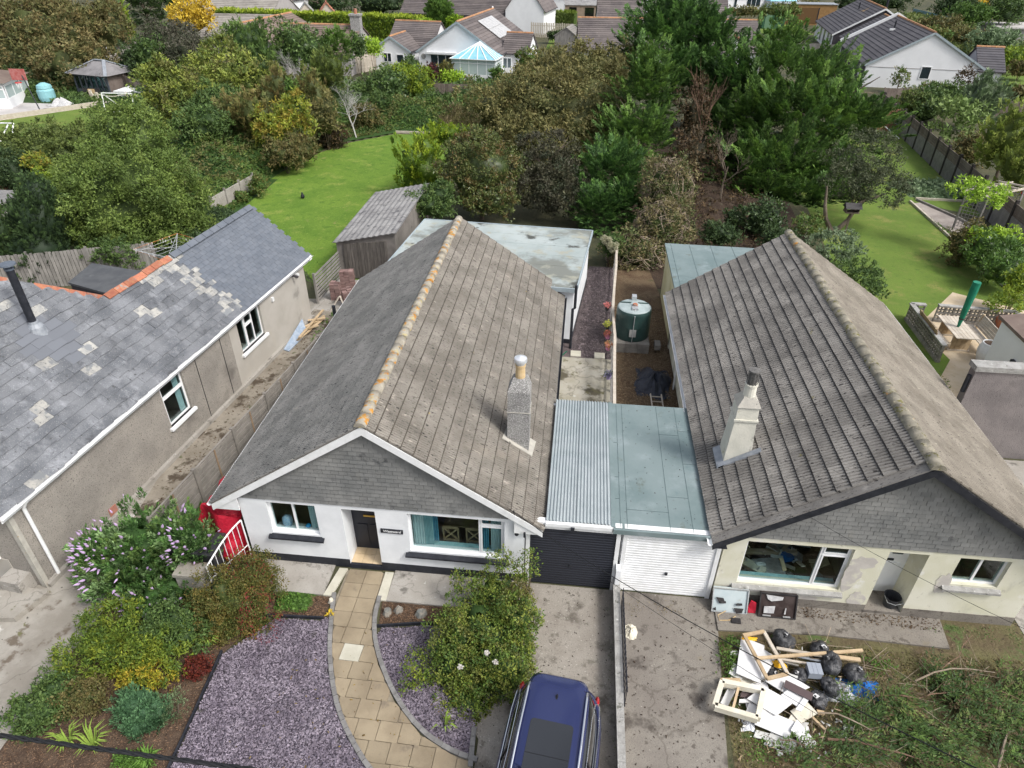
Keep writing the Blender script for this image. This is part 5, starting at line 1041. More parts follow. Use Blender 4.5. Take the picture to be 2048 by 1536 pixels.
for i,(a,b)in enumerate(bt):
 o=MB().beam((*a,.03+.05*i),(*b,.05+.045*i),.10,.03).build('scrap_plank',m_wood_new);tag(o,('longest pale plank, outermost in the heap at the grey house wall','pale plank second from the top of the heap at the grey house wall','short pale plank nearest the grey house wall','slanting pale plank across the middle of the wall heap','pale offcut at the far end of the wall heap','topmost pale plank of the heap at the grey house wall')[i],'plank','planks by the grey house wall')
tag(MB().add([(-11.2,21.7,.02),(-10.95,21.6,.02),(-10.75,23.1,.03),(-11.0,23.4,.5),(-11.2,21.7,.05),(-10.95,21.6,.05),(-10.75,23.1,.06),(-11.0,23.4,.53)],[(0,1,2,3),(4,7,6,5),(0,4,5,1),(1,5,6,2),(2,6,7,3),(3,7,4,0)]).build('plastic_sheet',m_bluerag),'crumpled blue-grey sheet beside the scrap planks','plastic sheet')
tag(MB().tube([(-9.3,22.75,0),(-9.32,22.75,1.55)],.07,10).build('black_post',m_black),'short black post top at the end of the slatted fence','post')
sd=thing('garden_shed','dark weathered shed with a grey lichened sheet roof by the lawn','shed',(-9.65,31.8,0))
def sz(x):return 1.82+(x+11.1)/(2.9)*.60
mb=MB();mb.add([(-11.05,28.45,0),(-8.25,28.45,0),(-8.25,35.4,0),(-11.05,35.4,0),(-11.05,28.45,sz(-11.05)-.02),(-8.25,28.45,sz(-8.25)-.02),(-8.25,35.4,sz(-8.25)-.02),(-11.05,35.4,sz(-11.05)-.02)],[(0,1,5,4),(1,2,6,5),(2,3,7,6),(3,0,4,7),(4,5,6,7)]);mb.build('wall',m_shedwall,sd)
r_=random.Random(5);xx=-10.72
while xx<-8.75:
 w_=r_.uniform(.12,.19);MB().box(xx,xx+w_-.012,28.40-r_.uniform(0,.012),28.448,.04,1.74+.12*(xx+10.72)+r_.uniform(-.03,.02)).build('door_board',m_wood_dark,sd);xx+=w_
nr=6;
for i in range(nr):
 a=28.32+i*(7.2/nr);V,F=[],[];k=44
 for j in range(k+1):
  x=-11.18+3.06*j/k;z=sz(x)+.018*math.sin(j*1.57)+.012*(nr-i)/nr;V+=[(x,a,z),(x,a+7.2/nr+.1,z-.010),(x,a,z-.03),(x,a+7.2/nr+.1,z-.035)]
 for j in range(k):b=j*4;F+=[(b,b+4,b+5,b+1),(b+2,b+3,b+7,b+6),(b,b+2,b+6,b+4),(b+1,b+5,b+7,b+3)]
 F+=[(0,1,3,2),(k*4,k*4+2,k*4+3,k*4+1)];MB().add(V,F).build('roof_sheet',m_shedroof,sd)
af=thing('rail_fence','thin weathered rail fence between the gravel alley and the mulch yard','fence',(1.6,18,0))
pts=[Vector(p)for p in((1.52,16.5,0),(1.56,18.4,0),(1.60,20.3,0),(1.66,22.2,0),(1.62,24.2,0),(1.72,26.3,0),(1.86,28.6,0),(1.94,31,0))]
for p in pts:MB().beam(p,p+Vector((0,0,1.22)),.07,.07,0,(1,0,0)).build('post',m_wood_grey,af)
for a,b in zip(pts,pts[1:]):
 for z in(.25,.52,.80,1.05):MB().beam(a+Vector((-.05,0,z)),b+Vector((-.05,0,z)),.02,.07).build('rail',m_wood_grey,af)
 MB().beam(a+Vector((0,0,1.23)),b+Vector((0,0,1.23)),.10,.03).build('top_rail',m_wood_pale,af)
for(y,z,mp,cols,lab)in((20.0,.75,m_lilpot,(.40,.36,.55),'lilac pot hanging nearest the garage end of the rail fence'),(21.9,.80,m_pinkpot,(.75,.35,.2),'pink pot with orange flowers hanging on the rail fence, second from the garages'),(22.75,.8,m_pinkpot,(.45,.12,.1),'pink pot with reddish leafy plant hanging on the rail fence'),(23.4,.85,m_bin,(.65,.65,.12),'dark pot with yellow flowers hanging on the rail fence'),(24.9,.9,m_bin,(.75,.25,.25),'dark pot with coral flowers farthest along the rail fence')):
 t=thing('hanging_pot',lab,'flower pot',(1.42,y,z),0,'pots hanging on the rail fence');MB().lathe([(.07,0),(.10,.17)],(1.42,y,z),12).build('pot',mp,t)
 V,F,C=crown_arrays(np.random.default_rng(int(y*10)),[(1.42,y,z+.22,.13,.13,.10)],[cols,(.08,.14,.03),cols],.05,2.0,False,'blob',.5,0);link_mesh('flowers',np_mesh('flowers',V,F,m_petal,C),t)
tk=thing('oil_tank','dark green cylindrical oil tank standing on grey blocks','tank',(2.42,23.9,.42))
MB().lathe([(.66,0),(.68,.06),(.68,.55),(.685,.60),(.68,.65),(.68,1.12),(.66,1.20),(.60,1.22)],(2.42,23.9,.42),40).build('body',m_tank,tk,smooth=False)
MB().lathe([(.64,0),(.60,.03),(.20,.11),(.16,.13)],(2.42,23.9,1.64),40).build('lid',m_tanktop,tk)
for a in(25,155):MB().beam((2.42+.15*math.cos(R(a)),23.9+.15*math.sin(R(a)),1.77),(2.42+.6*math.cos(R(a)),23.9+.6*math.sin(R(a)),1.67),.06,.05).build('rib',m_tank,tk)
MB().box(2.33,2.51,24.3,24.55,1.66,1.86).build('vent',m_galv,tk);MB().box(2.30,2.54,23.45,23.68,1.68,1.78).build('filler_cap',m_galv,tk);MB().lathe([(.10,0),(.09,.08)],(2.42,23.75,1.76),12).build('cap',m_redridge,tk)
MB().tube([(2.42,23.5,1.78),(2.41,23.21,1.55),(2.40,23.18,.45)],.014,6).build('sight_tube',m_galv,tk);MB().box(2.27,2.53,23.195,23.21,.66,.98).build('notice',m_roomlight,tk)
bk=thing('block_plinth','low plinth of grey concrete blocks under the green tank','plinth',(2.42,23.9,0));cb=bpy.data.meshes.new('block');_m=MB().box(-.22,.22,-.11,.11,0,.205);cb.from_pydata(_m.v,[],_m.f);cb.materials.append(m_block)
for k in range(2):
 for i in range(3):
  for j in range(6):link_mesh('block',cb,bk,T3(1.97+.45*i,23.2+.225*j,k*.21))
link_mesh('block',cb,bk,T3(3.42,23.3,.205,R(90)))
def crumple(name,c,rx,ry,h,m,seed,n=26,lab=None,cat=None):
 r=random.Random(seed);ph=[r.uniform(0,6.3)for _ in range(8)];V,F=[],[]
 for i in range(n+1):
  for j in range(n+1):
   u,v=i/n*2-1,j/n*2-1;rad=math.hypot(u,v);ang_=math.atan2(v,u)
   z=h*max(0,1-rad**1.6)*(.75+.25*math.sin(ang_*3+ph[0]))+.055*h*math.sin(ang_*9+ph[1]+rad*4)*(1 if rad>.15 else 0)+.04*h*math.sin(u*14+ph[2])*math.cos(v*11+ph[3])
   s_=1+.12*math.sin(ang_*4+ph[4]);V.append((c[0]+u*rx*s_,c[1]+v*ry*s_,c[2]+max(.01,z+.02)))
 for i in range(n):
  for j in range(n):a=i*(n+1)+j;F.append((a,a+n+1,a+n+2,a+1))
 o=MB().add(V,F).build(name,m,smooth=False);return tag(o,lab,cat)
crumple('black_sheet',(3.12,21.0,0),.62,.95,.55,mat('dark_blue_black_sheet',(.022,.027,.04),(.045,.05,.068),5,rough=.42,bump=.02,bsc=12),4,lab='crumpled dark plastic sheet on the mulch beside the cream wall',cat='plastic sheet')
ld=thing('ladder','short pale ladder lying on the mulch by the felt roof','ladder',(3.2,17,0));
for x in(3.00,3.38):MB().beam((x,19.0,.05),(x-.05,20.0,.22),.04,.06).build('rail',m_wood_pale,ld)
for k in range(4):y=19.15+.24*k;MB().beam((2.98,y,.08+.043*k),(3.36,y,.08+.043*k),.03,.03).build('rung',m_wood_pale,ld)
tag(MB().box(.05,.45,22.55,22.95,.0,.05).box(.98,1.38,22.5,22.9,0,.05).build('paving_slab',m_slabpale),'two buff stepping slabs at the end of the gravel alley','paving slab')
wc=thing('watering_can','small green watering can beside the white extension wall','watering can',(-.25,21.9,0));MB().lathe([(.13,0),(.11,.22)],(-.42,22.5,.012),14).build('body',m_green,wc);MB().tube([(-.30,22.5,.05),(-.10,22.5,.27)],.02,6).build('spout',m_green,wc)
dw=thing('boundary_wall','low rendered wall with lichened coping between the two driveways','wall',(1.52,8,0));MB().box(1.47,1.57,-3,11.40,0,.42).build('wall',m_conc,dw)
y=-3.0
while y<11.3:MB().box(1.44,1.60,y+.006,min(y+.90,11.39),.42,.50).build('coping_stone',m_wall_top,dw);y+=.90
pi=MB().box(1.47,1.58,11.18,11.40,.50,1.0).build('gate_pier',m_render,dw)
ig=thing('iron_gate','black iron gate folded flat against the driveway wall','gate',(1.68,9.5,0))
mb=MB();mb.beam((1.66,8.3,.08),(1.66,10.9,.08),.03,.03);mb.beam((1.66,8.3,.62),(1.66,10.9,.62),.03,.03)
mb.build('frame',m_black,ig)
for k in range(19):y=8.32+k*.143;MB().tube([(1.66,y,.08),(1.66,y,.74)],.010,5).build('bar',m_black,ig)
rd=MB();V,F=[],[];n=18
for i in range(n+1):
 for j in range(n+1):
  u,v=i/n,j/n;x=-9.15+1.15*u;yy=11.35+1.3*v;z=1.55+.10*math.sin(u*5+v*7)+.07*math.sin(v*17+u*3)+.05*math.sin(u*13)-(1.4 if j==0 else 0)-.5*max(0,.12-u)*6
  V.append((x,yy+.1*math.sin(u*9),max(.05,z)))
for i in range(n):
 for j in range(n):a=i*(n+1)+j;F.append((a,a+n+1,a+n+2,a+1))
tag(rd.add(V,F).build('red_tarpaulin',m_red),'creased bright red tarpaulin draped in the passage beside the white bungalow','tarpaulin')
for(x,lab)in((-9.45,'dark wheelie bin half behind the purple-flowered bush'),(-8.72,'dark wheelie bin nearest the white bungalow wall')):
 t=thing('wheelie_bin',lab,'bin',(x,10.9,0),0,'wheelie bins in the passage');c=MB();taper(c,x-.24,x+.24,10.62,11.2,.02,x-.30,x+.30,10.52,11.22,1.0);c.build('body',m_bin,t)
 l=MB();l.box(x-.32,x+.32,10.50,11.26,1.0,1.06);l.box(x-.22,x+.22,10.58,11.1,1.06,1.085);l.build('lid',m_bin,t);MB().tube([(x-.28,11.3,.96),(x+.28,11.3,.96)],.018,6).build('handle',m_bin,t)
 for s_ in(-1,1):MB().lathe([(.10,-.02),(.10,.02)],(0,0,0),12,0,Matrix.Translation((x+s_*.26,11.2,.10))@Matrix.Rotation(R(90),4,'Y')).build('wheel',m_rubber,t)
pl_=thing('gate_pillar','squat rendered pillar beside the white garden gate','pillar',(-8.75,10.0,0));MB().box(-9.1,-8.45,9.95,10.35,0,.86).build('body',m_conc,pl_);MB().box(-9.14,-8.41,9.92,10.38,.86,.95).build('cap',m_path,pl_)
gt=thing('garden_gate','white curved-top metal garden gate beside the bungalow corner','gate',(-8.2,10.6,0));gA,gB=Vector((-8.36,10.15,0)),Vector((-7.93,11.33,0))
fr=MB();arc=[gA.lerp(gB,k/8)+Vector((0,0,1.05+.45*math.sin(k/8*1.57)))for k in range(9)];fr.tube(arc,.022,6);fr.tube([gA+Vector((0,0,.08)),gA+Vector((0,0,1.05))],.02,6);fr.tube([gB+Vector((0,0,.08)),gB+Vector((0,0,1.5))],.02,6);fr.tube([gA+Vector((0,0,.12)),gB+Vector((0,0,.12))],.018,6);fr.tube([gA+Vector((0,0,.62)),gB+Vector((0,0,.62))],.014,6);fr.build('frame',m_white,gt)
for k in range(1,8):p=gA.lerp(gB,k/8);MB().tube([p+Vector((0,0,.12)),p+Vector((0,0,1.05+.45*math.sin(k/8*1.57)))],.009,5).build('bar',m_white,gt)
tag(MB().lathe([(.26,0),(.30,.2),(.22,.42),(.05,.5)],(-8.35,11.25,.3),10).build('red_sack',m_red),'red sack slumped behind the white garden gate','sack')
#  CAR
def superring(hw,yf,yr,z,n=48,e=4.0,tail=1.0):
 out=[]
 for k in range(n):
  t=2*math.pi*k/n;c,s_=math.cos(t),math.sin(t)
  x=hw*math.copysign(abs(c)**(2/e),c);y=(yr if s_>0 else yf)*math.copysign(abs(s_)**(2/e),s_)*(1 if s_>0 else-1)
  out.append((x,y,z))
 return out
def loft(rings,m=0,cap0=True,cap1=True):
 V=[p for r_ in rings for p in r_];n=len(rings[0]);F=[]
 for i in range(len(rings)-1):
  for k in range(n):F.append((i*n+k,i*n+(k+1)%n,(i+1)*n+(k+1)%n,(i+1)*n+k))
 if cap0:F.append(tuple(range(n))[::-1])
 if cap1:F.append(tuple((len(rings)-1)*n+k for k in range(n)))
 return V,F
CT=T3(.035-.0,6.06,0,R(-6.4))
cr=thing('parked_car','dark blue estate car with chrome roof rails and dark sunroof on the driveway','car',(.035,6.06,0),R(-6.4))
sr=lambda hw,yf,yr,z,e=4.5:superring(hw,yf,yr,z,56,e)
V,F=loft([sr(.84,-2.1,2.12,.26,5),sr(.91,-2.2,2.24,.42,5),sr(.935,-2.25,2.26,.62),sr(.945,-2.25,2.22,.78),sr(.925,-2.15,2.12,.92),sr(.875,-2.05,2.02,1.0)])
MB().add(V,F,0,CT).build('body',m_carblue,cr,smooth=True)
V,F=loft([sr(.855,-1.25,2.00,1.0,5),sr(.80,-.95,1.93,1.22,5),sr(.72,-.62,1.84,1.42,5.5),sr(.655,-.42,1.79,1.53,6)],0,False)
MB().add(V,F,0,CT).build('window_band',m_carglass,cr,smooth=True)
rings=[sr(.645,-.44,1.80,1.535,7),sr(.635,-.42,1.84,1.575,7),sr(.58,-.36,1.80,1.605,6),sr(.40,-.2,1.5,1.625,5),sr(.1,.3,.8,1.632,4)]
V,F=loft(rings);MB().add(V,F,0,CT).build('roof',m_carblue,cr,smooth=True)
for sx in(-1,1):
 MB().tube([(sx*.64,-.45,1.55),(sx*.80,-.90,1.25),(sx*.86,-1.3,1.02)],.045,6,0,True,CT).build('pillar',m_carblue,cr)
 MB().beam((sx*.73,.35,1.44),(sx*.865,.30,1.02),.06,.02,0,(1,0,0),CT).build('door_pillar',m_carblack,cr)
 MB().tube([(sx*.865,-1.1,1.0),(sx*.872,0,1.01),(sx*.868,1.3,1.02),(sx*.835,1.66,1.06)],.013,5,0,True,CT).build('chrome_strip',m_chrome,cr)
 MB().tube([(sx*.745,-.50,1.42),(sx*.715,.2,1.475),(sx*.715,1.2,1.47),(sx*.745,1.52,1.38),(sx*.80,1.64,1.2),(sx*.835,1.66,1.06)],.009,5,0,True,CT).build('chrome_strip',m_chrome,cr)
 MB().tube([(sx*.56,-.40,1.60),(sx*.575,-.3,1.655),(sx*.58,.5,1.675),(sx*.57,1.45,1.655),(sx*.565,1.58,1.60)],.021,8,0,True,CT).build('roof_rail',m_chrome,cr)
 V,F=loft([[(sx*(.775+.045*math.cos(a)),1.86+.12*math.sin(a),z)for a in np.linspace(0,6.28,13)[:-1]]for z in(.80,.925)]);MB().add(V,F,0,CT).build('rear_light',m_redlamp,cr,smooth=True)
 for y in(-1.38,1.32):
  wm=CT@Matrix.Translation((sx*.83,y,.34))@Matrix.Rotation(R(90),4,'Y');w=MB().lathe([(.30,-.10),(.34,-.08),(.34,.08),(.30,.10)],(0,0,0),24,0,wm).build('wheel',m_rubber,cr);MB().lathe([(.24,-.104),(.24,.104)],(0,0,0),20,0,wm).build('rim',m_galv,w)
 MB().box(sx*.96-.09,sx*.96+.09,-.85,-.70,1.0,1.14,0,CT).build('mirror',m_carblue,cr)
def slab_r(x0,x1,y0,y1,rc,z,n=5):
 o=[]
 for cx,cy,a0 in((x1-rc,y1-rc,0),(x0+rc,y1-rc,90),(x0+rc,y0+rc,180),(x1-rc,y0+rc,270)):
  for k in range(n+1):a=R(a0+90*k/n);o.append((cx+rc*math.cos(a),cy+rc*math.sin(a),z))
 return o
MB().ext(slab_r(-.40,.40,-.30,.86,.07,1.618),(0,0,.020),0,CT).build('sunroof',m_carglass,cr);MB().box(-.39,.39,.205,.215,1.638,1.641,0,CT).build('sunroof_joint',m_carblack,cr)
MB().box(-.60,.60,1.595,1.603,1.597,1.607,0,CT).build('spoiler_joint',m_carblack,cr)
MB().add([(-.022,1.28,1.60),(.022,1.28,1.60),(.035,1.38,1.60),(0,1.42,1.60),(-.035,1.38,1.60),(0,1.40,1.70)],[(0,1,5),(1,2,5),(2,3,5),(3,4,5),(4,0,5)],0,CT).build('antenna',m_carblack,cr)
#  OVERHEAD CABLES
def cable(p,q,sag,r,n=24):
 p,q=Vector(p),Vector(q);return[p.lerp(q,k/n)-Vector((0,0,sag*4*(k/n)*(1-k/n)))for k in range(n+1)]
def wire(lab,p,q,sag,r):return tag(MB().tube(cable(p,q,sag,r),r,6).build('overhead_cable',m_cable),lab,'cable')
wire('service cable from the white bungalow eave out over both driveways',(-1.15,11.22,2.74),(7.3,2.0,7.6),.55,.008)
wire('thinner cable just below the service cable over the right driveway',(-1.05,11.22,2.70),(7.9,1.2,7.2),.55,.004)
wire('thin cable from the cream bungalow gable down across its front garden',(5.31,11.1,3.40),(10.2,3.0,7.2),.4,.004)
def helix(p,q,r,turns,ph,n=220):
 p,q=Vector(p),Vector(q);o=[]
 for k in range(n+1):f=k/n;a=ph+turns*6.283*f;o.append(p.lerp(q,f)-Vector((0,0,.25*4*f*(1-f)))+Vector((0,math.cos(a)*r,math.sin(a)*r)))
 return o
tc=thing('twisted_cable','thick black twisted overhead cable crossing the bottom left corner','cable',(-4,2.3,9))
for k in range(3):MB().tube(helix((-14,2.40,9.25),(7,2.10,9.05),.011,60,k*2.09),.010,5).build('strand',m_cable,tc)
bk_=thing('wall_cable','black cable drop and junction on the white bungalow right corner','cable',(-.95,11.38,0));MB().tube([(-1.05,11.26,2.66),(-1.0,11.36,2.1),(-.98,11.37,1.9)],.012,5).build('drop',m_cable,bk_);MB().lathe([(.05,0),(.05,.12),(.02,.16)],(-.98,11.35,1.78),8).build('junction',m_black,bk_)
#  RUBBISH ON THE CREAM HOUSE GARDEN
def cp(cx,cy):return(1400+cx/5.689,1240+cy/5.689)
def board(name,lab,pts,zs,th,m,cat='board',grp=None):
 """a flat sheet: corners read on planes of the stated heights"""
 if not isinstance(zs,(list,tuple)):zs=[zs]*len(pts)
 P=[Vector(G(*cp(*p),z))for p,z in zip(pts,zs)]
 if len(P)==4:P[3]=P[0]+P[2]-P[1]if(P[3]-(P[0]+P[2]-P[1])).length<.5 else P[3]
 n=(P[1]-P[0]).cross(P[2]-P[0]).normalized()
 if n.z>0:n=-n
 o=MB().ext([tuple(p)for p in P],tuple(n*th)).build(name,m);return tag(o,lab,cat,grp)
GR='sheets in the rubbish heap'
board('chipboard_sheet','cream torn board edge under the big white sheets of the heap',[(420,540),(860,520),(700,760),(345,610)],.08,.03,m_chip,grp=GR)
board('white_board','largest white sheet at the upper left of the rubbish heap',[(470,185),(735,290),(690,722),(400,590)],(.20,.24,.26,.20),.02,m_board,grp=GR)
board('white_board','white sheet tucked under the timber frame of the heap',[(600,250),(870,425),(720,680),(470,470)],(.18,.20,.2,.18),.02,m_board,grp=GR)
board('white_board','white sheet just right of the drawer frame, speckled near its edge',[(470,740),(760,700),(830,960),(620,1000)],.14,.02,m_board,grp=GR)
board('white_board','white sheet touching the lower end of the timber frame',[(740,690),(965,590),(1250,765),(1000,900)],(.26,.30,.30,.26),.02,m_board,grp=GR)
board('white_board','white sheet half under the dark brown strip',[(1040,760),(1235,895),(1115,990),(910,850)],.33,.02,m_board,grp=GR)
board('brown_board','dark brown laminate strip lying on the white sheets beside a black bag',[(975,680),(1290,835),(1270,918),(945,752)],(.38,.40,.40,.38),.02,m_brownlam,grp=GR)
board('white_board','wide white sheet in the middle of the heap with dark specks on its left',[(725,750),(1060,940),(870,1088),(690,985)],(.30,.32,.28,.28),.02,m_board,grp=GR)
board('cream_board','cream chipboard sheet under the middle white sheet',[(1215,925),(1340,1060),(1150,1172),(960,1000)],.20,.02,m_chip,grp=GR)
board('white_board','long white sheet sloping down the front of the heap',[(700,1000),(1085,1160),(1010,1352),(640,1090)],(.24,.20,.12,.18),.02,m_board,grp=GR)
board('white_board','narrow white edge of a sheet showing below the drawer frame',[(640,1120),(830,1240),(820,1275),(620,1150)],.12,.02,m_board,grp=GR)
board('white_board','white rectangular sheet farthest forward, resting on the long white sheet',[(1105,1130),(1325,1395),(1255,1522),(1035,1258)],(.24,.12,.10,.16),.02,m_board,grp=GR)
board('dirty_board','black-spotted dirty white sheet at the front of the heap',[(810,1265),(1130,1380),(1050,1530),(770,1350)],.07,.03,m_board_d,grp=GR)
board('white_board','small white corner of a sheet behind the farthest forward sheet',[(1160,1150),(1240,1170),(1200,1240),(1140,1200)],.10,.02,m_board_d,grp=GR)
board('white_board','rounded white piece lying inside the drawer frame',[(330,750),(412,790),(315,985),(238,935)],.17,.02,m_board,grp=GR)
board('brown_board','brown laminate piece lying inside the drawer frame',[(470,815),(660,830),(650,890),(460,880)],.18,.02,m_brownlam,grp=GR)
board('white_board','white strip lying inside the drawer frame',[(450,900),(645,895),(640,935),(440,965)],.2,.02,m_board,grp=GR)
board('white_board','white flake jutting from the left of the largest sheet',[(345,350),(430,350),(430,400),(370,385)],.12,.02,m_board_d,grp=GR)
board('white_board','white sheet end sticking out left under the largest sheet',[(380,480),(520,560),(470,690),(350,600)],.14,.02,m_board_d,grp=GR)
board('white_board','white sheet between the drawer frame and the long sloping sheet',[(560,940),(760,1010),(720,1130),(540,1060)],.2,.02,m_board,grp=GR)
board('white_board','narrow white strip lying along the right of the cream sheet',[(1180,880),(1240,905),(1150,1040),(1090,1010)],.36,.02,m_board,grp=GR)
board('cream_board','cream sheet corner peeping out right of the long sloping sheet',[(1060,1040),(1180,1100),(1120,1200),(1010,1150)],.16,.02,m_chip,grp=GR)
board('white_board','white sheet edge above the brown strip next to the grey box',[(1000,600),(1120,640),(1080,720),(960,680)],.28,.02,m_board_d,grp=GR)
board('dirty_board','grubby white offcut lying left of the black-spotted sheet',[(640,1250),(790,1290),(760,1370),(630,1330)],.06,.02,m_board_d,grp=GR)
fr_=thing('drawer_frame','pale wooden drawer frame lying over the left edge of the rubbish heap','frame',G(*cp(440,930),.1))
o4=[Vector(G(*cp(*p),.34))for p in((238,700),(735,800),(665,1140),(150,990))];ce=sum(o4,Vector())/4
for a,b in zip(o4,o4[1:]+o4[:1]):
 ai,bi=a.lerp(ce,.05),b.lerp(ce,.05);MB().beam(ai,bi,.11,.15).build('frame_rail',m_chip,fr_)
MB().beam(o4[0].lerp(o4[1],.42)-Vector((0,0,.03)),o4[3].lerp(o4[2],.42)-Vector((0,0,.03)),.05,.10).build('divider',m_wood_new,fr_)
def plank(lab,a,b,za,zb,w,h,m=None,name='timber_length'):
 return tag(MB().beam(G(*cp(*a),za),G(*cp(*b),zb),w,h).build(name,m or m_wood_new),lab,'timber','timber lengths in the heap')
plank('longest fresh timber length crossing the top of the rubbish heap',(650,435),(1850,345),.42,.42,.065,.045)
plank('pale timber length ending right of the black bags',(1400,400),(1825,455),.34,.36,.09,.04)
plank('pale timber length under the longest one',(870,320),(1440,415),.34,.34,.07,.03,m_wood_pale)
plank('thin pale strip below the longest timber',(900,440),(1300,510),.32,.30,.05,.03,m_wood_pale)
plank('thin grey strip among the timber lengths',(930,470),(1120,520),.26,.26,.04,.02,m_wood_grey)
plank('grey plastic strip running under the timbers towards the bags',(1040,400),(1380,470),.28,.28,.05,.02,m_lead)
plank('yellowish timber sticking out of the front right of the heap',(1150,980),(1420,1250),.14,.10,.05,.04)
plank('short yellowish timber end beside the forward black bag',(1330,1045),(1410,1060),.18,.16,.08,.05)
plank('brown timber length behind the drawer frame',(235,688),(460,690),.14,.14,.10,.05)
tf=thing('door_casing','open rectangular frame of brown timber leaning on the white sheets','frame',G(*cp(740,400),.2))
for a,b,za,zb in(((500,165),(765,665),.34,.36),((725,130),(1000,620),.34,.36),((490,175),(730,130),.35,.35),((760,668),(1000,612),.37,.37)):MB().beam(G(*cp(*a),za),G(*cp(*b),zb),.075,.045).build('rail',m_wood_new if a[1]!=130 else m_wood_pale,tf)
def bag(cx,cy,rpx,lab,seed,z=0.0,flat=.78):
 c=Vector(G(*cp(cx,cy),.28));rad=1.22*rpx/5.689/F_PX*(DEP(c.y));c.z=z+rad*flat
 t=thing('bin_bag',lab,'bin bag',(c.x,c.y,z),0,'black bin bags in the heap');r=random.Random(seed);ph=[r.uniform(0,6.28)for _ in range(6)];nu,nv=36,18;V,F=[],[]
 td=Vector((r.uniform(-.6,.6),r.uniform(-.5,.3),1)).normalized();q=td.to_track_quat('Z','Y').to_matrix()
 for i in range(nv+1):
  th=math.pi*i/nv
  for j in range(nu):
   p=2*math.pi*j/nu;k=1+.11*math.sin(2*p+ph[0])+.09*math.sin(3*th+ph[1]+p)+.06*math.sin(p*5+ph[3]+th*4)+.03*math.sin(p*13+ph[4]+th*7)+(.07 if i<nv*.45 else .03)*math.sin(9*p+ph[2]+3*math.sin(th*4))*math.sin(th)
   rr_=rad*k*(.22+.78*min(1,(i/nv)*4.2)**.5 if i<nv*.24 else 1)
   v=q@Vector((rr_*math.sin(th)*math.cos(p),rr_*math.sin(th)*math.sin(p),rr_*math.cos(th)*(1.0)))
   v.z*=flat;v=c+v;v.z=max(z+.005,v.z);V.append(v)
 for i in range(nv):
  for j in range(nu):F.append((i*nu+j,i*nu+(j+1)%nu,(i+1)*nu+(j+1)%nu,(i+1)*nu+j))
 MB().add(V,F).build('sack',m_bagm,t,smooth=True)
 tp=c+q@Vector((0,0,rad*1.0));tp.z=c.z+(tp.z-c.z)*flat;MB().tube([tp-td*.05,tp+td*.01,tp+td*.05],[.05,.014,.03],7).build('neck',m_bagm,t)
 tq=Matrix.Rotation(seed*1.3,3,'Z')*(.7+.12*(seed%4))if seed%3 else Matrix.Scale(.35,3)
 MB().add([tp+tq@Vector(v)for v in((-.07,-.03,.03),(.02,-.05,.05),(.07,.0,.02),(-.01,.05,.035),(-.07,-.03,.04),(.02,-.05,.06),(.07,0,.03),(-.01,.05,.045))],[(0,1,2,3),(4,7,6,5),(0,4,5,1),(1,5,6,2),(2,6,7,3),(3,7,4,0)]).build('tie',m_board,t)
bag(955,195,135,'black bin bag at the back of the heap, next to the concrete strip',1)
bag(1375,300,120,'black bin bag behind the longest timber length',2)
bag(1490,500,150,'big smooth black bin bag in the middle, under the end of the timber',3,.12)
bag(1765,590,138,'black bin bag farthest right, resting on the blue sheet',4,.04)
bag(1140,610,120,'black bin bag beside the grey plastic box',5,.05)
bag(1490,735,130,'black bin bag between the middle bag and the silver sheet',6,.04)
bag(1360,880,122,'forwardmost black bin bag with a torn white top',7,.02)
bag(840,560,72,'small dark bag seen inside the timber frame',8,.02)
gbx=MB();p=Vector(G(*cp(1300,570),.35));gbx.box(p.x-.14,p.x+.14,p.y-.13,p.y+.13,.22,.40).box(p.x-.15,p.x+.15,p.y-.14,p.y+.14,.40,.42).box(p.x-.05,p.x-.03,p.y-.14,p.y+.14,.42,.425).box(p.x+.04,p.x+.06,p.y-.14,p.y+.14,.42,.425)
tag(gbx.build('plastic_box',mat('blue_grey_plastic',(.30,.33,.38),rough=.4)),'blue-grey plastic box among the black bags','box')
p=G(*cp(1830,770),.1);crumple('blue_sheet',(p[0],p[1],.0),.42,.22,.26,m_blue,5,22,'shiny blue plastic sheet at the right edge of the heap','plastic sheet')
p=G(*cp(1630,800),.1);crumple('silver_sheet',(p[0],p[1],.0),.40,.27,.20,m_silver,6,22,'crinkled silver sheet between the black bags and the blue one','plastic sheet')
p=G(*cp(1930,950),.05);crumple('silver_sheet',(p[0],p[1],.0),.20,.14,.10,m_silver,9,14,'small crinkled foil piece lying on the cut branches','plastic sheet')
p=G(*cp(560,1195),.05);crumple('clear_wrap',(p[0],p[1],.0),.13,.12,.10,m_silver,10,12,'small scrap of clear wrapping left of the front sheets','wrapping')
p=G(*cp(905,500),.2);crumple('yellow_scrap',(p[0],p[1],.18),.14,.10,.10,m_yel,11,10,'yellow plastic scrap inside the timber frame','scrap')
p=G(*cp(560,215),.2);crumple('yellow_scrap',(p[0],p[1],.20),.17,.05,.05,m_yel,12,10,'yellow plastic scrap at the top corner of the largest sheet','scrap')
for(cx,cy,sx,sy,lab)in((1690,1230,.10,.035,'small white block lying on the cut branches'),(1775,1500,.02,.05,'tiny white chip at the very front of the cut branches'),(905,1490,.05,.09,'small white offcut in front of the spotted sheet'),(1210,1235,.05,.05,'small white tile scrap beside the forward sheet')):
 p=G(*cp(cx,cy),.06);tag(MB().box(p[0]-sx,p[0]+sx,p[1]-sy,p[1]+sy,.02,.35 if cy==1230 and False else .07,0).build('white_scrap',m_board),lab,'scrap')
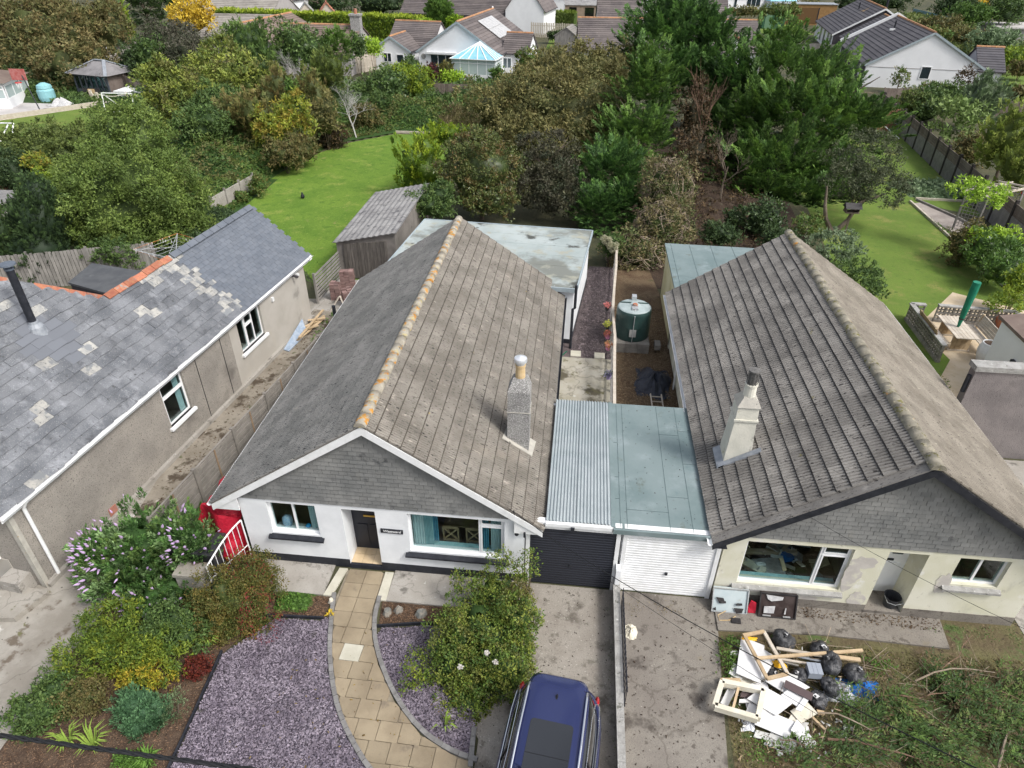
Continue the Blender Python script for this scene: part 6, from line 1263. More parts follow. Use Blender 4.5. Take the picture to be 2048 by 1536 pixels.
def leaning(name,lab,x0,x1,yb,zt,m,tilt=.26):
 t=thing(name,lab,'panel',((x0+x1)/2,yb,0.05));yt=yb+tilt
 mb=MB();mb.add([(x0,yb,.05),(x1,yb,.05),(x1,yt,zt),(x0,yt,zt),(x0,yb+.04,.05),(x1,yb+.04,.05),(x1,yt+.04,zt),(x0,yt+.04,zt)],[(0,1,2,3),(4,7,6,5),(0,4,5,1),(1,5,6,2),(2,6,7,3),(3,7,4,0)]);mb.build('sheet',m,t)
 return t,(lambda u,v,o=.0:Vector((x0+(x1-x0)*u,yb+(yt-yb)*v-.02-o,.05+(zt-.05)*v+.005+o*.4)))
t,P=leaning('enamel_panel','pale grey enamel hob panel leaning on the cream wall',3.87,4.70,11.03,.60,m_enamel)
for u0,v0,u1,v1 in((0,.0,1,0),(0,1,1,1),(0,0,0,1),(1,0,1,1)):MB().beam(P(u0,v0),P(u1,v1),.025,.03).build('rim',m_galv,t)
for u,v in((.28,.42),(.75,.38)):MB().tube([P(u-.07,v,.02),P(u+.09,v+.02,.02)],.03,6).build('burner',m_darkmetal,t)
for a in([(.08,.62),(.30,.60),(.34,.45),(.20,.36)],[(.62,.22),(.90,.22),(.86,.04),(.70,.0)],[(.02,.1),(.10,.2),(.12,.05)]):MB().ext([tuple(P(u,v,.012))for u,v in a],(0,-.006,0)).build('torn_lining',m_darkmetal,t)
mb=MB();mb.tube([(4.2,11.0,.12),(4.0,10.9,.06),(4.02,10.75,.06),(4.25,10.78,.06),(4.42,10.9,.08)],.012,5);mb.build('loose_pipe',m_buff,t);MB().box(4.30,4.52,10.70,10.84,.055,.09).build('junction_box',m_darkmetal,t)
t,P=leaning('oven_panel','dark brown panel with torn grey lining leaning on the cream wall',4.98,5.84,11.0,.60,mat('dark_oven_metal',(.035,.024,.022),(.06,.045,.042),5,rough=.4))
for u0,v0,u1,v1 in((0,.0,1,0),(0,1,1,1),(0,0,0,1),(1,0,1,1)):MB().beam(P(u0,v0),P(u1,v1),.03,.035).build('rim',m_darkmetal,t)
for a in([(.15,.95),(.62,.9),(.60,.78),(.3,.70),(.2,.78)],[(.12,.45),(.42,.5),(.40,.2),(.12,.18)],[(.68,.2),(.70,.45),(.73,.45),(.72,.2)]):MB().ext([tuple(P(u,v,.012))for u,v in a],(0,-.012,0)).build('torn_lining',m_wool,t)
for a,b in(((.10,.08),(.32,.08)),((.66,.08),(.86,.08))):MB().beam(P(*a,.02),P(*b,.02),.03,.02).build('bracket',m_galv,t)
tag(MB().ext([(4.74,11.05,.06),(4.92,11.05,.06),(4.90,11.12,.34),(4.78,11.15,.38),(4.73,11.12,.2)],(0,.03,0)).build('red_cloth',m_red),'small red cloth between the two leaning panels','cloth')
bk2=thing('bucket','black bucket standing in the cream house porch','bucket',(8.22,11.66,.13));MB().lathe([(.14,0),(.19,.32),(.20,.33),(.18,.32),(.13,.02)],(8.22,11.62,.13),20,cap=False).build('tub',m_bin,bk2);MB().tube([(8.03,11.62,.45),(8.05,11.45,.40),(8.22,11.40,.38),(8.4,11.45,.40),(8.41,11.62,.45)],.008,5).build('handle',m_galv,bk2)
for i,(x,y,z,sx,sy,sz_,mm,lab)in enumerate(((5.3,12.6,.5,.9,.06,.10,m_wood_new,'pale plank lying across the rubbish inside the wide cream house window'),(5.35,13.0,1.2,.28,.05,.30,m_red,'red box among the rubbish inside the wide cream house window'),(5.9,12.5,.45,.12,.12,.14,m_blue,'small blue box inside the wide cream house window'),(5.4,12.2,.35,.35,.25,.15,m_wool,'grey crumpled bag inside the wide cream house window'),(4.65,12.1,.7,.05,.05,.5,m_yel,'yellow upright inside the left of the wide cream house window'),(5.0,12.1,.5,.05,.3,.25,m_chip,'cream board inside the left of the wide cream house window'))):
 tag(MB().beam((x-sx,y,z+.1*math.sin(i)),(x+sx,y+.15,z),sy*2,sz_).build('stored_item',mm),lab,'rubbish')
rr=random.Random(44);mb=MB()
for k in range(46):
 x,y,z=rr.uniform(4.5,6.9),rr.uniform(11.95,14),rr.uniform(.25,.9);a=rr.uniform(0,6.28);l=rr.uniform(.15,.7);mb.beam((x,y,z),(x+l*math.cos(a)*.6,y+l*math.sin(a)*.5,z+rr.uniform(-.15,.3)),rr.choice([.04,.1,.3]),.025,rr.randrange(5))
o=mb.build('stored_rubbish',[m_wood_new,m_board_d,m_wool,m_chip,m_wood_pale]);tag(o,'jumble of planks and sheets heaped inside the wide cream house window',None,None,'stuff')
flat_bits('heap_debris',[(3.9,8.0),(4.3,10.2),(6.2,10.2),(7.1,9.2),(6.3,7.9),(5.2,7.4)],.008,.09,.5,m_board_d,.05,71,.01,.5,.12);flat_bits('wood_splinters',[(3.9,7.4),(4.2,10.3),(6.4,10.3),(7.3,9.2),(6.3,7.6)],.008,.12,.18,m_wood_new,.035,72,.012,.4,.14)
flat_bits('fallen_leaves',[(-1.3,5),(1.45,5),(1.45,11.3),(-.8,11.3),(-1.2,8)],.012,.035,.6,m_litter,.012,73,.004,.3,.01);flat_bits('fallen_leaves',[(1.62,5),(3.7,5),(3.9,11.3),(1.62,11.3)],.012,.04,.6,m_litter,.016,74,.004,.3,.01);flat_bits('moss_litter',[(4,11.1),(9.3,11.0),(9.3,11.36),(4,11.36)],.052,.04,.6,m_mulch2,.25,75,.006,.3,.01);flat_bits('fallen_leaves',[(-11.8,12.5),(-10.4,12.6),(-9.2,24),(-11,24.5)],.012,.06,.6,m_mulch2,.06,76,.006,.3,.02);flat_bits('roof_litter',[(1.4,11.6),(3.5,11.6),(3.5,16.3),(1.4,16.3)],2.217,.03,.6,m_litter,.004,77,.004,.3,.004);flat_bits('fallen_leaves',[(-7.2,5),(-5.2,9.6),(-1.4,9.7),(-1.5,6)],.045,.045,.6,mat('yellow_leaf',(.22,.17,.04),(.16,.09,.035),20,var=.3),.008,78,.003,.5,.01)
p=G(1262,1262,.05);crumple('white_sack',(p[0],p[1],0),.14,.20,.14,m_chip,21,16,'crumpled cream sack lying on the tarmac beside the iron gate','sack')
for i,(px,py,w,h,lab)in enumerate(((774,1226,.12,.16,'pointed grey-green stone, leftmost of three in the mulch border'),(797,1222,.15,.13,'white-veined stone, middle of three in the mulch border'),(842,1228,.16,.17,'brown stone nearest the rose bush in the mulch border'),(663,1205,.09,.09,'buff stone beside the slab path in the weedy bed'))):
 x,y,_=G(px,py);r=random.Random(i);V=[]
 for k in range(7):a=k/7*6.28;s_=r.uniform(.75,1.1);V.append((x+w*s_*math.cos(a),y+h*s_*math.sin(a),.01))
 for k in range(7):a=k/7*6.28;s_=r.uniform(.35,.6);V.append((x+w*s_*math.cos(a),y+h*s_*math.sin(a),r.uniform(.10,.16)))
 tag(MB().add(V,[tuple(range(7))[::-1],tuple(range(7,14))]+[(k,(k+1)%7,(k+1)%7+7,k+7)for k in range(7)]).build('stone',m_stone if i!=3 else m_chip),lab,'stone')
 #  FAR BUILDINGS
def slope(mb,A,B,C,D,n,T=None,lift=.05):
 """A-B eave, D-C ridge; stepped tile courses"""
 A,B,C,D=[Vector(p)for p in(A,B,C,D)];N=(B-A).cross(D-A).normalized();N=N if N.z>0 else-N
 for i in range(n):
  f0,f1=i/n,(i+1)/n;a,b,c,d=A.lerp(D,f0),B.lerp(C,f0),B.lerp(C,f1),A.lerp(D,f1)
  mb.add([a+N*lift,b+N*lift,c+N*.008,d+N*.008,a-N*.06,b-N*.06,c-N*.06,d-N*.06],[(0,1,2,3),(4,7,6,5),(0,4,5,1),(1,5,6,2),(3,2,6,7),(0,3,7,4)],0,T)
def gable(t,T,x0,x1,y0,y1,ze,zr,mw,mr,mrd,ov=.25,n=14,trim=None,hipb=False,ridge=True):
 """ridge along local y, gables at y0 and y1"""
 xc=(x0+x1)/2;s_=(zr-ze)/(x1-xc)
 mb=MB();mb.box(x0,x1,y0,y1,0,ze,0,T);mb.add([(x0,y0,ze),(x1,y0,ze),(xc,y0,zr-.08),(x0,y1,ze),(x1,y1,ze),(xc,y1,zr-.08)],[(0,1,2),(3,5,4),(0,2,5,3),(1,4,5,2)],0,T);mb.build('wall',mw,t)
 mb=MB();slope(mb,(x0-ov,y0-ov*.6,ze-s_*ov),(x0-ov,y1+ov*.6,ze-s_*ov),(xc,y1+ov*.6,zr),(xc,y0-ov*.6,zr),n,T);slope(mb,(x1+ov,y0-ov*.6,ze-s_*ov),(x1+ov,y1+ov*.6,ze-s_*ov),(xc,y1+ov*.6,zr),(xc,y0-ov*.6,zr),n,T);mb.build('roof',mr,t)
 if ridge:
  k=y0-ov*.6
  mb=MB()
  while k<y1:mb.tube([(xc,k,zr),(xc,k+.43,zr)],.13,6,0,True,T);k+=.45
  mb.build('ridge',mrd,t)
 if trim:
  mb=MB()
  for a in(x0-ov,x1+ov):mb.beam(T@Vector((a,y0-ov*.6-.02,ze-s_*ov-.06)),T@Vector((xc,y0-ov*.6-.02,zr-.06)),.03,.2,0)
  mb.build('bargeboard',trim,t)
 mb=MB()
 for a in(x0-ov-.05,x1+ov+.05):mb.beam(T@Vector((a,y0,ze-s_*ov-.02)),T@Vector((a,y1,ze-s_*ov-.02)),.11,.09)
 mb.build('gutter',m_greyclad if trim is not m_black else m_black,t)
def gx(t,T,x0,x1,y0,y1,ze,zr,mw,mr,mrd,ov=.25,n=14,trim=None):
 """ridge along local x"""
 T2=T@T3(x0,(y0+y1)/2,0,R(-90));gable(t,T2,-(y1-y0)/2,(y1-y0)/2,0,x1-x0,ze,zr,mw,mr,mrd,ov,n,trim)
def wins(t,T,lst,mg=None):
 for(x0,x1,z0,z1,cols)in lst:window(t,T,x0,x1,z0,z1,-.05,tuple(i/cols for i in range(cols+1)),fr=.07,mg=mg or m_glassdark)
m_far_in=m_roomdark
T1=T3(-14.6,82.4,0,R(-7.6));b1=thing('far_white_bungalow','white gabled bungalow with blue-roofed conservatory and solar panels, beyond the hawthorn','bungalow',(-14.6,82.4,0),R(-7.6))
gable(b1,T1,-4.7,4.7,0,15.5,2.35,5.35,m_wallfar,m_tile_far,m_orange,trim=m_grey_trim);gx(b1,T1,-9.9,-4.3,3.6,10.4,2.3,4.5,m_wallfar,m_tile_far,m_orange);gable(b1,T1,-10.3,-5.9,.2,5,2.25,3.6,m_wallfar,m_tile_far,m_orange,n=8,trim=m_grey_trim);gx(b1,T1,4.5,7.4,2.6,7.8,2.2,3.9,m_wallfar,m_tile_far,m_orange,n=10)
wins(b1,T1,[(-3.3,-.55,.08,2.0,3),(5.2,6.2,.9,2.0,2)]);wins(b1,T1@T3(0,.2,0),[(-9.1,-8.1,.9,1.9,2),(-7.5,-6.6,.9,1.8,1)]);MB().box(-3.7,-.1,-.35,-.02,2.05,2.25,0,T1).build('awning_box',m_white,b1)
MB().lathe([(.28,-.03),(.28,.03)],(0,0,0),16,0,T1@T3(-4.1,-.03,1.75)@Matrix.Rotation(R(90),4,'X')).build('wall_disc',m_creamslate,b1);MB().box(-5.8,-5.7,.1,.2,0,2.2,0,T1).build('downpipe',m_black,b1)
cv=thing('conservatory','white conservatory with pale blue hipped glass roof on the far bungalow','conservatory',tuple(T1@Vector((2.6,-1.5,0))),R(-7.6));MB().box(.2,5.1,-3.1,-.02,0,.55,0,T1).build('dwarf_wall',m_wallfar,cv)
MB().box(.25,5.05,-2.9,-.1,.05,.1,0,T1).build('floor',m_patio,cv)
wo=window(cv,T1@T3(0,-3.1,0),.2,5.1,.55,2.05,0,(0,.2,.4,.6,.8,1),tuple((i,.78)for i in range(5)),mg=mat('blind_glass',(.42,.50,.50),rough=.1,spec=.6));window(cv,T1@T3(5.1,-3.1,0,R(90)),0,3.1,.55,2.05,0,(0,.25,.5,.75,1),tuple((i,.78)for i in range(4)),mg=bpy.data.materials['blind_glass'])
ap_=(2.65,-.9,3.45);rg=(2.65,.0,3.45);ec_=[(.05,-.05,2.08),(.05,-3.25,2.08),(5.25,-3.25,2.08),(5.25,-.05,2.08)]
for q in([ec_[0],ec_[1],ap_,rg],[ec_[1],ec_[2],ap_],[ec_[2],ec_[3],rg,ap_]):MB().ext(q,(0,0,.03),0,T1).build('roof_pane',m_bluepanel,cv)
mb=MB()
for a,b in[(ec_[i],ec_[(i+1)%4])for i in range(3)]+[(ec_[1],ap_),(ec_[2],ap_),(ap_,rg)]+[(tuple(Vector(ec_[1]).lerp(Vector(ec_[2]),f)),ap_)for f in(.2,.4,.6,.8)]+[(tuple(Vector(ec_[2]).lerp(Vector(ec_[3]),f)),tuple(Vector(ap_).lerp(Vector(rg),f)))for f in(.25,.5,.75)]:mb.beam(T1@(Vector(a)+Vector((0,0,.05))),T1@(Vector(b)+Vector((0,0,.05))),.09,.06)
mb.build('glazing_bar',m_white,cv)
s1=3.0/4.7
for i in range(6):
 for j in range(2):
  y=5.2+1.02*i;x0=.9+1.35*j;x1=x0+1.3;f=lambda x:5.35-x*s1+.14
  MB().ext([(x0,y,f(x0)),(x1,y,f(x1)),(x1,y+.98,f(x1)),(x0,y+.98,f(x0))],(0,0,.05),0,T1).build('solar_panel',m_solar,b1)
tag(MB().lathe([(.03,0),(.12,.08),(.08,.18),(.03,.24)],tuple(T1@Vector((0,15.2,5.4))),8).build('seagull',m_white),'white gull perched at the far end of the solar panel roof ridge','bird')
T2=T3(35.0,81.0,0,R(-7.6));b2=thing('white_gable_house','bungalow with plain white gable, single small window and charcoal tiled roof','bungalow',(35,81,0),R(-7.6))
gable(b2,T2,-5.6,5.6,0,16.6,2.3,5.4,m_wallfar,m_tile_slate,m_orange,trim=m_grey_trim);gx(b2,T2,5.2,7.5,.02,5.2,2.2,4.0,m_wallfar,m_tile_slate,m_orange,n=10)
_q=T2.inverted()@Vector(PY(1848,152,81));wins(b2,T2,[(_q.x-.5,_q.x+.5,1.0,2.25,1)]);MB().box(-5.3,7.4,-.03,-.005,1.98,2.02,0,T2).build('render_line',m_greywall,b2);MB().box(7.4,7.48,-.08,.0,0,2.2,0,T2).build('downpipe',m_black,b2)
MB().box(-5.63,-5.605,.4,16,.0,2.0,0,T2).build('cladding',m_greyclad,b2);
for y in(2.5,5.5):MB().box(-5.67,-5.63,y,y+.6,.6,1.9,0,T2).build('window',m_white,b2)
for(x,y,z)in((-1.6,10,4.75),):MB().tube([T2@Vector((x,y,z)),T2@Vector((x,y,z+.75))],.09,8).build('roof_vent',m_black,b2);MB().box(x-.45,x+.1,y-.2,y+.2,z-.28,z-.1,0,T2).build('vent_flashing',m_white,b2)
b3=thing('stepped_middle_house','charcoal-roofed middle house between the two gabled neighbours','bungalow',(37,97.6,0),R(-7.6));T4=T3(37.3,97.8,0,R(-7.6));gable(b3,T4,-4.6,4.6,0,7,2.3,4.9,m_greywall,m_tile_slate,m_orange);
mb=MB();mb.beam(T2@Vector((-5.8,16.9,2.45)),T2@Vector((0,16.9,5.6)),.35,.3);mb.beam(T2@Vector((5.8,16.9,2.45)),T2@Vector((0,16.9,5.6)),.35,.3);mb.build('firewall_coping',m_white,b3)
b4=thing('charcoal_roof_house','charcoal-roofed house with grey gable and white glazed side wall','bungalow',(38.4,106,0),R(-7.6));T5=T3(38.5,105.6,0,R(-7.6));gable(b4,T5,-5.6,5.6,0,17,2.4,5.5,m_greyclad,m_tile_slate,m_orange,trim=m_white)
MB().box(-5.64,-5.605,.1,16.8,0,2.3,0,T5).build('side_wall',m_wallfar,b4);
for y in(.6,3.0,6.5,10):window(b4,T5@T3(-5.64,y+1.6,0,R(-90)),0,1.6,.3,2.1,-.05,(0,.5,1),mg=m_glassdark)
MB().tube([T5@Vector((-1.6,9,4.7)),T5@Vector((-1.6,9,5.5))],.09,8).build('roof_vent',m_black,b4);MB().tube([T5@Vector((.2,.9,5.5)),T5@Vector((.2,.9,7.0))],.15,8).build('flue',m_black,b4)
b5=thing('brown_roof_bungalow','long dark-tiled bungalow with white walls behind the tallest conifer','bungalow',(9,87,0));T6=T3(-1.2,87.0,0,R(2.5));gx(b5,T6,0,21,0,9.4,2.35,5.1,m_wallfar,m_tile_far,m_orange,n=16);wins(b5,T6,[(2.6,4.2,.9,1.9,2),(5.2,6.4,.9,1.9,1)])
Td=T3(*G(1468,128,1.0)[:2],0,R(2));gable(b5,Td,-2.1,2.1,0,5,2.2,3.7,m_wallfar,m_tile_far,m_orange,n=7)
b6=thing('back_roof_bungalow','second dark-tiled roof rising behind the long bungalow','bungalow',(6,102,0));gx(b6,T3(1.0,100,0,R(2)),0,17,0,10,2.5,6.4,m_wallfar,m_tile_far,m_orange,n=18);MB().beam((7.2,99.6,2.4),(7.4,105,6.55),.25,.2).build('verge_strip',m_white,b6)
b7=thing('brown_tiled_house','house with brown tiled roofs and tall stone chimney behind the mixed trees','house',(-33,86,0));T7=T3(0,0,0)
gx(b7,T3(-35.5,80,0,R(-2)),0,9.3,0,9,2.3,4.6,m_greywall,m_tile_brown,m_orange,n=16);gable(b7,T3(-38.4,80,0,R(-6)),-5,5,0,11.8,2.4,5.0,m_greywall,m_tile_brown,m_orange,n=16);gx(b7,T3(-52,86.5,0,R(-1)),0,13,0,9.6,2.4,4.7,m_greywall,m_tile_pale,m_tile_pale,n=16)
cx_,cy_,_=G(733,99,0);cx_,cy_=-26.3,83.6;c_=MB();taper(c_,cx_-.9,cx_+.9,cy_-.5,cy_+.6,0,cx_-.6,cx_+.5,cy_-.45,cy_+.5,3.2);c_.box(cx_-.6,cx_+.5,cy_-.45,cy_+.5,3.2,5.6);c_.box(cx_-.7,cx_+.6,cy_-.55,cy_+.6,5.6,5.8);co=c_.build('chimney',m_chimW,b7);MB().lathe([(.2,0),(.17,.5)],(cx_,cy_,5.8),10).build('chimney_pot',m_redridge,co)
p0=G(232,84,3.4);b8=thing('pale_low_roof','low building with pale tiled roof half hidden by ivy and hawthorn','outbuilding',(p0[0],p0[1],0));gx(b8,T3(p0[0],p0[1]-4,0,R(-2)),0,8.5,0,8,2.0,3.4,m_greywall,m_tile_pale,m_tile_pale,n=12)
p0=G(-40,12,6);b9=thing('pale_roof_house','pale tiled roof and white gable at the top left beyond the brown tree','house',(p0[0],p0[1],0));gx(b9,T3(p0[0]-6,p0[1]-6,0,R(-4)),0,17,0,12,3.2,6,m_wallfar,m_tile_pale,m_tile_pale,n=16);gable(b9,T3(p0[0]+4,p0[1]-11,0,R(-20)),-3,3,0,6,2.6,4.4,m_wallfar,m_tile_slate,m_grey_trim,n=8)
b10=thing('hedge_side_house','dark-tiled house with tall white gable end behind the clipped hedge','house',(-20,124,0));gx(b10,T3(-31.2,123.5,0,R(-9)),0,20,0,10,2.4,5.6,m_greywall,m_tile_far,m_orange,n=16);gable(b10,T3(-10.4,119.5,0,R(-9)),-3.1,3.1,0,9,3.4,7.4,m_wallfar,m_tile_far,m_orange,n=10);MB().box(-24,-13.5,119.8,120.2,0,2.1).build('porch_screen',m_greyclad,b10)
b11=thing('distant_white_bungalow','distant white bungalow with small dark windows above the pale fence','bungalow',(-2,152,0));gx(b11,T3(-12,150,0,R(-4)),0,20,0,9,3.4,6,m_wallfar,m_tile_far,m_orange,n=10);wins(b11,T3(-12,150,0,R(-4)),[(6.8,8.2,.9,2.4,1),(14.3,18.2,.9,2.6,3),(3,4.2,1,2.4,1)])
p1=G(1462,22,0);p2=G(1598,22,0);b12=thing('distant_conservatory_house','distant white bungalow with blue-roofed conservatory at the top of the view','bungalow',(p1[0],p1[1],0));Tm=T3(p1[0],p1[1],0,math.atan2(p2[1]-p1[1],p2[0]-p1[0]));Lw=math.hypot(p2[0]-p1[0],p2[1]-p1[1]);gx(b12,Tm,-2,Lw,0,9,2.8,5.4,m_wallfar,m_tile_far,m_orange,n=10);wins(b12,Tm,[(3,6,.8,2.3,3),(Lw-3.2,Lw-1,.4,2.3,2),(.3,1,.6,2.2,1)])
MB().box(7,12.5,-2.6,0,0,2.0,0,Tm).build('conservatory_wall',m_wallfar,b12);MB().add([(6.8,-2.8,2.0),(12.7,-2.8,2.0),(12.7,0,2.0),(6.8,0,2.0),(8.6,-.8,3.6),(10.9,-.8,3.6),(10.9,0,3.6),(8.6,0,3.6)],[(0,1,5,4),(1,2,6,5),(4,5,6,7),(3,0,4,7)],0,Tm).build('conservatory_roof',m_bluepanel,b12)
p0=G(470,18,3);b13=thing('distant_brown_roof','distant grey-brown roof above the golden conifer','house',(p0[0],p0[1],0));gx(b13,T3(p0[0]-8,p0[1]-2,0,R(-3)),0,15,0,10,2.6,5.4,m_greywall,m_tile_pale,m_tile_pale,n=14)
p0=G(530,20,1.5);b14=thing('distant_white_gable','small distant white gable left of the clipped hedge','house',(p0[0],p0[1],0));gable(b14,T3(p0[0],p0[1]+2,0,R(-12)),-4.0,4.0,0,9,3.0,5.6,m_wallfar,m_tile_far,m_tile_far,n=10)
for px,m_,lab in((612,m_creamslate,'pale sloped play hut top above the hedge'),(654,m_redridge,'reddish sloped play hut roof above the hedge')):
 p0=G(px,22,2.4);t=thing('play_hut',lab,'hut',(p0[0],p0[1],0));gable(t,T3(p0[0],p0[1],0,R(20)),-1.6,1.6,0,3,1.8,3.6,m_wood_pale,m_,m_,n=4)
def hut(name,lab,px,py,w,d,ze,zr,mw,mr,ang=0,cat='shed',n=6,flat=False):
 p=G(px,py);t=thing(name,lab,cat,p,R(ang));T=T3(p[0],p[1],0,R(ang))
 if flat:MB().box(-w/2,w/2,0,d,0,ze,0,T).build('wall',mw,t);MB().add([(-w/2-.15,-.15,ze),(w/2+.15,-.15,ze),(w/2+.15,d+.15,zr),(-w/2-.15,d+.15,zr),(-w/2-.15,-.15,ze+.1),(w/2+.15,-.15,ze+.1),(w/2+.15,d+.15,zr+.1),(-w/2-.15,d+.15,zr+.1)],[(0,3,2,1),(4,5,6,7),(0,1,5,4),(1,2,6,5),(2,3,7,6),(3,0,4,7)],0,T).build('roof',mr,t)
 else:gable(t,T,-w/2,w/2,0,d,ze,zr,mw,mr,mr,.15,n,ridge=False)
 return t,T
t,T=hut('summerhouse','brown wooden summerhouse with two dark openings beyond the pale fence',1162,44,6.0,4,2.6,3.4,mat('brown_hut',(.25,.19,.14),(.3,.235,.175),3),m_shedroof,flat=True);MB().box(-2.2,-.9,-.06,-.01,.5,2.3,0,T).build('opening',m_glassdark,t);MB().box(.6,2.2,-.06,-.01,.2,2.3,0,T).build('opening',m_glassdark,t)
t,T=hut('garden_shed','grey twin-gabled timber shed with weathered roof behind the hawthorn crown',1130,104,3.0,4,2.0,3.0,m_wood_grey,m_wood_grey,-10);
t,T=hut('green_shed','green shed with pale hipped felt roof beyond the right-hand conifer',1545,58,3.6,4,2.6,3.8,mat('green_paint',(.035,.10,.06),(.05,.13,.08),2),m_felt,0);MB().box(-1.5,-.4,-.04,-.01,0,2.3,0,T).build('door',mat('pale_green',(.14,.24,.16)),t)
t,T=hut('open_shelter','open-fronted brown timber shelter with flat dark roof edge',1610,50,9.5,3.5,3.2,3.2,mat('larch',(.26,.15,.06),(.32,.19,.085),3),m_lead,-2,'shelter',flat=True);MB().box(-3.9,1.9,-.05,-.01,.3,2.7,0,T).build('opening',mat('shelter_inside',(.14,.08,.035)),t);MB().box(1.7,1.9,-.06,-.052,.3,2.7,0,T).build('post',m_black,t)
t,T=hut('timber_store','left brown timber store standing before the distant white bungalow',1073,24,2.6,2,2.4,2.8,mat('orange_wood',(.33,.21,.12)),m_lead,flat=True);t,T=hut('timber_store','right brown timber store standing before the distant white bungalow',1096,26,5.4,2,2.4,2.8,bpy.data.materials['orange_wood'],m_lead,flat=True)
def fence(name,lab,a,b,h,m,step=.15,bw=.13,post=2.4,mp=None,cat='fence',gap=None,cap=False,base=0):
 a,b=Vector((a[0],a[1],0)),Vector((b[0],b[1],0));L=(b-a).length;d=(b-a)/L;t=thing(name,lab,cat,tuple(a));n=int(L/step);r=random.Random(int(L*10));bd=bpy.data.meshes.new('board');q=MB().box(0,bw,-.012,.012,base,h);bd.from_pydata(q.v,[],q.f);bd.materials.append(m);an=math.atan2(d.y,d.x)
 if n<=290:
  for i in range(n):p=a+d*step*i;link_mesh('board',bd,t,T3(p.x,p.y,r.uniform(-.02,.02),an))
 else:join_meshes('boards',[(bd,T3(*(a+d*step*i)[:2],r.uniform(-.02,.02),an),0)for i in range(n)],t,[m])
 k=0
 while k<=L:p=a+d*k;MB().beam(p+Vector((0,.04,0)),p+Vector((0,.04,h+.08)),.1,.1,0,d).build('post',mp or m,t);k+=post
 mb=MB()
 for z in(h*.25,h*.8):mb.beam(a+Vector((0,.03,z)),b+Vector((0,.03,z)),.05,.08)
 mb.build('rail',m,t);return t
fence('board_fence','tall buff board fence running to the left corner of the far white bungalow',G(700,150),(-24.2,84.6),2.1,m_wood_pale)
fence('board_fence','grey-brown board fence below the burgundy shrub',G(855,200),G(1030,205),1.5,m_panelbrown)
fence('picket_fence','pale vertical slat fence with dark shrubs in front, beyond the small lawn',G(1062,74),G(1160,78),2.0,m_wood_pale,.28,.18)
fence('board_fence','weathered pale board fence around the lawn behind the conifers',(14,103),(33,99),1.9,m_wood_grey,.2,.18)
fence('board_fence','brown board fence at the foot of the white gable wall',G(1762,205),G(1880,205),1.3,m_panelbrown)
fence('board_fence','brown board fence at the right edge below the stone terrace',G(1905,233),G(2075,240),1.5,m_panelbrown)
fence('board_fence','brown board fence to the right of the hipped summerhouse',G(258,193),G(322,218),1.9,m_panelbrown)
fence('board_fence','grey board fence behind the conical conifer, left of the black flat roof',(-26.6,24.8),(-19.4,27.6),1.7,m_wood_grey)
fence('board_fence','short grey board fence at the lower left edge of the far patio garden',(-30,31),(-27,33.5),1.5,m_wood_grey)
bw=thing('panel_wall','low stained concrete panel wall at the edge of the brambles','wall',(-21,36,0));wa,wb=Vector((-20.9,35.6,0)),Vector((-20.4,40.2,0));d=(wb-wa)/3
for i in range(3):MB().beam(wa+d*i+Vector((0,0,.5)),wa+d*(i+.97)+Vector((0,0,.5)),.07,1.0).build('panel',m_conc,bw)
for i in range(4):p=wa+d*i;MB().beam(p,p+Vector((0,0,1.15)),.11,.11,0,(1,0,0)).build('post',m_block,bw)
tag(MB().lathe([(.0,0),(.10,.05),(.13,.14),(.09,.24),(.05,.30),(.06,.36),(.0,.40)],G(606,397),8).build('crow',m_black),'black bird standing on the bright lawn','bird')
#  GARDEN THINGS
t=thing('hipped_summerhouse','slate-blue glazed summerhouse with grey hipped roof by the far patio','summerhouse',(-46.5,65.8,0));Ts=T3(-46.6,66.3,0,R(-14))
mb=MB();wall_holes(mb,Ts,-2.1,2.1,0,2.1,-1.6,-1.5,[(-1.9+.66*i,-1.42+.66*i,.75 if i!=2 else .2,1.9)for i in range(6)]);mb.box(-2.1,-2.0,-1.5,1.6,0,2.1,0,Ts);mb.box(-2.0,2.1,1.5,1.6,0,2.1,0,Ts);mb.build('wall',m_summer,t);MB().box(2.0,2.1,-1.5,1.5,0,2.1,0,Ts).build('side_boards',m_panelbrown,t)
for i in range(6):MB().box(-1.9+.66*i,-1.42+.66*i,-1.56,-1.54,.75 if i!=2 else .2,1.9,0,Ts).build('pane',m_glass,t)
MB().box(-1.9,1.9,-1.2,1.4,.1,.9,0,Ts).build('furniture',m_roomlight,t)
MB().add([(-2.5,-2.0,2.1),(2.5,-2.0,2.1),(2.5,2.0,2.1),(-2.5,2.0,2.1),(-.6,0,3.1),(.6,0,3.1)],[(0,1,5,4),(1,2,5),(2,3,4,5),(3,0,4),(0,3,2,1)],0,Ts).build('roof',mat('worn_slate_felt',(.16,.155,.16),(.24,.23,.235),.9,spots=[((.11,.10,.10),1.5,.6,.7,(3,1,.3))]),t)
mb=MB();
for a,b in(((-2.5,-2.0,2.15),(-.6,0,3.15)),((2.5,-2,2.15),(.6,0,3.15)),((-.6,0,3.15),(.6,0,3.15)),((2.5,2,2.15),(.6,0,3.15))):mb.beam(Ts@Vector(a),Ts@Vector(b),.3,.06)
mb.build('hip_capping',m_lead,t)
wl=[(-62,49.3),(-50.1,54.4),(-44.6,61.6),(-37.5,62.8)];sw=thing('sleeper_wall','low pale sleeper edging with rope posts around the far patio','edging',(-46,60,0))
for a,b in zip(wl,wl[1:]):MB().beam((*a,.18),(*b,.18),.18,.42).build('sleeper',m_wood_pale,sw)
rope=[(-45.8,62.6),(-44.6,61.7),(-42.0,62.1),(-39.4,62.5),(-50.5,62.8)]
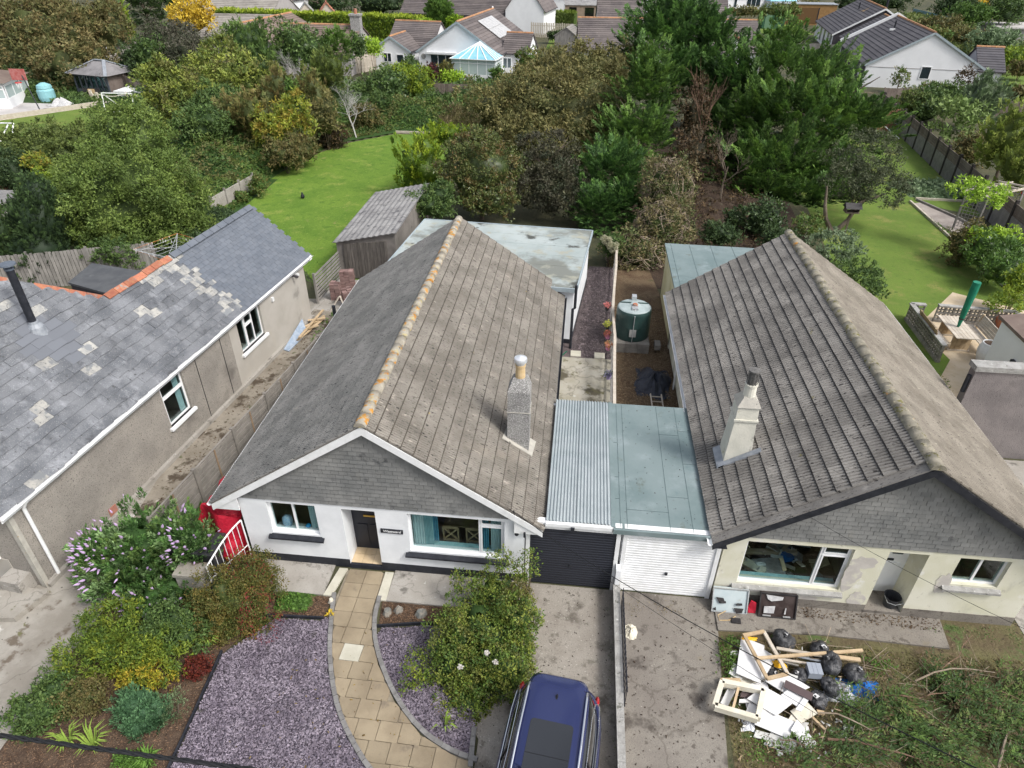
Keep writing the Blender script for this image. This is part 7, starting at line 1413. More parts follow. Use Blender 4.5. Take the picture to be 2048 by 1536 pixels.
for a in rope:MB().beam((*a,0),(*a,1.15),.2,.2,0,(1,0,0)).build('post',m_wood_pale,sw)
for a,b in((0,1),(1,2),(2,3)):MB().tube(cable((*rope[a],1.05),(*rope[b],1.05),.25,.03,8),.035,5).build('rope',m_chip,sw)
p=G(98,203);t=thing('water_butt','pale blue plastic water butt on the far patio','water butt',p);MB().lathe([(.62,0),(.72,.4),(.72,1.0),(.62,1.15),(.66,1.2),(.60,1.45),(.2,1.65)],p,18).build('barrel',m_butt,t)
p=G(83,226);t=thing('basketball_hoop','portable basketball stand with red backboard on the far patio','basketball hoop',p);MB().tube([(p[0],p[1],0),(p[0]-1.3,p[1]+.9,2.9)],.05,6).build('pole',m_black,t);MB().lathe([(.45,0),(.35,.3)],(p[0]+.4,p[1]+.3,0),10).build('base',m_black,t)
q=(p[0]-1.6,p[1]+.9);MB().box(q[0]-.75,q[0]+.65,q[1]-.03,q[1]+.03,2.5,3.4).build('backboard',mat('faded_red',(.42,.10,.09),(.5,.2,.19),4),t);MB().tube([(q[0]+.25*math.cos(a),q[1]-.35+.25*math.sin(a),2.35)for a in np.linspace(0,6.28,13)],.03,5).build('hoop',m_red2,t)
for k in range(8):a=k*.785;MB().tube([(q[0]+.25*math.cos(a),q[1]-.35+.25*math.sin(a),2.35),(q[0]+.15*math.cos(a+.4),q[1]-.35+.15*math.sin(a+.4),1.9)],.02,4).build('net',m_white,t)
def goal(lab,P,m=m_white):
 t=thing('football_goal',lab,'goal',P[0],0);mb=MB()
 for a,b in P[1]:mb.tube([a,b],.05,6)
 mb.build('frame',m,t)
g1,g2=G(212,227),G(254,223);goal('small white goal frame at the far end of the patio lawn',(g1,[(g1,(g1[0]-.2,g1[1]+.5,1.6)),((g1[0]-.2,g1[1]+.5,1.6),(g1[0]+2.6,g1[1]+.6,1.6)),((g1[0]+2.6,g1[1]+.6,1.6),(g1[0]+2.6,g1[1],0)),(g1,(g1[0]+1.0,g1[1]+1.4,0)),((g1[0]-.2,g1[1]+.5,1.6),(g1[0]+1.0,g1[1]+1.4,0))]))
g1=G(-8,300);goal('white goal frame at the left edge on the near end of the patio lawn',(g1,[((g1[0]-2,g1[1]+1.2,1.6),(g1[0]+1.0,g1[1]+1.4,1.6)),((g1[0]+1.0,g1[1]+1.4,1.6),(g1[0]+1.2,g1[1],0)),((g1[0]+.6,g1[1]+1.3,1.5),(g1[0]+.4,g1[1]-.6,0)),((g1[0]-2,g1[1],.9),(g1[0]+.8,g1[1]+.4,.9)),((g1[0]+1.2,g1[1],0),(g1[0]+.4,g1[1]-.6,0))]))
p=G(228,203);t=thing('patio_bench','dark patio seat with tan cushion by the summerhouse','bench',p);MB().box(p[0]-3.2,p[0]-1.5,p[1],p[1]+.6,.35,.45).box(p[0]-3.2,p[0]-1.5,p[1]+.55,p[1]+.62,.45,1.0).build('seat',m_darkmetal,t);MB().box(p[0]-2.6,p[0]-2.0,p[1]+.4,p[1]+.52,.47,.95).build('cushion',m_buff,t)
for dx in(-3.1,-1.6):MB().box(p[0]+dx-.04,p[0]+dx+.04,p[1]+.05,p[1]+.55,0,.35).build('leg',m_darkmetal,t)
tag(MB().box(-43.4,-40.8,62.9,65.2,.0,1.0).box(-43.6,-40.6,62.7,65.4,1.0,1.1).build('white_outdoor_counter',m_white),'white outdoor counter to the right of the summerhouse front','counter')
crumple('grey_cover',(-48.2,61.5,0),1.0,.7,.7,m_wool,33,12,'crumpled pale grey cover beside the water butt','cover');crumple('dark_tubs',(-45.6,63.3,0),.9,.5,.6,m_bin,34,10,'dark covered heap on the deck before the summerhouse','heap')
t=thing('white_sunroom','white sunroom with brown tiled roof at the left edge of the far patio','sunroom',(-55,61,0));Tc=T3(-51.6,59.5,0,R(17));mb=MB();mb.box(-8,0,0,5,0,.75,0,Tc);mb.box(-8,0,.1,5,1.95,2.15,0,Tc);mb.build('wall',m_wallfar,t)
window(t,Tc,-7.9,-.1,.75,1.95,0,tuple(i/6 for i in range(7)),((5,.72),),fr=.12,mg=bpy.data.materials['blind_glass']);window(t,Tc@T3(0,0,0,R(90)),.05,4.9,.75,1.95,0,(0,.33,.66,1),fr=.12,mg=bpy.data.materials['blind_glass'])
MB().add([(-8.3,-.3,2.15),(.3,-.3,2.15),(.3,5.3,2.15),(-8.3,5.3,2.15),(-8.3,2.5,3.0),(-2,2.5,3.0)],[(0,1,5,4),(1,2,5),(2,3,4,5),(0,3,2,1)],0,Tc).build('roof',m_tile_brown,t)
t=thing('blue_mower','small blue garden machine beside the sunroom corner','mower',(-50.6,63,0));MB().box(-50.9,-50.4,62.8,63.4,.15,.7).build('body',m_blue,t);MB().tube([(-50.6,62.8,.5),(-50.2,62.0,.1)],.05,5).build('handle',m_black,t)
t=thing('dark_low_roof','dark low flat roof with red edge at the left edge among the bushes','outbuilding',(-38,38,0));q=G(-15,345,1.5);MB().box(q[0]-6,q[0]+.6,q[1]-4,q[1],0,1.7).build('wall',m_brickred,t);MB().box(q[0]-6,q[0]+.8,q[1]-4.2,q[1]+.2,1.7,1.85).build('roof',m_lead,t)
t=thing('grey_outbuilding','grey sheet roof corner at the left edge behind the cone conifer','outbuilding',(-30,30,0));q=G(-4,400,2.0);MB().box(q[0]-5,q[0]+.6,q[1]-3,q[1]+1,0,2.0).build('wall',m_greywall,t);MB().box(q[0]-5,q[0]+.8,q[1]-3.2,q[1]+1.2,2.0,2.12).build('roof',m_shedroof,t)
bs_=thing('black_roof_store','small dark-clad store with flat black felt roof behind the grey house','shed',(-19,24,0));Pq=[G(*q,2.0)for q in((140,566),(185,529),(283,545),(225,590))]
MB().ext([(x,y,0)for x,y,z in Pq],(0,0,1.95)).build('wall',m_greyclad,bs_);ce=sum((Vector(q)for q in Pq),Vector())/4;MB().ext([tuple(Vector((x,y,1.95))+(Vector((x,y,0))-Vector((ce.x,ce.y,0)))*.05)for x,y,z in Pq],(0,0,.09)).build('roof',mat('black_felt',(.075,.08,.088),(.10,.105,.112),1.5,spots=[((.14,.145,.15),2,.6,.75)]),bs_)
rc=Vector(G(352,505,.0));rc=Vector((-17.4,25.8,0));t=thing('rotary_clothes_line','rusty rotary clothes line with pegs behind the grey house ridge','clothes line',tuple(rc));tp=rc+Vector((0,0,2.0));MB().tube([rc,tp],.03,8).build('pole',m_galv,t)
arms=[tp+Vector((1.55*math.cos(R(a)),1.55*math.sin(R(a)),.35))for a in(20,110,200,290)]
for a in arms:MB().tube([tp-Vector((0,0,.25)),a],.018,5).build('arm',m_galv,t);MB().tube([tp+Vector((0,0,.3)),a],.010,4).build('stay',m_galv,t)
for k in range(1,8):f=k/7;MB().tube([(tp-Vector((0,0,.25))).lerp(a,f)for a in arms]+[(tp-Vector((0,0,.25))).lerp(arms[0],f)],.006 if k<7 else .012,4).build('line',m_rust if k==7 else m_galv,t)
rq=random.Random(8);pg=MB()
for k in range(34):i=rq.randrange(4);p=arms[i].lerp(arms[(i+1)%4],rq.random()).lerp(tp,rq.choice([0,.14,.28]));pg.box(p.x-.008,p.x+.008,p.y-.008,p.y+.008,p.z-.07,p.z+.02)
o=pg.build('peg',m_white,t);o['kind']='stuff'
pf=thing('post_and_panel_fence','long dark-posted fence of pebbled panels with brown boards above, right of the lawn','fence',(25.3,44,0));A0,A1=Vector((26.6,67.5,0)),Vector((22.9,33.5,0));d=(A1-A0).normalized();L=(A1-A0).length;n=int(L/2.15);up=Vector((0,0,1))
for i in range(n+1):
 p=A0+d*i*L/n;MB().beam(p,p+up*2.0,.16,.16,0,(1,0,0)).build('post',m_postdark,pf)
 if i<n:
  q=A0+d*(i+1)*L/n
  MB().beam(p+up*.6,q+up*.6,.06,1.15).build('pebbled_panel',m_paneltex,pf)
  for k in range(4):MB().beam(p+up*(1.26+.16*k),q+up*(1.26+.16*k),.035,.145).build('board',m_panelbrown,pf)
sq=Vector(G(1835,275,0));rb=MB();q0,q1=G(1755,255),G(1795,285);tag(MB().beam((q0[0],q0[1],.5),(q1[0],q1[1],.3),.1,.05).build('white_rail',m_white),'thin white rail sloping beside the brick wall end','rail')
rbw=thing('brick_wall_end','short red brick wall end half hidden behind the large conifer','wall',G(1760,258));q=Vector(G(1752,262));bm3=bpy.data.meshes.new('brick');_m=MB().box(-.22,.22,-.11,.11,0,.14);bm3.from_pydata(_m.v,[],_m.f);bm3.materials.append(m_brickred)
for k in range(12):
 for i in range(5):link_mesh('brick',bm3,rbw,T3(q.x-.9+.46*i+(.23 if k%2 else 0),q.y,k*.155))
for i,(a,b,lab)in enumerate((((20.2,29.8),(20.35,43.2),'thin timber edging along the left side of the flower strip'),((21.6,33.6),(22.75,36.8),'low brick edging at the lower bend of the pink path'),((22.75,36.8),(22.1,40.3),'low brick edging along the middle of the pink path'),((22.1,40.3),(20.9,43.6),'low brick edging at the top of the pink path'),((20.9,43.8),(24.6,43.6),'timber edging in front of the courgette patch'))):tag(MB().beam((*a,.06),(*b,.06),.1,.14).build('edging_board',m_wood_pale if i in(0,4)else m_block),lab,'edging')
pg_=thing('pergola','weathered trellis arch smothered in lime-green climber on the right lawn','pergola',(22.6,35.5,0));
f1,f2=Vector(G(1906,455,0)),Vector(G(1977,440,0));dv=Vector((.2,1.0,0)).normalized()*1.0
for base in(f1,f2):
 for k in(0,1):q=base+Vector((.55,-.45,0))*k*1.5;MB().beam(q,q+up*2.1,.09,.09,0,(1,0,0)).build('post',m_wood_grey,pg_)
 a=base;b=base+Vector((.55,-.45,0))*1.5
 for k in range(11):MB().beam(a+up*(.15+.18*k),b+up*(.15+.18*k),.02,.02).build('lath',m_wood_grey,pg_)
 for k in range(1,6):q=a.lerp(b,k/6);MB().beam(q+up*.1,q+up*2.05,.02,.02,0,(1,0,0)).build('lath',m_wood_grey,pg_)
for k in(0,1):a=f1+Vector((.55,-.45,0))*k*1.5+up*2.1;b=f2+Vector((.55,-.45,0))*k*1.5+up*2.1;e=(b-a).normalized()*.5;MB().beam(a-e,b+e*1.6,.05,.12).build('beam',m_wood_pale,pg_)
for f in(0,.25,.5,.75,1):a=f1.lerp(f2,f)+up*2.2;b=a+Vector((.55,-.45,0))*1.6;MB().beam(a-Vector((.2,-.2,0)),b,.05,.08).build('rafter',m_wood_pale,pg_)
p=f2+Vector((.9,-.6,1.7));t=thing('red_feeder','small red lantern hanging at the right end of the pergola','lantern',tuple(p));MB().lathe([(.06,0),(.14,.08),(.12,.22),(.03,.28)],tuple(p),10).build('body',m_red2,t)
p=Vector(G(1688,472));t=thing('bird_table','dark roofed bird table beside the twisted tree trunk','bird table',tuple(p));MB().beam(p,p+up*1.35,.08,.08,0,(1,0,0)).build('post',m_bark,t);MB().box(p.x-.35,p.x+.35,p.y-.25,p.y+.25,1.35,1.40).build('tray',m_bark,t)
MB().add([(p.x-.42,p.y-.34,1.62),(p.x+.42,p.y-.34,1.62),(p.x+.42,p.y+.34,1.62),(p.x-.42,p.y+.34,1.62),(p.x-.42,p.y,1.86),(p.x+.42,p.y,1.86)],[(0,1,5,4),(2,3,4,5),(0,4,3),(1,2,5),(0,3,2,1)]).build('roof',m_darkmetal,t)
for sx in(-.33,.33):MB().box(p.x+sx-.02,p.x+sx+.02,p.y-.2,p.y+.2,1.40,1.64).build('side',m_bark,t)
sheet('sandy_patio',[G(1832,655)[:2],G(1905,585)[:2],G(2060,625)[:2],(18.5,19.6),(12.8,19.6),G(1878,760)[:2],G(1900,720)[:2]],.010,m_sand)
def breeze(lab,a,b,h=.82):
 t=thing('screen_block_wall',lab,'wall',(a[0],a[1],0),0,'low block walls around the picnic patio');a,b=Vector((a[0],a[1],0)),Vector((b[0],b[1],0));L=(b-a).length;n=max(1,int(L/.31));d=(b-a)/n;nrm_=Vector((-d.y,d.x,0)).normalized();an=math.atan2(d.y,d.x);l=d.length
 q=MB();s_=.035;q.box(0,l-.01,-.05,.05,0,s_).box(0,l-.01,-.05,.05,.27,.30).box(0,s_,-.05,.05,s_,.27).box(l-.01-s_,l-.01,-.05,.05,s_,.27).box(s_,l-.01-s_,-.045,.045,.135,.165).box(l/2-.018,l/2+.012,-.044,.044,s_,.27);me=bpy.data.meshes.new('block');me.from_pydata(q.v,[],q.f);me.materials.append(m_block)
 for i in range(n):
  for k in range(2):p=a+d*i;link_mesh('block',me,t,T3(p.x,p.y,.12+.31*k,an))
 MB().beam(a+up*.06,b+up*.06,.16,.12).build('footing',m_block,t);MB().beam(a+up*.77,b+up*.77,.2,.06).build('coping',m_wall_top,t);return t
def Gh(px,py,h=.8):q=G(px,py,h);return(q[0],q[1])
breeze('long side wall of pierced grey blocks nearest the cream house',Gh(1824,606),Gh(1890,690));breeze('short return of pierced blocks with an ivy tuft',Gh(1824,606),Gh(1853,608));breeze('far wall of pierced grey blocks behind the picnic bench',Gh(1878,609),Gh(2033,622));breeze('short pierced block return at the right end of the far wall',Gh(2033,622),Gh(2048,640))
tp_=[Vector(G(*q,.75))for q in((1882,633),(1913,634),(1953,675),(1918,676))];t=thing('picnic_table','pale slatted picnic table with green parasol through it','table',(15.4,25.4,0));ax=(tp_[3]-tp_[0]).normalized();wx=Vector((ax.y,-ax.x,0));c0=(tp_[0]+tp_[1]+tp_[2]+tp_[3])/4;c0.z=0;Lt,Wt=1.9,.85
if wx.x<0:wx=-wx
for k in range(6):o=c0+wx*(-Wt/2+(k+.5)*Wt/6);MB().beam(o-ax*Lt/2+up*.74,o+ax*Lt/2+up*.74,Wt/6-.012,.035).build('table_slat',m_wood_pale,t)
for e in(-.62,.62):
 for k in range(4):o=c0+ax*e+wx*(-.26+.175*k);MB().beam(o+up*.06,o+up*.72,.165,.03,0,ax).build('leg_board',m_wood_new,t)
 MB().beam(c0+ax*e-wx*.42+up*.04,c0+ax*e+wx*.42+up*.04,.07,.08).build('foot',m_wood_pale,t)
def bench(lab,off,flip):
 t=thing('garden_bench',lab,'bench',tuple(c0+wx*off),0,'benches at the picnic table');s_=1 if flip else-1;b=c0+wx*off
 for k in range(4):o=b+wx*s_*(-.18+.11*k);MB().beam(o-ax*.9+up*.44,o+ax*.9+up*.44,.10,.03).build('seat_slat',m_wood_pale,t)
 for k in range(5):o=b+wx*s_*(.26+.03*k)+up*(.52+.105*k);MB().beam(o-ax*.9,o+ax*.9,.03,.098).build('back_slat',m_wood_warm if not flip else m_wood_pale,t)
 for e in(-.75,.75):MB().beam(b+ax*e-wx*s_*.18,b+ax*e-wx*s_*.18+up*.43,.08,.06,0,ax).beam(b+ax*e+wx*s_*.22,b+ax*e+wx*s_*.38+up*1.0,.08,.05,0,ax).beam(b+ax*e-wx*s_*.2+up*.38,b+ax*e+wx*s_*.26+up*.38,.04,.06).build('leg',m_wood_new,t)
bench('high-backed slatted bench on the right side of the picnic table',.85,True);bench('bench with brown back nearest the pierced block wall',-.80,False)
t=thing('closed_parasol','closed green parasol standing through the picnic table','parasol',tuple(c0),0);MB().tube([c0+up*.02,c0+up*1.0],.025,8).build('pole',m_wood_pale,t)
MB().tube([c0+up*.78,c0+up*1.15,c0+up*1.6,c0+up*2.4,c0+up*2.72],[.05,.09,.12,.15,.145],12).build('cover',m_green,t);MB().tube([c0+up*1.12,c0+up*1.16],[.10,.11],12).build('strap',m_darkmetal,t)
b0=c0+wx*-.62-ax*.6;t=thing('parasol_base','black round parasol base on the patio floor beside the table','parasol base',tuple(b0));MB().lathe([(.30,0),(.28,.05),(.05,.09),(.04,.45)],tuple(b0+up*.011),18).build('base',m_black,t)
p=Vector(G(1966,722));t=thing('barrel_planter','white barrel planter beside the neighbouring white wall','planter',tuple(p));MB().lathe([(.26,0),(.34,.3),(.36,.45),(.34,.6),(.28,.82),(.25,.82),(.25,.74)],tuple(p),20).build('barrel',m_white,t);MB().lathe([(.25,0),(.25,.02)],(p.x,p.y,.76),16).build('soil',m_mulch,t)
p=Vector(G(1998,655));t=thing('terracotta_pot','terracotta pot with yellow-green shrub against the far pierced wall','flower pot',tuple(p));MB().lathe([(.20,0),(.28,.45),(.30,.5)],tuple(p),14).build('pot',m_redridge,t);V,F,C=crown_arrays(np.random.default_rng(9),[(p.x,p.y+.1,1.05,.75,.5,.5)],'yellowg',.09,1.6,False,'airy',.4,0);link_mesh('shrub',np_mesh('shrub',V,F,m_leaf,C),t)
nb=thing('right_neighbour_outhouse','grey roughcast outhouse with pale coping and white gable at the right edge','outhouse',(15,20,0))
MB().box(11.95,24,18.0,18.3,0,3.16).build('roughcast_wall',mat('purple_grey_roughcast',(.19,.17,.17),(.25,.225,.22),1.1,bump=.02,bsc=45,spots=[((.36,.37,.38),1.5,.62,.80,(1.4,1,.22)),((.08,.07,.07),34,.6,.66),((.13,.115,.11),.7,.58,.75)]),nb);MB().box(11.90,24,17.95,18.36,3.16,3.33).build('coping',m_wall_top,nb);MB().box(11.85,11.94,18.05,18.15,2.35,2.95).build('downpipe',m_black,nb)
MB().box(15.5,20,20.12,23.2,0,2.28).build('white_wall',m_wallfar,nb);MB().ext([(15.38,20.1,2.285),(18.4,20.1,2.75),(18.4,20.1,2.87),(15.38,20.1,2.40)],(0,3.2,0)).build('roof',m_tile_brown,nb);MB().box(15.38,15.49,21.6,21.75,1.3,1.5).build('wall_lamp',m_black,nb)
t=thing('greenhouse','glass greenhouse corner at the right edge beside the hedge','greenhouse',(27,33,0));Tg=T3(*G(2050,500)[:2],0,R(-20));mb=MB()
for x in(0,1,2,3):mb.box(x-.03,x+.03,-.03,.03,0,1.7,0,Tg);mb.beam(Tg@Vector((x,0,1.7)),Tg@Vector((x,1.2,2.3)),.05,.05)
mb.box(0,3,-.03,.03,1.67,1.73,0,Tg);mb.build('frame',m_white,t);MB().box(.03,2.97,-.01,.01,.05,1.67,0,Tg).build('pane',m_glass,t);MB().add([(0,0,1.72),(3,0,1.72),(3,1.2,2.32),(0,1.2,2.32),(0,0,1.74),(3,0,1.74),(3,1.2,2.34),(0,1.2,2.34)],[(0,3,2,1),(4,5,6,7)],0,Tg).build('roof_pane',m_glass,t)
t=thing('pale_shed_roof','pale blue-grey shed roof above the grey shrubs at the upper right edge','shed',G(2040,92));p=G(2045,95);MB().box(p[0]-4,p[0]+8,p[1],p[1]+7,0,2.4).build('wall',m_greywall,t);MB().box(p[0]-4.4,p[0]+8,p[1]-.4,p[1]+7,2.4,2.6).build('roof',m_patio,t)
t=thing('timber_stage','weathered timber trellis staging in the upper right garden','staging',G(1980,55));p=G(1975,58)
for k in range(4):MB().beam((p[0]+.0,p[1],.9+.5*k),(p[0]+11,p[1]-6,.9+.5*k),.12,.16).build('rail',m_wood_grey,t)
for k in range(6):MB().beam((p[0]+2.2*k,p[1]-1.2*k,0),(p[0]+2.2*k,p[1]-1.2*k,2.6),.15,.15,0,(1,0,0)).build('post',m_wood_grey,t)
t=thing('blue_windbreak','pale blue mesh windbreak along the bank in the upper right','windbreak',G(1820,35));pts=[G(1822,35),G(1860,45),G(1905,54)]
for a,b in zip(pts,pts[1:]):MB().beam((a[0],a[1],.8),(b[0],b[1],.8),.05,1.5).build('mesh_panel',mat('windbreak_blue',(.13,.22,.25),(.17,.27,.30),2),t)
#  VEGETATION
T=tree
T('broadleaf_evergreen','large rounded light-green evergreen tree left of the grey house','tree',[[270,300,165,190,33.5],[265,400,300,220,31],[190,440,160,150,30],[340,430,150,170,31.5]],'bay',clump=.17,cover=2.4,leaf=.12,lump=.13)
T('cone_conifer','dark upright cone-shaped conifer at the left edge','conifer',[[76,395,76,100,27.6],[76,440,112,120,27.3],[76,500,150,140,27],[74,560,160,110,26.7]],[(.030,.055,.026),(.045,.078,.032),(.062,.105,.038)],mode='cone',leaf=.10,cover=3.0,core=.8,lump=.06)
T('dark_conifer','very dark conifer cut off by the left edge','conifer',[[5,520,90,220,26]],'dark',mode='cone',leaf=.11,cover=2.6,core=.8)
T('mixed_bush','olive-green spreading bush below the patio lawn','bush',[[100,300,160,100,38],[165,310,130,100,37],[50,320,90,100,37]],'olive',trunk=False,leaf=.15)
T('mixed_bush','dark bush with orange-yellow sprays at the far left','bush',[[40,355,110,100,34]],'dark',trunk=False,leaf=.14);T('yellow_shrub','orange-yellow shrub tuft in front of the olive bush','shrub',[[75,325,55,35,34.0]],'sumac',trunk=False,leaf=.13)
T('fence_bush','leafy green bush hanging over the grey board fence behind the grey house','bush',[[235,505,110,56,27.2]],'mid',leaf=.11,trunk=False,mode='airy');T('low_bush','yellow-green low bush between the cone conifer and the rounded evergreen','bush',[[110,365,110,50,32]],'yellowg',trunk=False,leaf=.12)
T('broad_tree','huge olive-brown autumn tree filling the top left corner','tree',[[110,70,250,150,74],[40,140,160,130,70],[160,140,200,120,69],[215,60,110,110,76],[50,50,160,120,78]],'brown',leaf=.30,cover=2.2,clump=.2)
T('ivy_bush','dark green undergrowth behind the hipped summerhouse','bush',[[110,190,180,70,67],[60,165,130,70,68],[280,135,70,90,68]],'dark',trunk=False,leaf=.26)
T('golden_conifer_strip','yellow-green conifer right of the big brown tree','conifer',[[245,55,46,110,80]],'yellowg',leaf=.3,mode='shoot');T('dark_pine','dark tall pines at the top beside the brown tree','tree',[[290,20,90,110,95],[330,10,70,90,98]],'dark',leaf=.36,mode='spray')
T('golden_tree','bright golden-yellow rounded conifer in front of the brown roofs','conifer',[[388,36,88,70,84]],'gold',leaf=.34,clump=.22,core=.6);T('ivy_tree','dark ivy-covered tree behind the summerhouse fence','tree',[[300,112,70,70,68],[330,80,60,60,74]],'mid',leaf=.25)
T('grey_hawthorn','grey-brown twiggy tree below the golden conifer','tree',[[355,95,130,90,72],[380,120,110,80,68]],[(.11,.10,.075),(.085,.085,.055),(.06,.075,.04)],leaf=.24,mode='blob')
T('sycamore','pale-tipped sycamore in front of the board fence by the summerhouse','tree',[[345,195,120,130,53],[325,150,60,60,54],[390,210,110,110,51]],'syc',leaf=.24,mode='airy',clump=.25,core=.55)
T('willow_bush','feathery dark green tree in front of the brown roofs','tree',[[500,92,110,100,68],[520,130,90,80,66]],'mid',leaf=.24,mode='shoot');T('sycamore','yellowish sycamore left of the feathery green tree','tree',[[455,130,110,110,62],[430,170,130,100,57],[520,175,110,90,58]],'syc',leaf=.25,mode='airy',clump=.25,core=.55)
T('laurel_tree','dark glossy rounded tree below the brown ridge','tree',[[598,98,110,90,70]],'mid',leaf=.25,glossy=True);T('green_conifer_ball','vivid green rounded conifer near the stone chimney','conifer',[[672,97,84,72,72]],'ghedge',leaf=.25,mode='spray');T('column_shrub','narrow olive shrub against the stone chimney base','shrub',[[715,92,34,56,76]],'mid',leaf=.25,trunk=False);T('lime_shrub','small lime shrub right of the stone chimney','shrub',[[745,95,40,36,80]],'lime',leaf=.26,trunk=False)
T('feather_bush','olive feathery bush behind the bleached dead tree','bush',[[650,145,100,80,62]],'olive',leaf=.22,mode='shoot',trunk=False);T('brown_bush','buff-brown seedy bush above the yellow sumac','bush',[[560,190,120,90,53],[500,225,170,80,48],[630,205,70,100,53]],'rust',leaf=.2,mode='shoot',trunk=False)
T('green_bush','dense green bush between the sycamores and the brambles','bush',[[440,215,120,80,50],[410,250,110,70,46]],'mid',leaf=.2,trunk=False);T('ivy_column','narrow dark ivy column among the brown bushes','climber',[[586,190,26,62,51]],'ghedge',leaf=.2,trunk=False)
T('yellow_sumac','yellow-green leaning shrub at the left edge of the bright lawn','shrub',[[592,240,80,100,47.5],[540,260,80,70,46]],'sumac',leaf=.2,mode='airy',trunk=False,clump=.3);T('red_leaf_shrub','reddish low shrub at the bend of the bright lawn','shrub',[[600,300,70,60,45.5],[570,310,80,60,44]],'rust',leaf=.18,trunk=False)
T('brown_bush','red-brown bush right of the yellow sumac','bush',[[650,235,60,80,50]],'haw',leaf=.2,trunk=False)
T('round_shrub','green variegated shrub at the end of the low panel wall','shrub',[[516,372,36,44,39.2]],'aqui',leaf=.16,trunk=False);T('round_shrub','small low green shrub at the foot of the panel wall','shrub',[[484,395,24,24,38]],'aqui',leaf=.14,trunk=False)
cover('undergrowth',[(-22,27),(-13.5,27.5),(-19.8,36),(-24,36)],1.0,.13,'dark',1.3,.35,'dark undergrowth behind the grey house',seed=15,sc=.7,edge=1)
cover('bramble_thicket',[(-20.6,30.6),(-19.9,38.5),(-20.6,44),(-19.8,49.5),(-18.5,52.8),(-15.2,56.2),(-8,56.2),(-6,62),(-20,63),(-34,56),(-34,40),(-24,32)],2.0,.19,'bramble',1.5,.35,'tangled green bramble thicket left of the bright lawn',seed=3,sc=.55,edge=2.2)
cover('bramble_thicket',[(-60,63.5),(-34,60),(-24,62),(-4,61),(-3,72),(-26,72),(-42,78),(-70,92),(-90,80)],2.3,.30,'mid',1.3,.35,'dark mixed undergrowth beyond the far garden',seed=5,sc=.4,edge=2)
T('white_dead_base','olive shrub mass at the foot of the bleached dead tree','bush',[[665,280,60,60,51]],'deadb',leaf=.18,trunk=False,mode='fine')
def dead(lab,base,tipdir,h,r0,seed,m=m_deadwhite,depth=4,spread=.6,name='dead_tree',br=4):
 t=thing(name,lab,'tree',base);rr=random.Random(seed);tr=MB();bb=MB()
 def grow(p,d,L,r,k,mb):
  q=p+d*L;mid=p.lerp(q,.5)+Vector((rr.uniform(-1,1),rr.uniform(-1,1),rr.uniform(-1,1)))*L*.06;mb.tube([p,mid,q],[r,r*.8,r*.55],5 if k>2 else 3,0,False)
  if k==0:return
  for i in range(br if k>1 else 3):
   nd=(d+Vector((rr.uniform(-1,1),rr.uniform(-1,1),rr.uniform(-.5,.9)))*spread).normalized();s_=p.lerp(q,rr.uniform(.45,1));grow(s_,nd,L*rr.uniform(.5,.8),r*.5,k-1,bb)
 grow(Vector(base),Vector(tipdir).normalized(),h,r0,depth,tr);tr.build('trunk',m,t);bb.build('branch',m,t);return t
b0=G(713,277);dead('bleached bare dead tree leaning left above the end of the lawn',b0,(-.35,.3,.9),2.0,.065,5,spread=1.15,depth=5)
b0=G(597,215);dead('small bleached bare tree beside the ivy column',b0,(.05,.1,1),2.2,.07,7,depth=4,spread=.6);b0=G(470,560);
T('laurel_bush','green rounded bush left of the dark board fence top','bush',[[770,175,90,70,66]],'mid',leaf=.22,trunk=False,glossy=True);T('lime_bush','yellow-green bush in front of the small white gable','bush',[[800,150,90,40,74],[840,175,60,70,68]],'yellowg',leaf=.24,trunk=False)
T('burgundy_shrub','dark burgundy shrub by the patio doors','shrub',[[860,146,32,38,79]],'wine',leaf=.25,trunk=False);T('feather_bush','brown wispy shrub in front of the patio doors','shrub',[[893,142,34,36,79]],'rust',leaf=.24,mode='shoot',trunk=False);T('lime_shrub','glossy lime shrub in front of the conservatory wall','shrub',[[908,155,60,26,77.5]],'lime',leaf=.25,trunk=False,glossy=True);T('camellia_bush','small dark leafy shrub before the conservatory corner','shrub',[[994,152,28,32,77.5]],'ghedge',leaf=.25,trunk=False)
T('round_shrub','small dark green shrub by the window of the white gable','shrub',[[823,130,34,34,80.5]],'mid',leaf=.24,trunk=False);T('round_shrub','rounded variegated bush right of the conservatory','bush',[[1057,132,62,58,75]],'aqui',leaf=.26,trunk=False)
T('green_bush','dark green bush below the low brown fence','bush',[[760,220,120,50,60],[870,215,130,45,61]],'mid',leaf=.22,trunk=False);T('rust_bush','reddish-brown bush beside the bleached trunk','bush',[[735,235,60,60,56]],'rust',leaf=.2,trunk=False)
cover('dry_reeds',[(-13.5,56.5),(-7.5,56.5),(-6.5,61),(-13,61)],1.5,.26,'reed',1.5,1.6,'pinkish-brown dry reeds beyond the end of the lawn',seed=8,sc=1.2,aspect=.22)
tag(MB().beam((-15.2,55.6,.08),(-9.5,55.7,.08),.12,.16).build('log_edge',m_wood_pale),'pale log edging along the far end of the bright lawn','log')
T('hawthorn','wide olive-brown hawthorn thicket behind the flat roof','tree',[[1140,160,220,120,59],[1040,225,230,140,54],[1150,230,230,190,53],[1210,150,160,110,60],[1080,290,200,120,49]],'haw',leaf=.22,mode='fine',cover=2.1,clump=.2)
T('yellow_privet','yellow-green privet bush at the right side of the bright lawn','bush',[[845,340,110,140,40.5],[850,300,60,60,42]],'yellowg',leaf=.15,mode='shoot',trunk=False);T('yellow_privet','yellow-green shoots behind the reddish photinia','bush',[[900,270,120,50,45.5]],'yellowg',leaf=.17,mode='shoot',trunk=False)
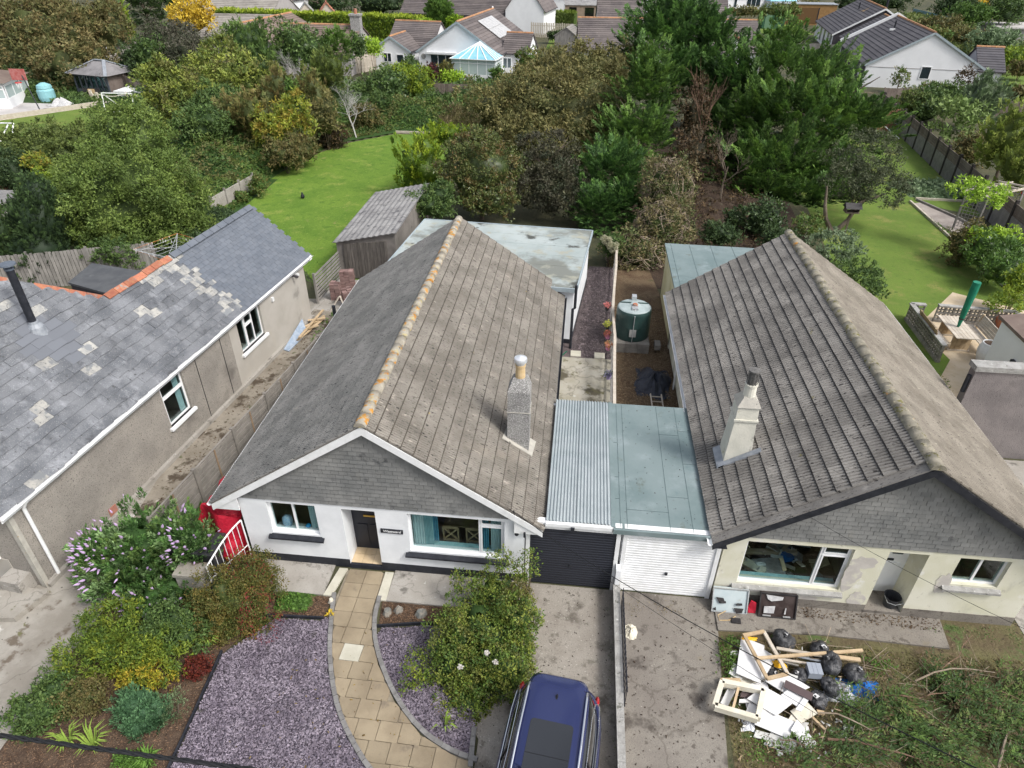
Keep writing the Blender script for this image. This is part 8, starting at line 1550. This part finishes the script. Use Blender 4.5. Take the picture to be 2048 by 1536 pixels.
T('photinia','domed green bush with reddish tips behind the left house ridge','tree',[[962,345,165,165,37],[950,300,110,80,38],[980,400,120,70,35.5]],'photinia',leaf=.125,clump=.17,lump=.13,glossy=True);T('small_bush','small olive bush beside the dark timber shed','bush',[[868,405,100,70,34]],'mid',leaf=.14,trunk=False)
T('purple_plum','dark purple-grey tree in shade behind the photinia','tree',[[1100,330,130,130,39],[1085,380,120,100,37.5],[1120,400,90,70,37]],'purple',leaf=.15,mode='airy',clump=.25,core=.6)
T('cypress','tallest dark cypress right of the hawthorn, in front of the brown roof','conifer',[[1340,95,230,190,62],[1325,40,130,100,64],[1425,110,130,170,61],[1390,50,110,100,63],[1370,150,180,120,59]],'conif',leaf=.21,mode='spray',cover=2.9)
T('cypress','narrow green cypress standing forward above the tangled ivy','conifer',[[1290,200,140,180,50],[1270,280,170,160,47],[1300,140,90,110,51],[1240,330,130,120,44]],'conif2',leaf=.15,mode='spray',cover=2.9)
T('cypress','low cypress skirt behind the rail fence and the flat roof corner','conifer',[[1225,350,170,150,40.5],[1195,420,120,120,36.5],[1250,410,110,110,37]],'conif',leaf=.13,mode='spray',cover=2.8)
T('cypress','broad bright-green cypress, the widest conifer of the garden','conifer',[[1590,160,280,170,55],[1560,95,110,100,57],[1620,240,300,200,51],[1560,335,250,190,47],[1700,260,160,160,50],[1660,360,150,120,46],[1600,395,200,100,44],[1500,260,160,200,52],[1510,385,120,80,45]],'conif2',leaf=.165,mode='spray',cover=2.9)
T('cypress','shaded cypress in the gap between the two big conifers','conifer',[[1470,200,170,230,56],[1420,190,120,140,58],[1475,320,130,120,50],[1440,260,100,120,54]],'conif',leaf=.2,mode='spray',cover=2.6)
T('dead_conifer_growth','rust-brown dead conifer growth between the two green cypresses','tree',[[1385,235,70,140,50],[1390,310,90,110,46],[1365,330,60,100,43]],'deadb',leaf=.2,mode='fine',cover=1.1,core=.45,clump=.3)
for i,(px,py,w,h,y)in enumerate(((1335,375,110,130,36.5),(1325,450,120,110,33.5),(1275,505,130,90,32.2))):
 lab=('upper tangle of dry ivy stems below the dead conifer growth','middle tangle of dry ivy stems above the cut stumps','lower tangle of ivy and twigs over the rail fence end')[i]
 e=CR(px,py,w,h,y);t=thing('ivy_tangle',lab,'climber',(e[0],e[1],0));rr=random.Random(i);mb=MB()
 for k in range(260):
  a=[Vector((rr.gauss(0,1),rr.gauss(0,.8),rr.gauss(0,1))).normalized()for _ in range(3)];mb.tube([Vector(e[:3])+Vector((v.x*e[3],v.y*e[4],v.z*e[5]-.15*j))*(.9 if j!=1 else 1.05)for j,v in enumerate((a[0],(a[0]+a[1]*.35).normalized(),(a[0]+a[1]*.7).normalized()))],.016,3,0,False)
 mb.build('stem',m_twig,t);V,F,C=crown_arrays(np.random.default_rng(i),[e],'ivyt',.13,1.5,True,'fine',.3,.62);link_mesh('foliage',np_mesh('foliage',V,F,m_leaf,C),t)
 MB().tube([(e[0],e[1]+.4,0),(e[0],e[1]+.2,e[2])],[.18,.12],6).build('trunk',m_bark,t)
for i,(px,py,r_,lab)in enumerate(((1301,513,.12,'left pale sawn limb end in the ivy tangle'),(1284,518,.10,'small sawn limb end at the far left of the ivy tangle'),(1336,445,.11,'highest pale sawn limb end in the ivy tangle'))):
 q=Vector(PY(px,py,31.6 if i<2 else 33));tag(MB().tube([q,q+Vector((.15,.8,-.25))],[r_,r_*1.1],12).build('sawn_limb',m_wood_new),lab,'log')
dead('bare reddish conifer stems rising through the dead growth',G(1395,330),(.0,.1,1),3.2,.09,12,mat('red_bark',(.14,.085,.06),(.20,.13,.09),4),3,.5,'bare_conifer_stem',5)
dead('bare brown branches in the shade under the broad cypress',G(1440,400),(.1,.2,1),2.0,.07,13,m_bark,4,.8,'bare_branches',4)
cover('dead_needle_brush',[(4.5,33),(11,34),(12,45),(9,52),(4,50),(3.2,38)],.35,.17,'deadb',.55,.3,'brown dead needles and twigs under the conifers',seed=14,base=False,sc=1.2)
T('hydrangea','hydrangea with pale cream flower heads behind the flat roof corner','shrub',[[1222,492,46,46,31.3]],'mid',leaf=.13,trunk=False)
e=CR(1220,486,46,40,30.9);t=thing('hydrangea_flower','cluster of round cream hydrangea heads on the shrub behind the flat roof','flower',(e[0],e[1],e[2]));rr=random.Random(3)
for k in range(16):
 a=rr.uniform(0,6.28);q=(e[0]+e[3]*.85*math.cos(a)*rr.uniform(.2,1),e[1]-.25-rr.uniform(0,.2),e[2]+e[5]*rr.uniform(-.8,.9));V,F,C=crown_arrays(np.random.default_rng(k),[(*q,.12,.12,.10)],[(.50,.48,.34),(.42,.42,.28)],.05,2.2,True,'blob',.5,.6);link_mesh('flower_head',np_mesh('flower_head',V,F,m_petal,C),t)
T('laurel_shrub','dark glossy laurel among the brown litter behind the cream house','shrub',[[1525,440,80,80,36.5],[1470,440,50,50,37]],'dark',leaf=.15,trunk=False,glossy=True);T('ivy_bush','dark ivy growth at the edge of the brown litter behind the cream annex','bush',[[1440,470,90,50,33.5],[1560,480,80,50,33.5]],'dark',leaf=.13,trunk=False);T('yellow_shrub','yellowing shrub between the laurel and the bird table','shrub',[[1610,455,60,50,36]],'aqui',leaf=.14,trunk=False,mode='airy')
e_ol=[[1735,320,120,110,40.5],[1755,375,120,80,38.2],[1700,365,100,90,39]]
T('apple_tree','gnarled small-leaved tree with leaning trunk on the right lawn','tree',e_ol,[(.070,.088,.042),(.095,.112,.055),(.125,.14,.075),(.05,.065,.035)],leaf=.11,mode='airy',clump=.22,core=.45,trunk=False,cover=1.35)
q0=Vector(G(1665,468));q1=Vector(PY(1650,412,37.2));q2=Vector(PY(1720,405,37.6));q3=Vector(PY(1770,388,38.2));t=thing('leaning_trunk','twisted bare double trunk of the small-leaved tree','tree trunk',tuple(q0));MB().tube([q0,q0.lerp(q1,.5)+Vector((-.2,0,.1)),q1,q1+Vector((-.1,.2,1.0))],[.15,.12,.09,.05],8).build('stem',m_bark,t);MB().tube([q0,q0.lerp(q2,.5)+Vector((.1,0,-.1)),q2,q3],[.14,.11,.09,.05],8).build('stem',m_bark,t)
T('silver_shrub','silvery-green shrub just behind the cream house ridge','shrub',[[1668,498,100,75,32.5]],'seaside',leaf=.13,trunk=False,mode='airy');T('mixed_border_shrub','dark green border shrub along the right roof edge','shrub',[[1720,548,90,60,28.5],[1745,580,50,40,26.8]],'mid',leaf=.12,trunk=False,mode='airy')
T('panel_hedge','glossy hedge with lime-bright top at the right of the lawn','hedge',[[1985,505,110,80,32.5],[2010,540,90,70,30.8]],'ghedge',leaf=.14,trunk=False,glossy=True);T('lime_hedge','lime-coloured flat top growth of the glossy hedge','hedge',[[1990,470,110,34,33.6]],'lime',leaf=.14,trunk=False,cover=1.8);T('brown_bush','brownish mixed shrubs left of the glossy hedge','shrub',[[1930,490,80,80,34]],'rust',leaf=.13,trunk=False);T('yellow_shrub','yellow-green shrub at the right edge below the hedge','shrub',[[2040,565,60,60,28.5]],'yellowg',leaf=.13,trunk=False)
T('lime_climber','lime-green wisteria climber piled on the pergola','climber',[[1940,378,70,42,36.0],[1975,395,70,44,35.2]],'wist',leaf=.17,trunk=False,mode='airy',cover=2.2,core=.5,clump=.3)
T('golden_willow','feathery yellow-green tree at the right edge behind the fence','tree',[[2020,280,120,140,46],[2050,330,100,100,43]],[(.20,.25,.05),(.15,.20,.045),(.25,.29,.07)],leaf=.18,mode='shoot',cover=2.3)
T('fig_shrub','pale lime large-leaved shrub behind the panel fence','shrub',[[1905,240,100,80,58]],[(.17,.25,.07),(.12,.19,.05),(.22,.30,.10)],leaf=.32,trunk=False,mode='airy',clump=.3,core=.55);T('blue_green_tree','blue-green bushy tree behind the lime shrub','tree',[[1965,200,100,100,63]],'seaside',leaf=.23,mode='shoot');T('mid_shrub','dark shrub row between the white gable and the panel fence','shrub',[[1850,215,100,60,66],[1890,190,120,40,70]],'mid',leaf=.24,trunk=False);T('brown_bush','brownish bush behind the panel fence near the golden tree','bush',[[1945,300,70,70,52]],'rust',leaf=.2,trunk=False)
T('green_bush','olive bush left of the lime shrub behind the panel fence','bush',[[1820,205,60,40,66]],'olive',leaf=.22,trunk=False)
T('airy_shrub','small airy olive tree standing against the white gable wall','tree',[[1800,158,32,44,78.5]],'aqui',leaf=.25,mode='airy',core=0,cover=1.3);T('red_shrub','red-brown airy shrub against the white gable wall','shrub',[[1928,160,40,44,77]],'deadb',leaf=.24,mode='airy',core=0,trunk=False,cover=1.3);T('white_flower_bush','pale flowering scrub at the foot of the white gable wall','shrub',[[1860,180,80,24,75]],'aqui',leaf=.24,trunk=False,mode='airy')
for i,(px,py,w,h,y,pal,lab)in enumerate(((1915,15,90,50,122,'dark','dark green tree in the upper right bank'),(1955,8,40,20,126,'gold','yellow flowering bush in the upper right bank'),(1940,30,90,40,116,'ghedge','bright green bush below the yellow bush, upper right'),(2010,20,80,60,120,'mid','mid-green tree at the upper right corner'),(1880,50,90,30,112,'rust','brown scrub behind the charcoal roofs'),(1985,80,110,40,102,'grey','grey-green shrubs in front of the pale shed roof'),(1930,72,90,30,106,'haw','brownish scrub below the windbreak'),(2020,118,70,40,92,'yellowg','olive-gold bush at the right edge above the terrace'),(2040,140,50,30,88,'rust','brown bush at the right edge above the terrace'),(1870,70,60,24,104,'aqui','green scrub just right of the orange ridge'),(2010,182,70,24,79,'aqui','low shrubs on the stone terrace'),(1760,5,120,30,130,'dark','dark trees at the top behind the charcoal roofs'),(2045,190,40,30,76,'rust','dark low shrub on the right end of the terrace'))):
 T('bank_shrub',lab,'shrub',[[px,py,w,h,y]],pal,leaf=.36,trunk=False)
cover('bank_scrub',[(46,100),(100,92),(120,170),(44,150),(47,118)],1.2,.6,'olive',.8,.4,'rough scrub on the bank beyond the charcoal roofs',seed=21,sc=.3)
def box_hedge(name,lab,a,b,h,w,pal_top,pal,leaf,seed=1):
 a,b=Vector((a[0],a[1],0)),Vector((b[0],b[1],0));L=(b-a).length;d=(b-a)/L;nn=Vector((d.y,-d.x,0));r=np.random.default_rng(seed);t=thing(name,lab,'hedge',tuple(a));n1=int(L*h*2.2/(leaf*leaf*.3));n2=int(L*w*2.2/(leaf*leaf*.3))
 P=[];C=[];D=[];N0=[]
 for n,top in((n1,0),(n2,1)):
  u=r.uniform(0,L,n);e=r.uniform(0,1,n);q=np.array(a)[None]+u[:,None]*np.array(d)
  if top:q=q+((e-.5)*w)[:,None]*np.array(nn);q[:,2]=h+r.normal(size=n)*.07+.08*np.sin(u*1.3)
  else:q=q+(w/2+r.normal(size=n)*.07)[:,None]*np.array(nn)if False else q+(np.full(n,w/2)+r.normal(size=n)*.08)[:,None]*np.array(nn);q[:,2]=e*h
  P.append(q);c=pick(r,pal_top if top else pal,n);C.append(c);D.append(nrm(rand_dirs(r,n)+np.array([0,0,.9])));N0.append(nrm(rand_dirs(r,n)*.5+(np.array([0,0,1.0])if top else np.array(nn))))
 P,C,D,N0=[np.concatenate(x)for x in(P,C,D,N0)];N0=nrm(N0-D*(N0*D).sum(1,keepdims=True)+1e-5);Ln=leaf*r.uniform(.7,1.3,len(P));V,F=leaf_geo(r,P,D,N0,Ln,Ln*.6,True);C=C*(1+r.normal(size=(len(C),1))*.12)
 link_mesh('foliage',np_mesh('foliage',V-np.array(a),F,m_leaf,np.repeat(np.clip(C,.004,.9),3,0)),t,WM[t.name])
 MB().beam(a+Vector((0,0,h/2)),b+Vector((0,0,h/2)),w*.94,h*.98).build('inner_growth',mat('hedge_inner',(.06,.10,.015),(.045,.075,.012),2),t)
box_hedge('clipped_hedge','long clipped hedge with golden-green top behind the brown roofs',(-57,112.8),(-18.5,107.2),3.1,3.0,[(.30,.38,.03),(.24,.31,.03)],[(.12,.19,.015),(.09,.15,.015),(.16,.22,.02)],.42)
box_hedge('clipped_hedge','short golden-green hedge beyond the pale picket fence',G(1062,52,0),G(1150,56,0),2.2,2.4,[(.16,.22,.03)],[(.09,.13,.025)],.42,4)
T('round_conifer','tall dome-shaped dark green conifer in front of the clipped hedge','conifer',[[876,28,50,50,104],[880,18,40,40,104]],'ghedge',leaf=.34,mode='cone',core=.8);T('round_conifer','small golden-green ball conifer beside the dome conifer','conifer',[[908,45,24,22,102]],'hedge',leaf=.34);T('lime_bush','small lime bushes at the foot of the dome conifer','bush',[[850,47,40,14,99]],'lime',leaf=.34,trunk=False)
T('distant_wood','dark green distant trees above the clipped hedge','tree',[[640,8,150,30,140],[760,8,110,40,136],[560,0,120,30,140]],'dark',leaf=.5);T('distant_tree','rounded dark tree between the distant roof and white gable','tree',[[490,12,50,40,126]],'mid',leaf=.42)
for i,(px,py,w,h,y,lab)in enumerate(((1115,72,40,14,109,'low dark shrubs at the left of the pale slat fence'),(1150,66,44,20,109,'dark stepped shrubs at the right of the pale slat fence'),(1490,24,90,18,128,'grey-green shrubs before the distant conservatory house'),(1560,22,90,24,124,'shrubs before the distant conservatory'),(1700,5,60,30,150,'dark trees left of the top charcoal ridge'),(1620,15,50,30,150,'brown trees at the top behind the timber shelter'))):T('garden_shrub',lab,'shrub',[[px,py,w,h,y]],('haw' if i in(2,5)else 'olive' if i==3 else 'dark'),leaf=.38,trunk=False)
cover('flower_strip',[(20.4,30.5),(21.4,31),(21.0,34.0),(20.5,37),(20.3,43),(20.25,36)],.28,.11,'herb',1.5,.5,'low green flower strip between the lawn and the pink path',seed=31,edge=.3);cover('vegetable_patch',[(21.0,44),(24.4,43.9),(23.8,47.5),(20.2,47)],.5,.24,'grey',1.4,.4,'broad grey-green leaves of the vegetable patch',seed=32,edge=.4,aspect=.8)
cover('border_scrub',[(13.2,24.6),(14.2,22.4),(13.6,20.6),(12.0,20),(11.9,25.2)],.45,.08,'aqui',.8,.5,'thin weedy shrubs between the cream house and the patio',seed=33,base=False,tri=True,sc=2)
T('buddleia','big arching buddleia with pale purple flower spikes beside the passage','shrub',[[290,1075,230,160,10.9],[250,1130,170,150,10.3],[380,1080,120,130,10.8],[330,1180,170,110,9.9],[200,1100,110,90,10.4]],'budd',leaf=.085,mode='shoot',cover=2.0,core=.5,aspect=.34,trunk=False,clump=.3,tone=.2)
bud=thing('buddleia_flowers','lilac flower spikes held all over the big buddleia','flower',CR(290,1075,230,160,10.9)[:3]);rr=random.Random(77);q=MB().lathe([(.012,0),(.032,.03),(.036,.07),(.022,.13),(.004,.19)],(0,0,0),7);fm=bpy.data.meshes.new('flower_spike');fm.from_pydata(q.v,[],q.f);fm.materials.append(mat('lilac',(.42,.28,.50),(.52,.40,.58),30,var=.2,bump=.01,bsc=90));spots_=[]
for k in range(170):
 e=rr.choice([CR(290,1070,230,160,10.8),CR(245,1120,175,150,10.3),CR(385,1080,110,120,10.7),CR(310,1190,150,100,9.8),CR(200,1095,110,90,10.4)]);d=Vector((rr.gauss(.0,.9),rr.gauss(-.9,.6),rr.gauss(.55,.7))).normalized();p=Vector(e[:3])+Vector((d.x*e[3],d.y*e[4],d.z*e[5]))*rr.uniform(.98,1.12);dd=(d+Vector((0,0,.35))).normalized();Mx=Matrix.Translation(p)@dd.to_track_quat('Z','Y').to_matrix().to_4x4()@Matrix.Scale(rr.uniform(.45,.95),4);link_mesh('flower_spike',fm,bud,Mx)
T('fuchsia','rust-and-green fuchsia bush with red flowers left of the weedy bed','shrub',[[470,1190,170,140,9.9],[430,1240,130,110,9.4],[510,1150,90,90,10.5],[500,1245,90,80,9.5]],'fuch',leaf=.05,cover=1.9,trunk=False,clump=.22,core=.6,mode='blob')
V,F,C=crown_arrays(np.random.default_rng(5),[CR(525,1240,90,130,9.3),CR(500,1150,90,90,10.35)],[(.22,.03,.04),(.28,.03,.04)],.03,.03,False,'fine',.2,0);o=link_mesh('fuchsia_flowers',np_mesh('fuchsia_flowers',V,F,m_petal,C));tag(o,'scattered small red fuchsia flowers near the slate chippings',None,None,'stuff')
T('false_spirea','low bright yellow-green ferny shrub under the buddleia','shrub',[[250,1290,190,110,-.45],[180,1320,130,90,-.4],[320,1310,130,90,-.4],[240,1240,130,80,-.5]],'mah',leaf=.085,cover=1.35,trunk=False,core=.4,clump=.26,aspect=.32,mode='airy');T('false_spirea','yellow turning ferny shrub nearest the small red plant','shrub',[[290,1350,120,60,-.3]],[(.36,.34,.03),(.42,.30,.03),(.18,.22,.03)],leaf=.08,cover=1.2,trunk=False,core=.4,aspect=.32,mode='airy')
T('low_shrub','dark green leafy shrub at the foot of the buddleia','shrub',[[350,1250,130,90,-.5]],'mid',leaf=.06,trunk=False);T('pale_shrub','pale grey-green shrub at the left end of the mulch bed','shrub',[[75,1420,100,90,-.35],[115,1380,90,70,-.35]],'mid',leaf=.06,trunk=False);T('bramble_tuft','brownish twiggy plant in the middle of the mulch bed','shrub',[[165,1390,110,80,-.3]],'rust',leaf=.05,trunk=False,mode='fine',core=.4)
T('red_heuchera','small dark red plant beside the black edging','plant',[[396,1335,48,42,-.2]],'heuch',leaf=.045,trunk=False,cover=2.4,mode='fine');T('euphorbia','rounded blue-green euphorbia in the mulch bed','plant',[[268,1410,80,70,-.28],[302,1425,70,60,-.25],[275,1450,70,44,-.2]],'euph',leaf=.07,trunk=False,cover=2.6,mode='shoot',aspect=.25,core=.7);T('lavender','thin grey lavender right of the blue-green euphorbia','plant',[[345,1415,54,60,-.2]],'grey',leaf=.05,trunk=False,cover=.8,mode='shoot',core=0,aspect=.2)
def blades(lab,cx,cy,n,L,pal,seed,w=.028,name='iris_clump',up=.9):
 r=random.Random(seed);x,y,_=G(cx,cy);t=thing(name,lab,'plant',(x,y,0));mb=MB()
 for k in range(n):
  a=r.uniform(0,6.28);l=L*r.uniform(.6,1.1);h=Vector((math.cos(a),math.sin(a),0));s_=Vector((-h.y,h.x,0))*w*.5;p0=Vector((x,y,.01))+h*r.uniform(0,.06);p1=p0+h*l*.28+Vector((0,0,l*up*.75));p2=p0+h*l*.62+Vector((0,0,l*up*.70));mb.add([p0-s_,p0+s_,p1+s_,p1-s_,p2],[(0,1,2,3),(3,2,4)])
 V=np.array([tuple(v)for v in mb.v]);b=mb.build('leaf_blades',mat('blade_'+str(seed),PAL[pal][0],PAL[pal][1],12,var=.2),t)
blades('spiky yellow-green clump at the bottom, left one of the pair',140,1490,34,.55,'iris',1);blades('taller spiky yellow-green clump at the bottom, right one of the pair',190,1500,40,.65,'iris',2);blades('green strappy plant at the foot of the fuchsia',420,1290,24,.5,'iris',3);blades('pale strap leaves leaning over the right chippings',890,1455,9,.5,'iris',4,.035);blades('tiny yellow plant beside the weedy bed corner',660,1232,20,.16,'gold',5,.03,'yellow_plant');blades('ferny rusty plant at the very bottom of the mulch bed',300,1525,50,.4,'herb',6,.03,'fern_clump')
T('bed_weeds','low bright green plants at the bottom of the mulch bed','plant',[[270,1520,90,34,-.12]],'herb',leaf=.05,trunk=False)
cover('weeds',[(-6.75,9.85),(-5.95,9.9),(-6.0,10.4),(-6.85,10.38)],.16,.06,'herb',1.5,.5,'bright green weeds in the small bed',seed=41,edge=.15,tri=False,sc=4);cover('weeds',[(-5.98,11.2),(-5.75,11.2),(-5.4,11.36),(-6.4,11.38)],.06,.03,'herb',1.2,.6,'green weeds along the white house plinth',seed=42,base=False,tri=False)
cover('weeds',[(-10.9,9.7),(-10.4,12.6),(-10.15,12.6),(-10.6,9.6)],.12,.05,'aqui',.8,.6,'weeds along the passage edge',seed=43,base=False,tri=False);cover('weeds',[(-10.5,22),(-9.3,22),(-9.0,25.4),(-10.5,25.3)],.16,.08,'herb',1.0,.6,'green weeds at the far end of the passage',seed=44,base=False,sc=3);cover('weeds',[(1.25,4),(1.46,4),(1.46,11),(1.35,11)],.06,.03,'aqui',.5,.6,'weeds along the driveway wall',seed=45,base=False,tri=False)
cover('dry_weeds',[(1.7,10.6),(3.2,10.75),(3.1,11.25),(1.7,11.2)],.05,.035,'reed',.6,.5,'dry moss and litter in front of the white garage door',seed=46,base=False,tri=False,sc=3)
T('rose_bush','large sprawling rose bush with a few white flowers between the chippings and the drive','shrub',[[960,1255,190,130,9.5],[1000,1190,130,90,10.3],[920,1330,130,120,8.8],[1000,1330,140,130,8.8],[930,1400,120,90,8.2],[1030,1250,90,110,9.6]],'rose',leaf=.058,cover=2.0,trunk=False,clump=.22,core=.62,mode='blob',tone=.18)
T('rose_shoots','tall arching rose shoots reaching in front of the window sill','shrub',[[1000,1120,60,50,10.9],[1055,1130,60,60,10.9],[930,1160,60,40,10.6]],'rose',leaf=.06,cover=.7,trunk=False,core=0,mode='airy');T('rusty_rose_growth','rust-tinted growth at the upper right of the rose bush','shrub',[[1035,1190,60,60,10.2]],'rust',leaf=.05,cover=.9,trunk=False,core=0);T('rose_sprigs','thin rose sprigs trailing over the slate chippings','shrub',[[835,1335,60,100,-.25]],'mah',leaf=.055,cover=.6,trunk=False,core=0,mode='airy')
for i,(px,py)in enumerate(((974,1306),(991,1324),(921,1334))):
 y=8.35-.1*i;q=PY(px,py,y);V,F,C=crown_arrays(np.random.default_rng(i),[(*q,.028,.028,.02)],[(.75,.72,.68)],.04,3,False,'blob',.5,0);tag(link_mesh('rose_flower',np_mesh('rose_flower',V,F,m_petal,C)),('white rose bloom, upper left of the pair on the bush','white rose bloom, lower right of the pair on the bush','small white rose bloom lower down the left side of the bush')[i],'flower')
bp_e=[[1740,1445,160,90,7.9],[1850,1480,170,90,7.5],[1950,1430,170,90,7.9],[2020,1490,140,110,7.3],[1690,1505,120,70,7.2],[1900,1385,150,60,8.6],[1790,1395,120,50,8.6],[2030,1390,110,60,8.4],[1570,1520,110,40,7.1],[1850,1525,160,60,6.9]]
E_l=[]
for e in bp_e:
 g=G(e[0],e[1],.15);k=DEP(g[1])/F_PX;E_l.append((g[0],g[1],.12,e[2]/2*k,e[3]/2*k*1.5,.26))
r_=np.random.default_rng(51);Vs,Fs,Cs,off=[],[],[],0
for(cx,cy,cz,rx,ry,rz)in E_l:
 ns=int(rx*ry*430);a0=r_.uniform(-.9,.5)
 for k in range(ns):
  a=a0+r_.normal()*.5;x,y=cx+rx*r_.uniform(-1,1),cy+ry*r_.uniform(-1,1);L=r_.uniform(.4,.8);ax=np.array([math.cos(a),math.sin(a),r_.uniform(-.1,.35)]);ax/=np.linalg.norm(ax);sd_=np.cross(ax,[0,0,1.0]);sd_/=np.linalg.norm(sd_);m=30;t_=r_.random(m);s_=r_.uniform(-1,1,m);z0=r_.uniform(.03,.36)
  P=np.array([x,y,z0])+ax*(t_*L)[:,None]+sd_*(s_*(1-t_)*L*.34)[:,None];P[:,2]=np.maximum(P[:,2],.02);D=nrm(ax+sd_*(np.sign(s_)*.7)[:,None]+rand_dirs(r_,m)*.3);N0=nrm(np.array([0,0,1.0])+rand_dirs(r_,m)*.5);N0=nrm(N0-D*(N0*D).sum(1,keepdims=True));Ln=r_.uniform(.05,.11,m);V,F=leaf_geo(r_,P,D,N0,Ln,Ln*.3,True);c=np.array([[.065,.120,.030],[.105,.175,.04],[.045,.085,.025],[.15,.20,.055],[.11,.08,.04]])[r_.choice(5,p=[.27,.20,.2,.10,.23])]*(1+r_.normal()*.15);Vs.append(V);Fs.append(F+off);off+=len(V);Cs.append(np.repeat(c[None]*(1+r_.normal(size=(m,1))*.15),3,0))
o=link_mesh('cut_branches',np_mesh('cut_branches',np.concatenate(Vs),np.concatenate(Fs),m_leaf,np.clip(np.concatenate(Cs),.004,.9)));tag(o,'heap of felled conifer greenery over the cream house garden',None,None,'stuff')
rr=random.Random(61)
bl=[((1390+0,0),0)]
for i,(p,q,r0,lab)in enumerate((((1655,1478),(1860,1525),.045,'long bare branch at the bottom of the felled greenery'),((1830,1362),(1990,1345),.035,'curved bare branch at the top of the felled greenery'),((1750,1392),(1900,1385),.03,'thin reddish branch across the middle of the felled greenery'),((1996,1536),(2030,1460),.05,'thick cut branch at the lower right corner'),((1870,1350),(1945,1270),.02,'thin twig above the felled greenery near the concrete strip'),((1640,1425),(1760,1470),.03,'branch poking out beside the forward white sheet'),((1950,1375),(2040,1400),.025,'thin branch at the right edge of the felled greenery'),((1720,1300),(1760,1400),.015,'thin twig right of the bin bags'),((1560,1480),(1660,1520),.02,'pale twig at the bottom left of the felled greenery'))):
 a,b=Vector(G(*p,.25)),Vector(G(*q,.28));mid=a.lerp(b,.5)+Vector((rr.uniform(-.15,.15),rr.uniform(-.15,.15),.08));r0*=.62;mb=MB().tube([a,a.lerp(mid,.5)+Vector((.03,.05,.02)),mid,mid.lerp(b,.5)+Vector((-.04,.03,0)),b],[r0,r0*.9,r0*.75,r0*.6,r0*.35],6)
 for k in range(5):s_=a.lerp(b,rr.uniform(.3,.9));mb.tube([s_,s_+Vector((rr.uniform(-.4,.4),rr.uniform(-.4,.4),rr.uniform(0,.15)))],[r0*.35,r0*.1],4)
 tag(mb.build('bare_branch',m_twig if i%2 else bpy.data.materials['red_bark']),lab,'branch')
tw=MB()
for k in range(260):x,y=rr.uniform(5,11),rr.uniform(6.4,10.3);a=rr.uniform(0,6.28);l=rr.uniform(.2,.9);tw.tube([(x,y,rr.uniform(.03,.3)),(x+l*math.cos(a),y+l*math.sin(a),rr.uniform(.03,.34))],.006,3,0,False)
tag(tw.build('twigs',m_twig),'thin twigs strewn over the cream house garden',None,None,'stuff')
cover('weeds',[(4.2,9.2),(4.7,10.4),(4.3,10.45),(3.72,10.1),(3.66,8.8),(4.0,8.6)],.25,.06,'ghedge',1.6,.5,'dark green weeds left of the rubbish heap',seed=47,edge=.3,base=False,tri=False,sc=4);cover('weeds',[(6.9,9.5),(7.9,9.6),(7.9,10.2),(7.0,10.1)],.22,.055,'herb',1.4,.5,'green weeds right of the bin bags',seed=48,edge=.4,base=False,tri=False,sc=4);cover('weeds',[(8.2,9.4),(9.6,9.5),(9.5,10.2),(8.3,10.1)],.2,.05,'mid',1.1,.5,'patchy weeds along the concrete strip',seed=49,edge=.4,base=False,tri=False,sc=4)
cover('weeds',[(4.0,7.3),(4.9,7.4),(4.6,8.0),(4.0,8.0)],.15,.05,'herb',1.0,.5,'green weeds below the drawer frame',seed=50,base=False,tri=False,sc=4,edge=.35);cover('garden_litter',[(3.8,5.2),(11.5,5.2),(11.5,10.4),(3.9,10.3)],.06,.05,'rust',.35,.2,'dry leaves and bits on the rough garden ground',seed=52,base=False,flat=True);cover('weeds',[(8.6,11.0),(11.4,10.6),(11.4,11.3),(9.6,11.35)],.12,.04,'mid',.8,.5,'weeds at the foot of the cream wall',seed=53,base=False,tri=False,sc=4)
flat_bits('bark_chips',[(3.8,5.2),(11.5,5.2),(11.5,10.4),(3.9,10.3)],.006,.06,.3,bpy.data.materials['dry_chip'],.10,54,.006,.3,.02)
cover('rough_grass',[(-13.2,27.6),(-12.5,27.2),(-11.4,26.8),(-11.3,28.4),(-20.8,39.4),(-21.3,39)],.12,.09,'herb',.5,.8,'longer grass along the left edge of the lawn',seed=55,base=False,aspect=.3)
